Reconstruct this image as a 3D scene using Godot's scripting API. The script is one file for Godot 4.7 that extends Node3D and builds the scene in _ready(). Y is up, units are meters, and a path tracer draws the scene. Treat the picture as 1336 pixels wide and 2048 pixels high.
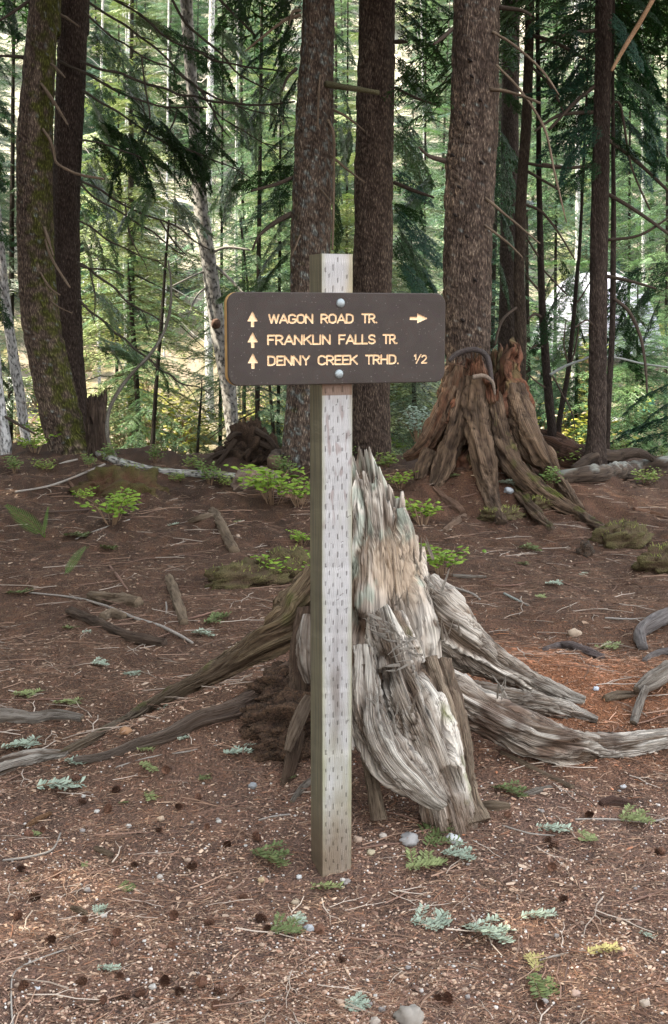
extends Node3D
# A routed wooden trail sign on a squared post before an old stump, at the edge of a shaded conifer wood; sunlit slope behind.

const F := 2600.0
const PIT := 0.14853
var C := Vector3(0, 1.52, 3.47)
var FWD := Vector3(0, -sin(PIT), -cos(PIT))
var UPV := Vector3(0, cos(PIT), -sin(PIT))
var rng := RandomNumberGenerator.new()
var na := FastNoiseLite.new()
var nb := FastNoiseLite.new()
var nf := FastNoiseLite.new()
var used := {}
var M := {}
var described := {}

func _ready() -> void:
	rng.seed = 7
	for n in [na, nb, nf]:
		n.noise_type = FastNoiseLite.TYPE_SIMPLEX_SMOOTH
		n.frequency = 1.0
		n.fractal_type = FastNoiseLite.FRACTAL_NONE
	na.seed = 3
	nb.seed = 11
	nf.seed = 23
	nf.fractal_type = FastNoiseLite.FRACTAL_FBM
	nf.fractal_octaves = 3
	var cam := Camera3D.new()
	cam.name = "camera"
	cam.position = C
	cam.rotation.x = -PIT
	cam.fov = rad_to_deg(2.0 * atan(1024.0 / F))
	cam.near = 0.1
	cam.far = 900.0
	add_child(cam)
	var env := Environment.new()
	env.background_mode = Environment.BG_SKY
	var sk := ProceduralSkyMaterial.new()
	sk.sky_top_color = Color(0.80, 0.83, 0.88)
	sk.sky_horizon_color = Color(0.95, 0.94, 0.93)
	sk.sky_curve = 0.25
	sk.ground_bottom_color = Color(0.30, 0.27, 0.24)
	sk.ground_horizon_color = Color(0.5, 0.48, 0.45)
	sk.sun_angle_max = 12.0
	sk.sky_energy_multiplier = SKY_E
	var sky := Sky.new()
	sky.sky_material = sk
	env.sky = sky
	env.tonemap_mode = Environment.TONE_MAPPER_LINEAR
	env.tonemap_exposure = EXPO
	env.sdfgi_enabled = true
	env.ssao_enabled = true
	env.ssil_enabled = true
	var we := WorldEnvironment.new()
	we.name = "environment"
	we.environment = env
	add_child(we)
	var sun := DirectionalLight3D.new()
	sun.name = "sun"
	sun.light_energy = 1.6
	sun.light_color = Color(1.0, 0.96, 0.88)
	sun.light_angular_distance = 0.5
	sun.shadow_enabled = true
	add_child(sun)
	sun.look_at_from_position(SUN_FROM, Vector3.ZERO, Vector3.UP)
	materials()
	ground()
	signpost()
	near_stump()
	back_stump()
	near_trees()
	shade_trees()
	boughs()
	crest()
	middle_trees()
	far_trees()
	campsite()
	floor_things()
	litter()
	settle_labels()

const SKY_E := 1.0
const EXPO := 4.9
const SUN_FROM := Vector3(-0.58, 0.80, -0.02)

# ---------------------------------------------------------------- placing
func ray(px: float, py: float) -> Vector3:
	return FWD + Vector3.RIGHT * ((px - 668.0) / F) + UPV * ((1024.0 - py) / F)

func P(px: float, py: float, d: float) -> Vector3:
	return C + ray(px, py) * d

func gd(px: float, py: float) -> float:
	var r := ray(px, py)
	var d := 2.0
	while d < 70.0:
		var p := C + r * d
		if p.y < hgt(p.x, p.z):
			break
		d *= 1.02
	var lo := d / 1.02
	for i in 10:
		var m := (lo + d) * 0.5
		var p := C + r * m
		if p.y < hgt(p.x, p.z):
			d = m
		else:
			lo = m
	return d

func G(px: float, py: float, lift := 0.0) -> Vector3:
	var p := P(px, py, gd(px, py))
	p.y = hgt(p.x, p.z) + lift
	return p

# ---------------------------------------------------------------- naming
func numbered(called: String) -> String:
	var k: int = used.get(called, 0)
	used[called] = k + 1
	return called if k == 0 else "%s_%03d" % [called, k]

func thing(called: String, label: String, category: String, at := Vector3.ZERO, group := "") -> Node3D:
	var o := Node3D.new()
	o.name = numbered(called)
	add_child(o)
	o.position = at
	meta(o, label, category, group)
	return o

func meta(o: Node, label: String, category: String, group := "", kind := "") -> void:
	if label: o.set_meta("label", label)
	if category: o.set_meta("category", category)
	if group: o.set_meta("group", group)
	if kind: o.set_meta("kind", kind)

func part(called: String, m: Mesh, mat: Material, parent: Node3D, at := Vector3.ZERO) -> MeshInstance3D:
	var o := MeshInstance3D.new()
	o.name = called
	o.mesh = m
	o.material_override = mat
	parent.add_child(o, true)
	o.position = at
	return o

func single(called: String, m: Mesh, mat: Material, label: String, category: String, t: Transform3D, group := "") -> MeshInstance3D:
	var o := MeshInstance3D.new()
	o.name = numbered(called)
	o.mesh = m
	o.material_override = mat
	add_child(o)
	o.transform = t
	meta(o, label, category, group)
	return o

func multi(called: String, m: Mesh, mat: Material, ts: Array[Transform3D], cs: PackedColorArray, parent: Node3D) -> MultiMeshInstance3D:
	var mm := MultiMesh.new()
	mm.transform_format = MultiMesh.TRANSFORM_3D
	mm.use_colors = true
	mm.mesh = m
	mm.instance_count = ts.size()
	var b := PackedFloat32Array()
	b.resize(ts.size() * 16)
	var k := 0
	for i in ts.size():
		var t := ts[i]
		var x := t.basis.x
		var y := t.basis.y
		var z := t.basis.z
		var o := t.origin
		b[k] = x.x; b[k + 1] = y.x; b[k + 2] = z.x; b[k + 3] = o.x
		b[k + 4] = x.y; b[k + 5] = y.y; b[k + 6] = z.y; b[k + 7] = o.y
		b[k + 8] = x.z; b[k + 9] = y.z; b[k + 10] = z.z; b[k + 11] = o.z
		var c := cs[i]
		b[k + 12] = c.r; b[k + 13] = c.g; b[k + 14] = c.b; b[k + 15] = 1.0
		k += 16
	mm.buffer = b
	var n := MultiMeshInstance3D.new()
	n.name = called
	n.multimesh = mm
	n.material_override = mat
	n.set_meta("kind", "stuff")
	parent.add_child(n, true)
	return n

# things whose place in the picture tells them apart: the words are settled once all are known
func describe(o: Node, words: String, category: String, group: String, px: float) -> void:
	o.set_meta("category", category)
	if group: o.set_meta("group", group)
	if not described.has(words): described[words] = []
	described[words].append([px, o])

func settle_labels() -> void:
	var nth := ["leftmost", "second from left", "third from left", "fourth from left", "fifth from left", "sixth from left", "seventh from left", "eighth from left"]
	for w in described:
		var l: Array = described[w]
		l.sort_custom(func(a, b): return a[0] < b[0])
		for i in l.size():
			var s: String = w
			if l.size() > 1:
				s = "%s, %s" % [w, nth[i]] if i < nth.size() and l.size() <= 8 else w
			l[i][1].set_meta("label", s)

func spot(px: float, py: float) -> String:
	var h := "near the left edge" if px < 200 else "left of the post" if px < 480 else "just left of the post" if px < 640 else "right of the post" if px < 1010 else "on the right" if px < 1200 else "near the right edge"
	var v := "on the far slope" if py < 1180 else "on the middle ground" if py < 1420 else "at stump root level" if py < 1660 else "in mid foreground" if py < 1800 else "in the foreground" if py < 1930 else "at the bottom of the view"
	return v + " " + h

# ---------------------------------------------------------------- mesh making
class MB:
	var v := PackedVector3Array()
	var c := PackedColorArray()
	var uv := PackedVector2Array()
	var i := PackedInt32Array()
	func p(a: Vector3, col := Color.WHITE, t := Vector2.ZERO) -> int:
		v.append(a)
		c.append(col)
		uv.append(t)
		return v.size() - 1
	func tri(a: int, b: int, d: int) -> void:
		i.append(a); i.append(b); i.append(d)
	func quad(a: int, b: int, d: int, e: int) -> void:
		i.append(a); i.append(b); i.append(d); i.append(a); i.append(d); i.append(e)
	func done(smooth := true) -> ArrayMesh:
		var arr := []
		arr.resize(Mesh.ARRAY_MAX)
		arr[Mesh.ARRAY_VERTEX] = v
		arr[Mesh.ARRAY_COLOR] = c
		arr[Mesh.ARRAY_TEX_UV] = uv
		arr[Mesh.ARRAY_INDEX] = i
		if not smooth:
			var m := ArrayMesh.new()
			m.add_surface_from_arrays(Mesh.PRIMITIVE_TRIANGLES, arr)
			return m
		var st := SurfaceTool.new()
		st.create_from_arrays(arr)
		st.generate_normals()
		return st.commit()

func cr(a: Vector3, b: Vector3, c: Vector3, d: Vector3, t: float) -> Vector3:
	return b.cubic_interpolate(c, a, d, t)

# weathered broken wood: broad folds, slabs that break off in steps, short cracks. Returns relief, paleness, crack (takes painted shade), blotch
func wood_relief(x: float, y: float, s: float, sd: float) -> Vector4:
	var wa := 0.45 * nb.get_noise_3d(x * 0.8 + sd, y * 0.8, s * 2.4) + 0.2 * na.get_noise_3d(x * 2.0, y * 2.0 + sd, s * 5.0)
	var c := cos(wa)
	var n := sin(wa)
	var u := x * c - y * n
	var v := x * n + y * c
	var f1 := na.get_noise_3d(u * 1.5 + sd, v * 1.5, s * 1.3)
	var cre := pow(1.0 - absf(f1), 7.0)
	var f2 := nb.get_noise_3d(u * 3.4 + sd, v * 3.4, s * 2.2)
	var st := roundf(f2 * 2.4 + 0.35 * na.get_noise_3d(u * 9.0, v * 9.0 + sd, s * 14.0)) / 2.4
	var f3 := na.get_noise_3d(u * 8.0 + sd, v * 8.0, s * 2.6)
	var mask := clampf(0.5 + 1.6 * nb.get_noise_3d(x * 2.0 + 50.0, y * 2.0 + sd, s * 4.0), 0, 1)
	var cra := pow(1.0 - absf(f3), 6.0) * mask
	var f4 := nf.get_noise_3d(u * 4.0 + sd, v * 4.0, s * 10.0)
	var bl := nf.get_noise_3d(u * 1.3 + 20.0 + sd, v * 1.3, s * 2.6)
	var d := 0.75 * f1 - 0.95 * cre + 0.62 * st - 0.45 * cra + 0.14 * f3 + 0.22 * f4
	var pale := clampf(0.52 + 0.45 * f1 + 0.55 * st + 0.75 * bl + 0.3 * f4, 0, 1)
	return Vector4(d, pale, clampf(maxf(cre * 1.05, cra * 0.95) + clampf(-0.25 - bl, 0, 1) * 1.2, 0, 1), bl)

# A tapered limb along pts. rad: Vector2(half width across, half height). o: see defaults below.
func sweep(mb: MB, pts: Array, rad: Array, ring: int, steps: int, o: Dictionary) -> void:
	var ref: Vector3 = o.get("ref", Vector3.UP)
	var k: float = o.get("k", 3.0)
	var l: float = o.get("l", 3.0)
	var amp: float = o.get("amp", 0.1)
	var lump: float = o.get("lump", 0.1)
	var ls: float = o.get("ls", 3.0)
	var seed_: float = o.get("seed", 0.0)
	var ca: Color = o.get("a", Color(0.3, 0.25, 0.2))
	var cb: Color = o.get("b", ca)
	var cc: Color = o.get("crack", ca * 0.6)
	var moss: float = o.get("moss", 0.0)
	var mossc: Color = o.get("mossc", Color(0.13, 0.14, 0.03))
	var mossdir: Vector3 = o.get("mossdir", Vector3(0, 1, 0.3))
	var lich: float = o.get("lich", 0.0)
	var lichc: Color = o.get("lichc", Color(0.42, 0.46, 0.42))
	var ea: Color = o.get("end", ca)
	var eaw: float = o.get("endw", 0.0)
	var twist: float = o.get("twist", 0.0)
	var uvs: Vector2 = o.get("uvs", Vector2(1, 1))
	var fine: float = o.get("fine", 0.0)
	var wood: bool = o.get("wood", false)
	var dents: Array = o.get("dents", [])
	var tint = o.get("tint")
	var n := pts.size()
	var base := mb.v.size()
	var s := 0.0
	var prev: Vector3 = pts[0]
	var rows := steps + 1
	var side := Vector3.RIGHT
	for r in rows:
		var u := float(r) / steps * (n - 1)
		var j := mini(int(u), n - 2)
		var t := u - j
		var p0: Vector3 = pts[maxi(j - 1, 0)]
		var p1: Vector3 = pts[j]
		var p2: Vector3 = pts[j + 1]
		var p3: Vector3 = pts[mini(j + 2, n - 1)]
		var c := cr(p0, p1, p2, p3, t)
		var T := (cr(p0, p1, p2, p3, minf(t + 0.02, 1.0)) - cr(p0, p1, p2, p3, maxf(t - 0.02, 0.0))).normalized()
		var sd := T.cross(ref)
		if sd.length() > 0.05: side = sd.normalized()
		else: side = (side - T * side.dot(T)).normalized()
		var up := side.cross(T)
		s += c.distance_to(prev)
		prev = c
		var ra: Vector2 = rad[j].lerp(rad[j + 1], t)
		var e := float(r) / steps
		for q in ring + 1:
			var a := TAU * float(q % ring) / ring + twist * s
			var x := cos(a)
			var y := sin(a)
			var f := na.get_noise_3d(x * k + seed_, y * k, s * l)
			var cr_ := 1.0 - absf(f)
			cr_ = cr_ * cr_
			cr_ *= cr_
			cr_ *= cr_
			var g := nb.get_noise_3d(x * 1.2 + seed_, y * 1.2, s * ls)
			var m := 1.0 + amp * (f * 0.5 - cr_) + lump * g
			if fine > 0.0:
				var f2 := nb.get_noise_3d(x * k * 2.9 + seed_ * 2.0, y * k * 2.9, s * l * 0.8)
				var c2 := pow(1.0 - absf(f2), 9.0)
				var tr := na.get_noise_3d(x * k * 0.8 + 31.0 + seed_, y * k * 0.8, s * l * 0.55)
				m += fine * (roundf(tr * 2.6) / 2.6 * 0.8 - 0.7 * c2 + 0.25 * f2)
				cr_ = maxf(cr_, c2 * 0.7)
			var wv := Vector4.ZERO
			if wood:
				wv = wood_relief(x, y, s, seed_)
				m = 1.0 + amp * wv.x + lump * g
				cr_ = wv.z  # creases get painted shade as well as the dark of rot
			var dirv := side * x * ra.x + up * y * ra.y
			var pos := c + dirv * m
			var w := clampf(0.5 + g * 0.5 + f * 0.55, 0, 1) if not wood else wv.y
			var col := ca.lerp(cb, w)
			col = col.lerp(ea, eaw * clampf(e * 1.6 - 0.4, 0, 1))
			col = col.lerp(cc, cr_ * 0.85)
			for dn in dents:
				var dd: float = pos.distance_to(dn[0]) / dn[1]
				if dd < 1.0:
					pos += FWD * dn[2] * (1.0 - dd * dd)
					col = col.lerp(cc, 0.75 * (1.0 - dd))  # hollow also darkened, its shade put into the colour
			if moss > 0.0:
				var nd := dirv.normalized().dot(mossdir)
				var mm := clampf((nd * 0.5 + moss - 0.55 + 0.55 * nf.get_noise_3d(pos.x * 7.0, pos.y * 7.0, pos.z * 7.0)) * 3.5, 0, 1)
				col = col.lerp(mossc * (0.75 + 0.5 * w), mm)
				pos += dirv.normalized() * mm * 0.006
			if lich > 0.0:
				var ll := clampf((nf.get_noise_3d(pos.x * 16.0 + 9.0, pos.y * 9.0, pos.z * 16.0) - 0.5 + lich) * 6.0, 0, 1)
				col = col.lerp(lichc, ll * 0.8)
			if tint != null: col = tint.call(pos, col, f, g)
			mb.p(pos, col, Vector2(float(q) / ring * uvs.x, s * uvs.y))
	for r in steps:
		for q in ring:
			var a := base + r * (ring + 1) + q
			mb.quad(a, a + 1, a + ring + 2, a + ring + 1)
	# caps
	for e in 2:
		var r0 := base + (steps * (ring + 1) if e else 0)
		var c0 := Vector3.ZERO
		for q in ring: c0 += mb.v[r0 + q]
		c0 /= ring
		var capc: Color = o.get("cap", mb.c[r0])
		var ci := mb.p(c0, capc, Vector2(0.5, 0.5))
		var first := mb.v.size()
		for q in ring: mb.p(mb.v[r0 + q], capc, Vector2(0.5 + 0.3 * cos(TAU * q / ring), 0.5 + 0.3 * sin(TAU * q / ring)))
		for q in ring:
			if e: mb.tri(ci, first + q, first + (q + 1) % ring)
			else: mb.tri(ci, first + (q + 1) % ring, first + q)

# a limb given by picture points [x, y, half width] at depths d0 .. d1, as points of the place
func limb_pts(l: Array, d0: float, d1: float, flat := 1.0) -> Array:
	var ps := []
	var rs := []
	for i in l.size():
		var d := lerpf(d0, d1, float(i) / (l.size() - 1))
		ps.append(P(l[i][0], l[i][1], d))
		var r: float = l[i][2] * d / F
		rs.append(Vector2(r * flat, r))
	return [ps, rs]

func limb(parent: Node3D, called: String, l: Array, d0: float, d1: float, o: Dictionary, mat: Material, ring := 7, per := 6) -> MeshInstance3D:
	var mb := MB.new()
	var pr := limb_pts(l, d0, d1, o.get("flat", 1.0))
	for i in pr[1].size(): pr[1][i] *= o.get("thin", 1.0)
	var dirv: Vector3 = pr[0][-1] - pr[0][0]
	if not o.has("ref"):
		o = o.duplicate()
		o.ref = Vector3.BACK if absf(dirv.normalized().y) > 0.6 else Vector3.UP
	sweep(mb, pr[0], pr[1], ring, per * (l.size() - 1), o)
	return part(called, mb.done(), mat, parent, -parent.position)

# the same for a limb that lies on the ground
func lying(parent: Node3D, called: String, l: Array, o: Dictionary, mat: Material, ring := 12, per := 10, sink := 0.5) -> MeshInstance3D:
	var ps := []
	var rs := []
	for q in l:
		var d := gd(q[0], q[1] + q[2] * sink)
		ps.append(P(q[0], q[1], d))
		rs.append(Vector2.ONE * (q[2] * d / F))
	var mb := MB.new()
	o = o.duplicate()
	o.ref = Vector3.UP
	sweep(mb, ps, rs, ring, per * (l.size() - 1), o)
	return part(called, mb.done(), mat, parent, -parent.position)

func rnd(a: float, b: float) -> float:
	return rng.randf_range(a, b)

func ss(a: float, b: float, x: float) -> float:
	return smoothstep(a, b, x)

# ---------------------------------------------------------------- materials
func noise_tex(kind: int, freq: float, stops: Array, size := 512, oct := 4, as_normal := false, bump := 4.0, sd := 1) -> NoiseTexture2D:
	var n := FastNoiseLite.new()
	n.noise_type = kind as FastNoiseLite.NoiseType
	n.frequency = freq
	n.seed = sd
	n.fractal_octaves = oct
	if kind == FastNoiseLite.TYPE_CELLULAR:
		n.cellular_return_type = FastNoiseLite.RETURN_DISTANCE
	var t := NoiseTexture2D.new()
	t.width = size
	t.height = size
	t.seamless = true
	t.noise = n
	if as_normal:
		t.as_normal_map = true
		t.bump_strength = bump
	elif stops.size():
		var g := Gradient.new()
		var of := PackedFloat32Array()
		var co := PackedColorArray()
		for s in stops:
			of.append(s[0])
			co.append(s[1] if s[1] is Color else Color(s[1], s[1], s[1]))
		g.offsets = of
		g.colors = co
		t.color_ramp = g
	return t

func mat(called: String, rough := 0.9) -> StandardMaterial3D:
	var m := StandardMaterial3D.new()
	m.resource_name = called
	m.roughness = rough
	m.vertex_color_use_as_albedo = true
	m.metallic_specular = 0.3
	M[called] = m
	return m

func materials() -> void:
	var S := FastNoiseLite.TYPE_SIMPLEX_SMOOTH
	var m := mat("soil", 0.95)
	m.uv1_triplanar = true
	m.uv1_world_triplanar = true
	m.uv1_scale = Vector3.ONE * 1.9
	m.albedo_texture = noise_tex(S, 0.035, [[0.0, 0.5], [0.4, 0.72], [0.6, 0.86], [0.8, Color(1, 0.95, 0.9)], [1.0, 1.0]], 1024, 5)
	m.heightmap_enabled = true
	m.heightmap_texture = noise_tex(S, 0.05, [], 1024, 5, false, 0, 5)
	m.heightmap_scale = 2.0
	# weathered wood: fine grain along v
	m = mat("old_wood", 0.85)
	m.albedo_texture = noise_tex(S, 0.02, [[0.0, 0.55], [0.32, 0.74], [0.5, 0.92], [1.0, 1.0]], 512, 6, false, 0, 2)
	m.uv1_scale = Vector3(9, 0.38, 1)
	m.heightmap_enabled = true
	m.heightmap_texture = noise_tex(S, 0.02, [], 512, 5, false, 0, 2)
	m.heightmap_scale = 1.2
	m = mat("bark", 0.95)
	m.albedo_texture = noise_tex(S, 0.03, [[0.0, 0.40], [0.4, 0.56], [0.60, 0.68], [0.72, 0.76], [0.80, Color(0.96, 1, 0.98)], [1.0, 1.0]], 512, 4, false, 0, 8)
	m.uv1_scale = Vector3(4, 1.5, 1)
	m.heightmap_enabled = true
	m.heightmap_texture = noise_tex(S, 0.03, [], 512, 5, false, 0, 8)
	m.heightmap_scale = 2.5
	m = mat("birch_bark", 0.8)
	m.albedo_texture = noise_tex(S, 0.02, [[0.0, 0.25], [0.3, 0.5], [0.45, 0.85], [1.0, 1.0]], 512, 5, false, 0, 9)
	m.uv1_scale = Vector3(1, 1.3, 1)
	m = mat("twig_wood", 0.9)
	m.albedo_texture = noise_tex(S, 0.03, [[0.0, 0.6], [1.0, 1.0]], 256, 4, false, 0, 4)
	m.uv1_scale = Vector3(2, 6, 1)
	m = mat("needle", 0.38)
	m.metallic_specular = 0.5
	m.backlight_enabled = true
	m.backlight = Color(0.52, 0.60, 0.44)
	m = mat("dark_needle", 0.6)
	m.backlight_enabled = true
	m.backlight = Color(0.5, 0.75, 0.45)
	m = mat("leaf", 0.55)
	m.backlight_enabled = true
	m.backlight = Color(0.6, 0.7, 0.3)
	m = mat("sprig", 0.6)
	m.backlight_enabled = true
	m.backlight = Color(0.3, 0.3, 0.2)
	m = mat("litter", 0.9)
	m = mat("stone", 0.85)
	m.uv1_triplanar = true
	m.uv1_scale = Vector3.ONE * 9.0
	m.albedo_texture = noise_tex(S, 0.03, [[0.0, 0.65], [1.0, 1.0]], 256, 4, false, 0, 14)
	m = mat("moss", 1.0)
	m.uv1_triplanar = true
	m.uv1_scale = Vector3.ONE * 6.0
	m.albedo_texture = noise_tex(S, 0.06, [[0.0, 0.55], [1.0, 1.0]], 256, 4, false, 0, 15)
	m.heightmap_enabled = true
	m.heightmap_texture = m.albedo_texture
	m.heightmap_scale = 3.0
	m = mat("post_wood", 0.8)
	m.albedo_texture = noise_tex(S, 0.015, [[0.0, 0.72], [0.4, 0.9], [1.0, 1.0]], 512, 5, false, 0, 21)
	m.uv1_scale = Vector3(14, 1.5, 1)
	m.heightmap_enabled = true
	m.heightmap_texture = noise_tex(S, 0.015, [], 512, 5, false, 0, 21)
	m.heightmap_scale = 0.15
	m = mat("sign_paint", 0.62)
	m.uv1_triplanar = true
	m.uv1_scale = Vector3.ONE * 9.0
	m.albedo_texture = noise_tex(S, 0.08, [[0.0, 0.88], [0.86, 1.0], [1.0, 1.0]], 512, 3, false, 0, 31)
	m.heightmap_enabled = true
	m.heightmap_texture = noise_tex(S, 0.09, [], 512, 3, false, 0, 31)
	m.heightmap_scale = 0.12
	m = mat("routed_wood", 0.75)
	m = mat("galvanised", 0.5)
	m.metallic = 0.55
	m.uv1_triplanar = true
	m.uv1_scale = Vector3.ONE * 20.0
	m.albedo_texture = noise_tex(S, 0.03, [[0.0, 0.75], [1.0, 1.0]], 256, 3, false, 0, 33)
	m = mat("tent_fabric", 0.6)
	m.backlight_enabled = true
	m.backlight = Color(0.8, 0.8, 0.9)
	m = mat("plain", 0.7)

# ---------------------------------------------------------------- ground
func hgt(x: float, z: float) -> float:
	var h := 0.0
	h += (0.10 + 0.07 * ss(-1.5, -2.3, x)) * ss(-2.5, -8.6, z)
	h -= 0.16 * exp(-((x + 1.9) * (x + 1.9) * 0.5 + (z + 3.6) * (z + 3.6) * 0.5))
	var back := ss(-9.9 + x * 0.05, -14.0, z)
	h -= 0.9 * back
	if z < -25.0:
		var e := -25.0 - z
		h += 0.02 * e * e / (1.0 + 0.03 * e) if e < 110 else 0.02 * 12100.0 / 4.3
		if x > 0.0: h += 0.75 * exp(-((x - 6.2) * (x - 6.2) + (z + 30.5) * (z + 30.5)) / 16.0)
	if z > -3.0:
		var dx := x - 0.16
		var dz := z + 1.0
		h += 0.20 * exp(-(dx * dx / 0.30 + dz * dz / 0.22))
		dx = x - 0.75
		dz = z + 1.75
		h += 0.12 * exp(-(dx * dx + dz * dz) / 0.35)
		dx = x + 0.36
		dz = z + 0.86
		h += 0.17 * exp(-(dx * dx / 0.22 + dz * dz / 0.10))
	elif z > -12.0:
		var dx := x - 1.25
		var dz := z + 6.9
		h += 0.30 * exp(-(dx * dx / 1.1 + dz * dz / 0.7))
		dx = x + 2.1
		dz = z + 8.0
		h += 0.14 * exp(-(dx * dx / 0.4 + dz * dz / 0.4))
	h += 0.05 * na.get_noise_2d(x * 0.9, z * 0.9) + 0.016 * nb.get_noise_2d(x * 3.1, z * 3.1)
	if z < -5.0 and z > -12.5: h += 0.075 * na.get_noise_2d(x * 1.25 + 3.0, z * 1.1) * ss(-5.0, -7.5, z) + 0.03 * nb.get_noise_2d(x * 4.0, z * 4.0)
	if z > -6.0: h += 0.006 * na.get_noise_2d(x * 11.0, z * 11.0) + 0.0035 * nb.get_noise_2d(x * 24.0, z * 24.0)
	elif z < -14.0: h += 0.25 * nb.get_noise_2d(x * 0.21, z * 0.21)
	return h

func gcol(x: float, z: float) -> Color:
	var n := nf.get_noise_2d(x * 1.3, z * 1.3)
	var n2 := nf.get_noise_2d(x * 6.0 + 40.0, z * 6.0)
	var fore := Color(0.255, 0.158, 0.117)
	var mid := Color(0.17, 0.098, 0.062)
	var red := Color(0.34, 0.145, 0.07)
	var slope := Color(0.12, 0.072, 0.047)
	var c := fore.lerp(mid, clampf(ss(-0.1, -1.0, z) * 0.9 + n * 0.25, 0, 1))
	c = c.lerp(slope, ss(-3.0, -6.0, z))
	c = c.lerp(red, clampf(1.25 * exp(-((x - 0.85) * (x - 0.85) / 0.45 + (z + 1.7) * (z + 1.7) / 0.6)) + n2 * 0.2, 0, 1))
	c = c.lerp(Color(0.20, 0.10, 0.06), clampf(exp(-((x - 1.3) * (x - 1.3) / 1.6 + (z + 6.4) * (z + 6.4) / 1.2)) * 0.6 + n2 * 0.2, 0, 1))
	c *= 1.0 + 0.35 * n2 + 0.2 * n
	var far := ss(-11.0, -14.5, z)
	if far > 0.0:
		var dry := Color(0.46, 0.38, 0.29).lerp(Color(0.24, 0.22, 0.09), clampf(0.4 + n * 1.4, 0, 1))
		c = c.lerp(dry, far)
		var wood := Color(0.50, 0.48, 0.37).lerp(Color(0.68, 0.63, 0.54), clampf(0.5 + n2, 0, 1))
		c = c.lerp(wood, ss(-34.0, -46.0, z))
	return c

func axis_steps(fine0: float, fine1: float, st: float, lo: float, hi: float, grow: float) -> PackedFloat32Array:
	var a := PackedFloat32Array()
	var x := fine0
	var d := st
	var left := []
	while x > lo:
		d *= grow
		x -= d
		left.append(x)
	left.reverse()
	for q in left: a.append(q)
	x = fine0
	while x < fine1:
		a.append(x)
		x += st
	d = st
	while x < hi:
		a.append(x)
		d *= grow
		x += d
	a.append(hi)
	return a

func ground() -> void:
	var xs := axis_steps(-2.6, 2.6, 0.022, -320, 320, 1.07)
	var zs := axis_steps(-5.0, 1.4, 0.022, -330, 90, 1.06)
	var mb := MB.new()
	var w := xs.size()
	for z in zs:
		for x in xs:
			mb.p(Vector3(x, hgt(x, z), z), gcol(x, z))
	for r in zs.size() - 1:
		for q in w - 1:
			var a := r * w + q
			mb.quad(a, a + 1, a + w + 1, a + w)
	var o := part("ground", mb.done(), M.soil, self)
	o.set_meta("kind", "structure")

# ---------------------------------------------------------------- the sign
func arc(cx: float, cy: float, rx: float, ry: float, a0: float, a1: float, n := 8) -> Array:
	var r := []
	for i in n + 1:
		var a := deg_to_rad(lerpf(a0, a1, float(i) / n))
		r.append(Vector2(cx + rx * cos(a), cy + ry * sin(a)))
	return r

func V(a: Array) -> Array:
	var r := []
	for i in a.size() / 2: r.append(Vector2(a[i * 2], a[i * 2 + 1]))
	return r

# strokes of a routed capital, in a box of height 1; first the advance
func glyph(ch: String) -> Array:
	match ch:
		"W": return [0.92, [V([0, 1, 0.2, 0, 0.41, 0.95, 0.62, 0, 0.82, 1])]]
		"A": return [0.78, [V([0, 0, 0.33, 1, 0.66, 0]), V([0.12, 0.32, 0.54, 0.32])]]
		"G": return [0.74, [arc(0.29, 0.72, 0.29, 0.28, 25, 180) + arc(0.29, 0.28, 0.29, 0.28, 180, 360) + V([0.58, 0.45, 0.33, 0.45])]]
		"O": return [0.74, [arc(0.29, 0.70, 0.29, 0.30, 0, 180) + arc(0.29, 0.30, 0.29, 0.30, 180, 360) + V([0.58, 0.7])]]
		"N": return [0.74, [V([0, 0, 0, 1, 0.56, 0, 0.56, 1])]]
		"R": return [0.68, [V([0, 0, 0, 1, 0.26, 1]) + arc(0.26, 0.74, 0.25, 0.26, 90, -90) + V([0, 0.48]), V([0.26, 0.48, 0.52, 0])]]
		"D": return [0.74, [V([0, 0, 0, 1, 0.24, 1]) + arc(0.24, 0.68, 0.31, 0.32, 90, 0, 5) + arc(0.24, 0.32, 0.31, 0.32, 0, -90, 5) + V([0, 0])]]
		"T": return [0.66, [V([0, 1, 0.54, 1]), V([0.27, 1, 0.27, 0])]]
		"F": return [0.62, [V([0, 0, 0, 1, 0.48, 1]), V([0, 0.53, 0.40, 0.53])]]
		"K": return [0.70, [V([0, 0, 0, 1]), V([0.52, 1, 0, 0.42]), V([0.17, 0.6, 0.54, 0])]]
		"L": return [0.58, [V([0, 1, 0, 0, 0.44, 0])]]
		"I": return [0.20, [V([0, 0, 0, 1])]]
		"S": return [0.68, [arc(0.26, 0.745, 0.25, 0.255, 20, 260) + arc(0.26, 0.25, 0.26, 0.25, 80, -160)]]
		"E": return [0.62, [V([0.48, 0, 0, 0, 0, 1, 0.48, 1]), V([0, 0.53, 0.40, 0.53])]]
		"Y": return [0.70, [V([0, 1, 0.29, 0.48, 0.58, 1]), V([0.29, 0.48, 0.29, 0])]]
		"C": return [0.70, [arc(0.29, 0.70, 0.28, 0.30, 25, 180) + arc(0.29, 0.30, 0.28, 0.30, 180, 335)]]
		"H": return [0.72, [V([0, 0, 0, 1]), V([0.54, 0, 0.54, 1]), V([0, 0.52, 0.54, 0.52])]]
		".": return [0.16, [V([0.02, 0.0, 0.021, 0.0])]]
	return [0.4, []]

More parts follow.
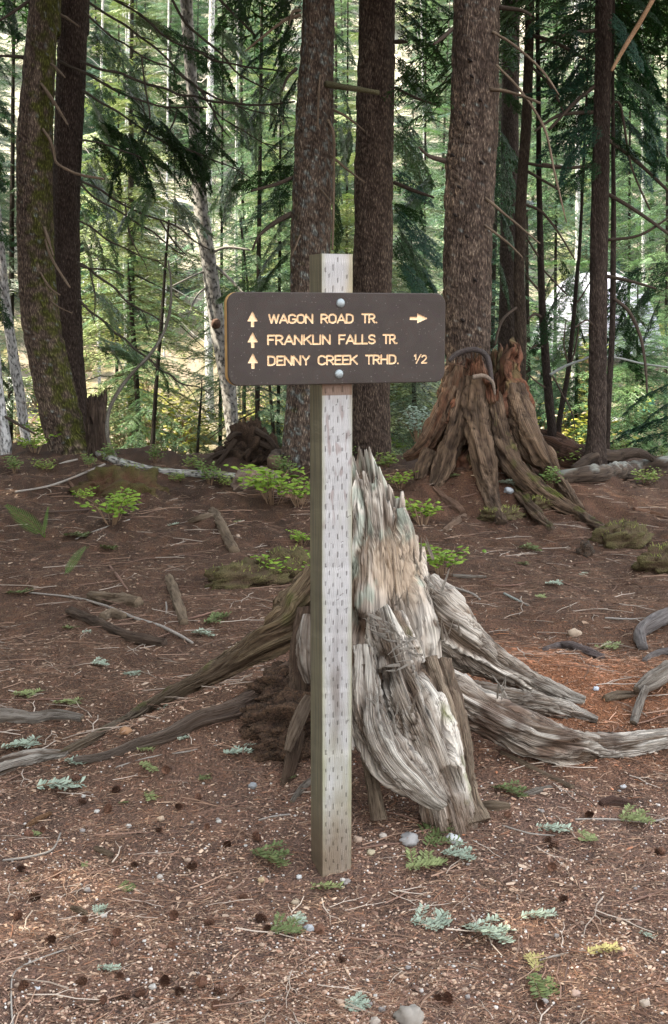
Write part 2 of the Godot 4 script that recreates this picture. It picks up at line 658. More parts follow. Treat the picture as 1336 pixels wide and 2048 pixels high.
func word_strokes(text: String, x0: float, x1: float, y1: float, y0: float) -> Array:
	var total := 0.0
	var last := 0.0
	for ch in text:
		var g := glyph(ch)
		total += g[0]
		last = g[0]
	var inner := 0.0
	var gl := glyph(text[-1])
	for st in gl[1]:
		for q in st: inner = maxf(inner, q.x)
	total += inner - last
	var hw := 2.4
	var sx := (x1 - x0 - 2.0 * hw) / total
	var out := []
	var x := x0 + hw
	for ch in text:
		var g := glyph(ch)
		for st in g[1]:
			var l := []
			for q in st: l.append(Vector2(x + q.x * sx, y0 + hw + q.y * (y1 - y0 - 2.0 * hw)))
			out.append(l)
		x += g[0] * sx
	return out

const SW := 605.0
const SH := 235.0

func signpost() -> void:
	var turn := deg_to_rad(21.3)
	var root := thing("trail_signpost", "brown routed trail sign bolted to a grey square wooden post", "signpost", Vector3(-0.008, 0, 0))
	root.rotation.y = turn
	post(root)
	# the board: a fine sheet of vertices pressed in where the letters are routed (millimetres, x right, y up)
	var nx := 466
	var ny := 181
	var dx := (SW - 5.0) / (nx - 1)
	var dy := (SH - 5.0) / (ny - 1)
	var sd := PackedFloat32Array()
	sd.resize(nx * ny)
	sd.fill(99.0)
	var id := PackedInt32Array()
	id.resize(nx * ny)
	id.fill(-1)
	var pos := PackedVector2Array()
	pos.resize(nx * ny)
	var hx := (SW - 5.0) * 0.5
	var hy := (SH - 5.0) * 0.5
	var R := 27.0
	for j in ny:
		for i in nx:
			var p := Vector2(-hx + i * dx, -hy + j * dy)
			var qx := absf(p.x) - (hx - R)
			var qy := absf(p.y) - (hy - R)
			if qx > 0.0 and qy > 0.0:
				var k := maxf(qx, qy) / sqrt(qx * qx + qy * qy)
				p.x = signf(p.x) * (hx - R + qx * k)
				p.y = signf(p.y) * (hy - R + qy * k)
			pos[j * nx + i] = p
	var lines := []   # [group, strokes]
	for w in [[0, "WAGON", -195.9, -74.1, 63.6, 38.2], [0, "ROAD", -54.5, 37.8, 64.3, 38.5], [0, "TR.", 59.3, 104.5, 64.9, 38.7], [1, "FRANKLIN", -199.1, -26.2, 11.3, -15.7], [1, "FALLS", -5.0, 100.1, 11.3, -15.4], [1, "TR.", 119.4, 163.1, 11.4, -15.4], [2, "DENNY", -199.1, -82.5, -41.5, -68.0], [2, "CREEK", -62.9, 49.7, -41.6, -68.2], [2, "TRHD.", 70.3, 166.5, -41.8, -68.2]]:
		lines.append([w[0], word_strokes(w[1], w[2], w[3], w[4], w[5]), 2.4])
	# the fraction: 1, a slash and 2
	lines.append([3, [V([212, -47, 216, -43.4, 216, -56])], 1.8])
	lines.append([3, [V([217.5, -66, 231, -43])], 1.7])
	lines.append([3, [arc(240.5, -51.5, 6.4, 5.8, 165, -25, 8) + V([233.5, -65.6, 247.8, -65.6])], 1.9])
	for l in lines:
		var hw: float = l[2]
		for st in l[1]:
			for s in st.size() - 1:
				stroke(sd, id, pos, nx, ny, dx, dy, hx, hy, st[s], st[s + 1], hw, l[0])
	for k in 3:   # arrows pointing up
		var cx := -237.6
		var top: float = [69.8, 17.5, -35.0][k]
		poly(sd, id, pos, V([cx, top, cx + 14.0, top - 25.5, cx - 14.0, top - 25.5]), 4 + k)
		poly(sd, id, pos, V([cx - 4.2, top - 24.0, cx + 4.2, top - 24.0, cx + 4.2, top - 39.5, cx - 4.2, top - 39.5]), 4 + k)
	poly(sd, id, pos, V([249.9, 51.8, 219.0, 64.8, 219.0, 38.8]), 7)
	poly(sd, id, pos, V([197.3, 47.8, 197.3, 55.6, 221.0, 55.8, 221.0, 47.4]), 7)
	# settle the outline: vertices close to a groove's rim move onto it
	for j in range(1, ny - 1):
		for i in range(1, nx - 1):
			var k := j * nx + i
			var s := sd[k]
			if absf(s) < 0.62 and sd[k + 1] < 50 and sd[k - 1] < 50 and sd[k + nx] < 50 and sd[k - nx] < 50:
				var g := Vector2(sd[k + 1] - sd[k - 1], sd[k + nx] - sd[k - nx])
				if g.length() > 0.6:
					pos[k] -= g.normalized() * s
					sd[k] = 0.0
	var zf := 0.0445 + 0.032
	var off := Vector2(-4.0, 1466.0)
	var board := MB.new()
	var carved := []
	for k in 8: carved.append(MB.new())
	var maps := []
	for k in 9:
		var a := PackedInt32Array()
		a.resize(nx * ny)
		a.fill(-1)
		maps.append(a)
	var brown := Color(0.062, 0.049, 0.0415)
	for j in ny - 1:
		for i in nx - 1:
			var ks := [j * nx + i, j * nx + i + 1, (j + 1) * nx + i + 1, (j + 1) * nx + i]
			var mean := (sd[ks[0]] + sd[ks[1]] + sd[ks[2]] + sd[ks[3]]) * 0.25
			var g := 8
			if mean < -0.02:
				for k in ks:
					if sd[k] < 0.0 and id[k] >= 0: g = id[k]
			var mb: MB = board if g == 8 else carved[g]
			var ix := []
			var mp: PackedInt32Array = maps[g]
			for k in ks:
				if mp[k] < 0:
					var p := pos[k] + off
					var dep := minf(3.4, maxf(0.0, -sd[k]) * 2.4)
					var col := brown
					if g < 8:
						var nn := nf.get_noise_2d(p.x * 0.05, p.y * 0.5)
						col = Color(0.70, 0.50, 0.30).lerp(Color(0.84, 0.64, 0.41), clampf(0.5 + nn * 1.3, 0, 1))
					else:
						var wear := nb.get_noise_2d(p.x * 0.19, p.y * 0.19) + 0.25 * na.get_noise_2d(p.x * 0.9, p.y * 0.9)
						col = brown * (1.0 + 0.16 * nf.get_noise_2d(p.x * 0.012, p.y * 0.012))
						if wear > 0.99: col = Color(0.30, 0.27, 0.25)
					mp[k] = mb.p(Vector3(p.x * 0.001, p.y * 0.001, zf - dep * 0.001), col)
				ix.append(mp[k])
			maps[g] = mp
			mb.quad(ix[0], ix[3], ix[2], ix[1])
	var bo := part("board", board.done(), M.sign_paint, root)
	var names := ["lettering", "lettering", "lettering", "lettering", "arrow", "arrow", "arrow", "arrow"]
	for k in 8: part(names[k], carved[k].done(), M.routed_wood, bo)
	# rounded painted rim, raw edge and back
	var rim := []
	for i in nx: rim.append(pos[i])
	for j in range(1, ny): rim.append(pos[j * nx + nx - 1])
	for i in range(nx - 2, -1, -1): rim.append(pos[(ny - 1) * nx + i])
	for j in range(ny - 2, 0, -1): rim.append(pos[j * nx])
	var thin := []
	for i in rim.size():
		if i % 3 == 0 or (absf(rim[i].x) > hx - R - 1.0 and absf(rim[i].y) > hy - R - 1.0): thin.append(rim[i])
	var paint := MB.new()
	ring_wall(paint, thin, off, [[0.0, 0.0], [1.0, -0.35], [1.9, -1.2], [2.5, -2.6], [2.6, -8.0]], zf, hx, hy, R, brown)
	part("rim", paint.done(), M.sign_paint, bo)
	var edge := MB.new()
	ring_wall(edge, thin, off, [[2.6, -8.0], [2.6, -9.0], [2.6, -14.0], [2.6, -22.0], [2.2, -31.0], [0.0, -32.0]], zf, hx, hy, R, Color(0.44, 0.27, 0.10))
	var n0 := edge.v.size()
	for q in thin: edge.p(Vector3((q.x + off.x) * 0.001, (q.y + off.y) * 0.001, zf - 0.032), Color(0.3, 0.2, 0.1))
	var cen := edge.p(Vector3(off.x * 0.001, off.y * 0.001, zf - 0.032), Color(0.3, 0.2, 0.1))
	for i in thin.size(): edge.tri(cen, n0 + i, n0 + (i + 1) % thin.size())
	part("edge", edge.done(), M.routed_wood, bo)
	for b in [[1.0, 90.7], [-3.4, -91.2]]:
		var d := MB.new()
		var rings := [[11.8, -0.6], [11.8, 0.9], [11.0, 2.6], [9.2, 4.4], [6.4, 5.8], [3.2, 6.6], [0.05, 6.85]]
		for r in rings:
			for q in 28:
				var a := TAU * q / 28.0
				d.p(Vector3((b[0] + off.x + r[0] * cos(a)) * 0.001, (b[1] + off.y + r[0] * sin(a)) * 0.001, zf + r[1] * 0.001), Color(0.40, 0.45, 0.45))
		for r in rings.size() - 1:
			for q in 28:
				d.quad(r * 28 + q, r * 28 + 28 + q, r * 28 + 28 + (q + 1) % 28, r * 28 + (q + 1) % 28)
		part("bolt", d.done(), M.galvanised, root)

func ring_wall(mb: MB, rim: Array, off: Vector2, prof: Array, zf: float, hx: float, hy: float, R: float, col: Color) -> void:
	var n := rim.size()
	var base := mb.v.size()
	for pr in prof:
		for q in rim:
			var nrm := Vector2.ZERO
			var cx := clampf(q.x, -(hx - R), hx - R)
			var cy := clampf(q.y, -(hy - R), hy - R)
			nrm = (q - Vector2(cx, cy)).normalized()
			var p: Vector2 = q + nrm * pr[0] + off
			var g := 1.0 + 0.3 * nf.get_noise_2d(p.x * 0.03 + pr[1], p.y * 0.03)
			mb.p(Vector3(p.x * 0.001, p.y * 0.001, zf + pr[1] * 0.001), col * g)
	for r in prof.size() - 1:
		for q in n:
			mb.quad(base + r * n + q, base + r * n + (q + 1) % n, base + (r + 1) * n + (q + 1) % n, base + (r + 1) * n + q)

func stroke(sd: PackedFloat32Array, id: PackedInt32Array, pos: PackedVector2Array, nx: int, ny: int, dx: float, dy: float, hx: float, hy: float, a: Vector2, b: Vector2, hw: float, g: int) -> void:
	var e := hw + 4.0
	var i0 := clampi(int((minf(a.x, b.x) - e + hx) / dx), 1, nx - 2)
	var i1 := clampi(int((maxf(a.x, b.x) + e + hx) / dx) + 1, 1, nx - 2)
	var j0 := clampi(int((minf(a.y, b.y) - e + hy) / dy), 1, ny - 2)
	var j1 := clampi(int((maxf(a.y, b.y) + e + hy) / dy) + 1, 1, ny - 2)
	var ab := b - a
	var l2 := maxf(ab.length_squared(), 1e-6)
	for j in range(j0, j1 + 1):
		for i in range(i0, i1 + 1):
			var k := j * nx + i
			var ap := pos[k] - a
			var t := clampf(ap.dot(ab) / l2, 0, 1)
			var d := (ap - ab * t).length() - hw
			if d < sd[k]:
				sd[k] = d
				id[k] = g

func poly(sd: PackedFloat32Array, id: PackedInt32Array, pos: PackedVector2Array, pts: Array, g: int) -> void:
	var c := Vector2.ZERO
	for p in pts: c += p
	c /= pts.size()
	var ns := []
	for i in pts.size():
		var a: Vector2 = pts[i]
		var b: Vector2 = pts[(i + 1) % pts.size()]
		var n := (b - a).orthogonal().normalized()
		if n.dot(c - a) > 0: n = -n
		ns.append([n, n.dot(a)])
	for k in pos.size():
		var p := pos[k]
		if absf(p.x - c.x) > 24 or absf(p.y - c.y) > 34: continue
		var d := -99.0
		for n in ns: d = maxf(d, n[0].dot(p) - n[1])
		if d < sd[k] and d < 4.0:
			sd[k] = d
			id[k] = g

func post(root: Node3D) -> void:
	var hw := 0.0445
	var y0 := -0.25
	var y1 := 1.683
	var nx := 46
	var ny := 960
	var cols := nx + 1
	var dep := PackedFloat32Array()
	dep.resize(cols * (ny + 1))
	dep.fill(0.0)
	var st := (y1 - y0) / ny
	var cs := [5, 11, 17, 24, 31, 38]
	# rows of knife slits from the pressure treatment, each column staggered
	for k in cs.size():
		var y = y0 + 0.012 + 0.0245 * (k % 3 if k % 2 == 0 else 1.6)
		y = y0 + 0.02 + (0.0 if k % 2 == 0 else 0.026) + rnd(-0.004, 0.004)
		while y < y1 - 0.015:
			var col: int = cs[k]
			var j0 := int((y - y0) / st)
			var n := int(rnd(5.0, 9.0))
			var dd := rnd(0.0035, 0.007) if rng.randf() > 0.10 else 0.0015
			for j in range(j0, mini(j0 + n, ny)): dep[j * cols + col] = dd
			if rng.randf() < 0.12: dep[j0 * cols + col + 1] = dd * 0.8
			y += 0.052 + rnd(-0.0015, 0.0015)
	# drying checks that wander along the grain
	for k in 7:
		var cx := rnd(4.0, nx - 5.0)
		var j0 := int((rnd(0.15, 1.25) - y0) / st)
		var n := int(rnd(60, 190))
		for j in n:
			cx += rnd(-0.16, 0.16)
			if rng.randf() < 0.85: dep[mini(j0 + j, ny) * cols + clampi(int(cx), 1, nx - 1)] = 0.0006 + 0.0010 * sin(PI * j / n)
	# a few torn spots
	for k in 26:
		var cx := rng.randi_range(4, nx - 5)
		var cy := int((rnd(0.75, 1.30) - y0) / st) if k < 20 else rng.randi_range(300, 800)
		for q in rng.randi_range(2, 6): dep[mini(cy + q / 2, ny) * cols + mini(cx + (q if k % 2 == 0 else q / 3), nx - 1)] = rnd(0.001, 0.003)
	var mb := MB.new()
	for j in ny + 1:
		var y := y0 + j * st
		for i in cols:
			var x := -hw + 0.0022 + (2.0 * hw - 0.0044) * i / nx
			var e := minf(i, nx - i) / float(nx)
			var streak := nf.get_noise_2d(x * 260.0, y * 5.0)
			var blot := nf.get_noise_2d(x * 18.0 + 30.0, y * 4.0)
			var c := Color(0.57, 0.55, 0.53).lerp(Color(0.66, 0.64, 0.62), clampf(0.5 + streak, 0, 1))
			var low := ss(0.75, 0.15, y)
			c = c.lerp(Color(0.40, 0.39, 0.22), clampf(ss(0.20, 0.0, e) * 0.55 + low * 0.42 + blot * 0.35 - 0.1, 0, 0.8))
			c = c.lerp(Color(0.26, 0.19, 0.13), clampf(ss(0.30, 0.0, y) * 0.9 + blot * 0.25 * low, 0, 0.9))
			var stain := exp(-pow((x - 0.002) / 0.022, 2)) * (exp(-pow((y - 0.50) / 0.12, 2)) * 0.7 + exp(-pow((y - 0.66) / 0.07, 2)) * 0.5)
			c = c.lerp(Color(0.20, 0.16, 0.14), clampf(stain * (0.7 + blot * 1.2), 0, 0.7))
			c = c.lerp(Color(0.33, 0.24, 0.21), clampf((nb.get_noise_2d(x * 50.0, y * 14.0) - 0.35) * 2.0 * exp(-pow((y - 1.15) / 0.18, 2)), 0, 0.6))
			if y > 1.5: c = c.lerp(Color(0.50, 0.40, 0.22), ss(0.5, 1.0, float(i) / nx) * 0.55 * clampf(0.7 + blot, 0, 1))
			if y < 1.349 and y > 1.318: c = c.lerp(Color(0.22, 0.11, 0.05), 0.75)
			var d := dep[j * cols + i]
			if d > 0.002: c = c.lerp(Color(0.10, 0.08, 0.06), 0.8)
			mb.p(Vector3(x, y, hw - d + 0.0003 * streak), c, Vector2(x / 0.089, y / 0.5))
	for j in ny:
		for i in nx:
			var a := j * cols + i
			mb.quad(a, a + cols, a + cols + 1, a + 1)
	# the other three sides and the top, with eased corners
	var prof := [[-1, 1], [-1, -1], [1, -1], [1, 1]]
	var r := 0.0022
	var sides := [[Vector2(-hw + r, hw), Vector2(-hw, hw - r), Vector2(-hw, -hw + r)], [Vector2(-hw, -hw + r), Vector2(-hw + r, -hw), Vector2(hw - r, -hw)], [Vector2(hw - r, -hw), Vector2(hw, -hw + r), Vector2(hw, hw - r)], [Vector2(hw, hw - r), Vector2(hw - r, hw)]]
	var other := MB.new()
	for s in sides:
		var pl := [s[0]]
		for q in range(1, s.size()):
			var n := 22 if s[q].distance_to(s[q - 1]) > 0.02 else 1
			for k in n: pl.append(s[q - 1].lerp(s[q], float(k + 1) / n))
		var base := other.v.size()
		for j in 241:
			var y := y0 + (y1 - y0) * j / 240.0
			for k in pl.size():
				var p: Vector2 = pl[k]
				var u := (p.x + p.y) / 0.089
				var g := nf.get_noise_2d(u * 26.0, y * 3.0)
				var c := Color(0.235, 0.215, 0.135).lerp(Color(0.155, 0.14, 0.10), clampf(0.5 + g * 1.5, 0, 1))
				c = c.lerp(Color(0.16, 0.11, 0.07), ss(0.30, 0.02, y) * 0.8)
				var gr := nb.get_noise_2d(u * 40.0, y * 1.3)
				var dp := 0.0009 * maxf(0.0, 0.6 - absf(gr) * 6.0)
				if k == 0 or k == pl.size() - 1: dp = 0.0
				other.p(Vector3(p.x - signf(p.x) * dp if absf(p.x) >= hw - 1e-6 else p.x, y, p.y), c, Vector2(u, y / 0.5))
		for j in 240:
			for k in pl.size() - 1:
				var a := base + j * pl.size() + k
				other.quad(a, a + 1, a + pl.size() + 1, a + pl.size())
	var top := Color(0.50, 0.48, 0.42)
	var t := []
	for q in [Vector2(-hw + r, hw), Vector2(-hw, hw - r), Vector2(-hw, -hw + r), Vector2(-hw + r, -hw), Vector2(hw - r, -hw), Vector2(hw, -hw + r), Vector2(hw, hw - r), Vector2(hw - r, hw)]: t.append(other.p(Vector3(q.x, y1, q.y), top, q / 0.089))
	for k in range(1, 7): other.tri(t[0], t[k], t[k + 1])
	var po := part("post", mb.done(), M.post_wood, root)
	part("side", other.done(), M.post_wood, po)

# ---------------------------------------------------------------- stumps
# a standing shell of broken wood. tab: rows of [height, centre x, centre z, radius]; hfun gives the top for an angle
func shell(mb: MB, tab: Array, hfun: Callable, ring: int, rows: int, o: Dictionary) -> void:
	var k: float = o.get("k", 3.0)
	var l: float = o.get("l", 1.5)
	var amp: float = o.get("amp", 0.12)
	var lump: float = o.get("lump", 0.10)
	var ca: Color = o.a
	var cb: Color = o.b
	var cc: Color = o.crack
	var lobes: float = o.get("lobes", 0.0)
	var tint = o.get("tint")
	var y0: float = tab[0][0]
	var all := rows + 9
	for r in all:
		for q in ring + 1:
			var a := TAU * float(q % ring) / ring
			var x := cos(a)
			var z := sin(a)
			var top: float = hfun.call(a)
			var inn := maxi(0, r - rows + 1)
			var t := minf(1.0, float(r) / (rows - 1))
			var y := lerpf(y0, top, t)
			if inn > 0: y = top - (0.0 if inn == 1 else 0.035 * (inn - 1))
			var c := Vector3.ZERO
			var rad := 0.0
			for i in tab.size() - 1:
				if y <= tab[i + 1][0] or i == tab.size() - 2:
					var u := clampf((y - tab[i][0]) / (tab[i + 1][0] - tab[i][0]), 0.0, 1.3)
					c = Vector3(lerpf(tab[i][1], tab[i + 1][1], u), y, lerpf(tab[i][2], tab[i + 1][2], u))
					rad = lerpf(tab[i][3], tab[i + 1][3], u)
					break
			var tw: float = a + o.get("twist", 0.0) * y
			var wv := wood_relief(cos(tw), sin(tw), y * 0.9, o.get("seed", 0.0))
			var g := nb.get_noise_3d(x * 1.1, z * 1.1, y * 2.2)
			var m := 1.0 + amp * wv.x + lump * g
			var f := wv.x * 0.5
			var ck := wv.z
			if inn > 0: m *= 1.0 - 0.07 * inn if inn < 5 else 0.72 - 0.08 * (inn - 5)
			var pos := c + Vector3(x, 0, z) * rad * m
			var col := ca.lerp(cb, wv.y).lerp(cc, clampf(ck * 0.9, 0, 0.9))  # cracks take painted shade on top of their rot
			if inn > 2: col = col.lerp(cc, 0.6)
			if tint != null: col = tint.call(pos, col, f, g)
			mb.p(pos, col, Vector2(float(q) / ring, y))
	for r in all - 1:
		for q in ring:
			var a := r * (ring + 1) + q
			mb.quad(a, a + 1, a + ring + 2, a + ring + 1)

func sliver(seed_: int) -> ArrayMesh:
	var r := RandomNumberGenerator.new()
	r.seed = seed_
	var mb := MB.new()
	var n := 5
	for i in n + 1:
		var t := float(i) / n
		var w := 0.07 * (1.0 - t * t * 0.85) * r.randf_range(0.8, 1.2)
		var bend := 0.06 * t * t * r.randf_range(-1.0, 1.0)
		for q in 4: mb.p(Vector3(t, bend, 0) + Vector3(0, cos(q * PI / 2 + 0.6) * w * 0.55, sin(q * PI / 2 + 0.6) * w), Color.WHITE, Vector2(q * 0.1, t * 0.6))
	for i in n:
		for q in 4:
			mb.quad(i * 4 + q, i * 4 + (q + 1) % 4, i * 4 + 4 + (q + 1) % 4, i * 4 + 4 + q)
	return mb.done(false)

func own(m: StandardMaterial3D, called: String, c: Color) -> StandardMaterial3D:
	if M.has(called): return M[called]
	var d: StandardMaterial3D = m.duplicate()
	d.resource_name = called
	d.albedo_color = c.linear_to_srgb()
	M[called] = d
	return d

func along(dirv: Vector3, length: float, roll: float, at: Vector3, thick := 1.0) -> Transform3D:
	var x := dirv.normalized()
	var z := x.cross(Vector3.UP if absf(x.y) < 0.95 else Vector3.RIGHT).normalized()
	var y := z.cross(x)
	return Transform3D(Basis(x * length, y * length * thick, z * length * thick).rotated(x, roll), at)

func splinter(parent: Node3D, at: Vector3, dirv: Vector3, length: float, thick: float, m: Material) -> void:
	var o := part("splinter", M.slivers[rng.randi() % 4], m, parent)
	var t := along(dirv, length, rnd(0, TAU), at, thick)
	t.origin -= parent.position
	o.transform = t

func near_stump() -> void:
	M.slivers = [sliver(1), sliver(2), sliver(3), sliver(4)]
	var at := Vector3(0.14, hgt(0.14, -0.95), -0.95)
	var root := thing("weathered_stump", "pale grey shattered stump with spreading roots right behind the sign post", "stump", at)
	var mb := MB.new()
	var grey := Color(0.28, 0.20, 0.14)
	var pale := Color(0.78, 0.70, 0.59)
	var dark := Color(0.10, 0.06, 0.036)  # crack colour: rot and dirt, with shade painted in
	var peach := Color(0.58, 0.44, 0.31)
	# the spire: rises to the left, falls away to the right in steps
	var hf := func(a: float) -> float:
		var x := cos(a)
		var h := 1.05 - 0.13 * ss(0.15, 0.6, x) - 0.20 * ss(0.75, 1.0, x) - 0.30 * ss(-0.35, -0.95, x) - 0.05 * ss(0.2, 0.9, sin(a))
		var j := na.get_noise_2d(cos(a) * 6.0, sin(a) * 6.0 + 3.0)
		return h + 0.03 * roundf(j * 2.2) / 2.2 + 0.006 * na.get_noise_2d(cos(a) * 13.0, sin(a) * 13.0)
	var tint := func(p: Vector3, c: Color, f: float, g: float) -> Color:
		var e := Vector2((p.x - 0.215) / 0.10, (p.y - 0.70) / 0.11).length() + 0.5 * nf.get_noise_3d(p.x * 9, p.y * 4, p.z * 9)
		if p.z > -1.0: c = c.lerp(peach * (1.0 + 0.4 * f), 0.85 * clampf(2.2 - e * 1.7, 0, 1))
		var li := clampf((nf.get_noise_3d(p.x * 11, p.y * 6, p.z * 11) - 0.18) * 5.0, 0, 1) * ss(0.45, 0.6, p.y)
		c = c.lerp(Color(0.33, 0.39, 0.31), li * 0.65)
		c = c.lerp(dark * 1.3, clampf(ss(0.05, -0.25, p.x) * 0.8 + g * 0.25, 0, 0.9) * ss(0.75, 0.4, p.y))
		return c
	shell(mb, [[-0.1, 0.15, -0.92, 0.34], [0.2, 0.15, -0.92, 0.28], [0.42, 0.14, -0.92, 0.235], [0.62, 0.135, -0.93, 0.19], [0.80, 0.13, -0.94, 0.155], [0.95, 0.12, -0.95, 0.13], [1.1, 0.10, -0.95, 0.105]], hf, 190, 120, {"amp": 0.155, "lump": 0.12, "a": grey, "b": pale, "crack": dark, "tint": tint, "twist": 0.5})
	part("trunk", mb.done(), M.old_wood, root, -at)
	var ow := {"k": 2.6, "l": 1.6, "amp": 0.26, "lump": 0.16, "ls": 3.0, "wood": true, "a": grey, "b": pale, "crack": dark, "uvs": Vector2(1, 1)}
	# front root: a thick slab that leans to the viewer and forks over a hollow
	var o := ow.duplicate()
	o.merge({"ref": Vector3.BACK, "twist": 0.7, "seed": 3.0, "amp": 0.24, "dents": [[P(772, 1365, 3.97), 0.055, 0.09], [P(745, 1440, 3.9), 0.03, 0.04], [P(905, 1560, 3.8), 0.045, 0.05], [P(842, 1300, 4.05), 0.03, 0.04], [P(880, 1600, 3.76), 0.022, 0.03]], "moss": 0.02, "mossdir": Vector3(0.8, 0.3, 0.3), "tint": func(p: Vector3, c: Color, f: float, g: float) -> Color: return c.lerp(Color(0.21, 0.135, 0.09), ss(0.17, 0.02, p.y) * 0.85)}, true)
	root_part(root, [[772, 1235, 34, 4.20], [783, 1285, 48, 4.13], [798, 1345, 56, 4.06], [822, 1420, 64, 3.97], [848, 1490, 62, 3.90], [872, 1550, 54, 3.87], [892, 1600, 48, 3.86], [902, 1660, 54, 3.88]], o, 110, 150)
	o = ow.duplicate()
	o.merge({"ref": Vector3.BACK, "twist": -1.2, "seed": 13.0, "k": 2.6}, true)
	root_part(root, [[726, 1300, 26, 4.05], [732, 1380, 32, 3.98], [748, 1450, 40, 3.90], [785, 1515, 42, 3.82], [828, 1560, 36, 3.78], [862, 1592, 24, 3.78], [884, 1606, 15, 3.80]], o, 64, 100)
	o = ow.duplicate()
	o.merge({"ref": Vector3.BACK, "seed": 23.0, "a": Color(0.30, 0.22, 0.15), "b": Color(0.38, 0.29, 0.2)}, true)
	root_part(root, [[722, 1330, 13, 3.99], [724, 1420, 13, 3.95], [733, 1500, 12, 3.90], [746, 1570, 12, 3.86], [757, 1640, 16, 3.84]], o, 36, 60)
	o.seed = 29.0
	o.a = grey
	root_part(root, [[870, 1330, 34, 4.10], [896, 1420, 36, 4.0], [914, 1510, 32, 3.95], [928, 1590, 26, 3.90], [950, 1650, 30, 3.86]], o, 48, 70)
	# right roots
	o = ow.duplicate()
	o.merge({"ref": Vector3.UP, "seed": 33.0, "end": pale, "endw": 0.5}, true)
	root_part(root, [[838, 1165, 36, 4.45], [862, 1205, 52, 4.44], [895, 1250, 50, 4.45], [935, 1293, 45, 4.50], [990, 1333, 35, 4.62], [1055, 1360, 25, 4.80], [1120, 1387, 17, 0], [1170, 1402, 8, 0]], o, 84, 140)
	o = ow.duplicate()
	o.merge({"seed": 43.0, "tint": func(p: Vector3, c: Color, f: float, g: float) -> Color: return c.lerp(Color(0.15, 0.09, 0.06), clampf((nf.get_noise_3d(p.x * 5, p.y * 5, p.z * 5) - 0.05) * 3.0, 0, 0.8))}, true)
	root_part(root, [[850, 1350, 40, 4.25], [905, 1388, 42, 4.24], [975, 1430, 36, 4.24], [1045, 1464, 38, 4.26], [1115, 1486, 34, 4.30], [1190, 1496, 30, 0], [1270, 1490, 24, 0], [1350, 1478, 18, 0], [1420, 1480, 8, 0]], o, 80, 150)
	o.seed = 53.0
	o.erase("tint")
	root_part(root, [[900, 1370, 18, 4.36], [980, 1386, 19, 4.46], [1060, 1404, 19, 4.58], [1130, 1422, 20, 0], [1195, 1442, 9, 0]], o, 48, 80)
	# left roots
	o = ow.duplicate()
	o.merge({"seed": 63.0, "a": Color(0.20, 0.135, 0.085), "b": Color(0.30, 0.22, 0.13), "end": Color(0.40, 0.31, 0.22), "endw": 1.0, "moss": 0.12, "mossc": Color(0.15, 0.14, 0.05), "amp": 0.266}, true)
	root_part(root, [[640, 1150, 40, 4.62], [600, 1215, 50, 4.6], [560, 1265, 38, 4.60], [508, 1300, 27, 4.68], [440, 1338, 20, 4.80], [365, 1376, 14, 4.92], [285, 1420, 10, 0], [205, 1464, 8, 0], [140, 1500, 8, 0], [90, 1520, 4, 0]], o, 72, 150)
	o = ow.duplicate()
	o.merge({"seed": 73.0, "a": Color(0.13, 0.082, 0.062), "b": Color(0.21, 0.145, 0.105), "end": Color(0.36, 0.29, 0.23), "endw": 0.75, "moss": 0.0, "amp": 0.2}, true)
	root_part(root, [[640, 1340, 48, 4.46], [590, 1358, 40, 4.44], [530, 1392, 27, 4.44], [455, 1424, 21, 0], [400, 1440, 19, 0], [340, 1470, 14, 0], [275, 1490, 12, 0], [215, 1512, 9, 0], [150, 1522, 8, 0]], o, 64, 150)
	o.merge({"seed": 83.0, "ref": Vector3.BACK, "endw": 0.0, "a": Color(0.12, 0.075, 0.05), "b": Color(0.22, 0.15, 0.1)}, true)
	root_part(root, [[622, 1220, 24, 4.48], [606, 1300, 26, 4.42], [600, 1380, 24, 4.34], [592, 1460, 18, 4.22], [580, 1530, 13, 4.12], [566, 1580, 8, 4.08]], o, 44, 70)
	o.merge({"seed": 87.0, "a": Color(0.30, 0.22, 0.15), "b": Color(0.36, 0.27, 0.19)}, true)
	root_part(root, [[618, 1395, 10, 4.16], [602, 1430, 13, 4.12], [588, 1465, 12, 4.09], [574, 1502, 7, 4.07]], o, 28, 40)
	o.merge({"seed": 93.0, "a": grey, "b": pale, "lump": 0.3}, true)
	root_part(root, [[616, 1230, 9, 4.33], [612, 1270, 17, 4.30], [612, 1320, 18, 4.28], [620, 1365, 9, 4.28]], o, 32, 40)
	# the pale buried end of the left root, and the dark rot between the left roots
	o = ow.duplicate()
	o.merge({"seed": 97.0, "end": grey, "lump": 0.25}, true)
	root_part(root, [[135, 1508, 6, 0], [80, 1515, 15, 0], [25, 1527, 20, 0], [-30, 1545, 20, 0], [-90, 1560, 12, 0]], o, 36, 50)
	for l in [[590, 1440, 4.30, 0.10, 3.0], [545, 1425, 4.42, 0.085, 9.0], [570, 1500, 4.22, 0.07, 15.0], [600, 1380, 4.42, 0.10, 21.0]]:
		blob("rot_mass", "", "", P(l[0], l[1], l[2]) - at, Vector3(l[3] * 1.7, l[3] * 0.85, l[3]), Color(0.06, 0.038, 0.025), Color(0.15, 0.092, 0.058), M.soil, l[4], 0.5, 28, root)
	# torn fibres
	var sp := own(M.old_wood, "pale_splinter", Color(0.75, 0.66, 0.55))
	var sg := own(M.old_wood, "grey_splinter", Color(0.55, 0.45, 0.35))
	for i in 12:
		var a := rnd(0, TAU)
		var h: float = hf.call(a)
		var rr := 0.115 - 0.07 * ss(0.8, 1.05, h)
		splinter(root, Vector3(0.105 + cos(a) * rr, h - 0.05, -0.945 + sin(a) * rr), Vector3(rnd(-0.2, 0.2), 1, rnd(-0.2, 0.2)), rnd(0.04, 0.075), rnd(0.9, 1.8), sg if i % 3 else sp)
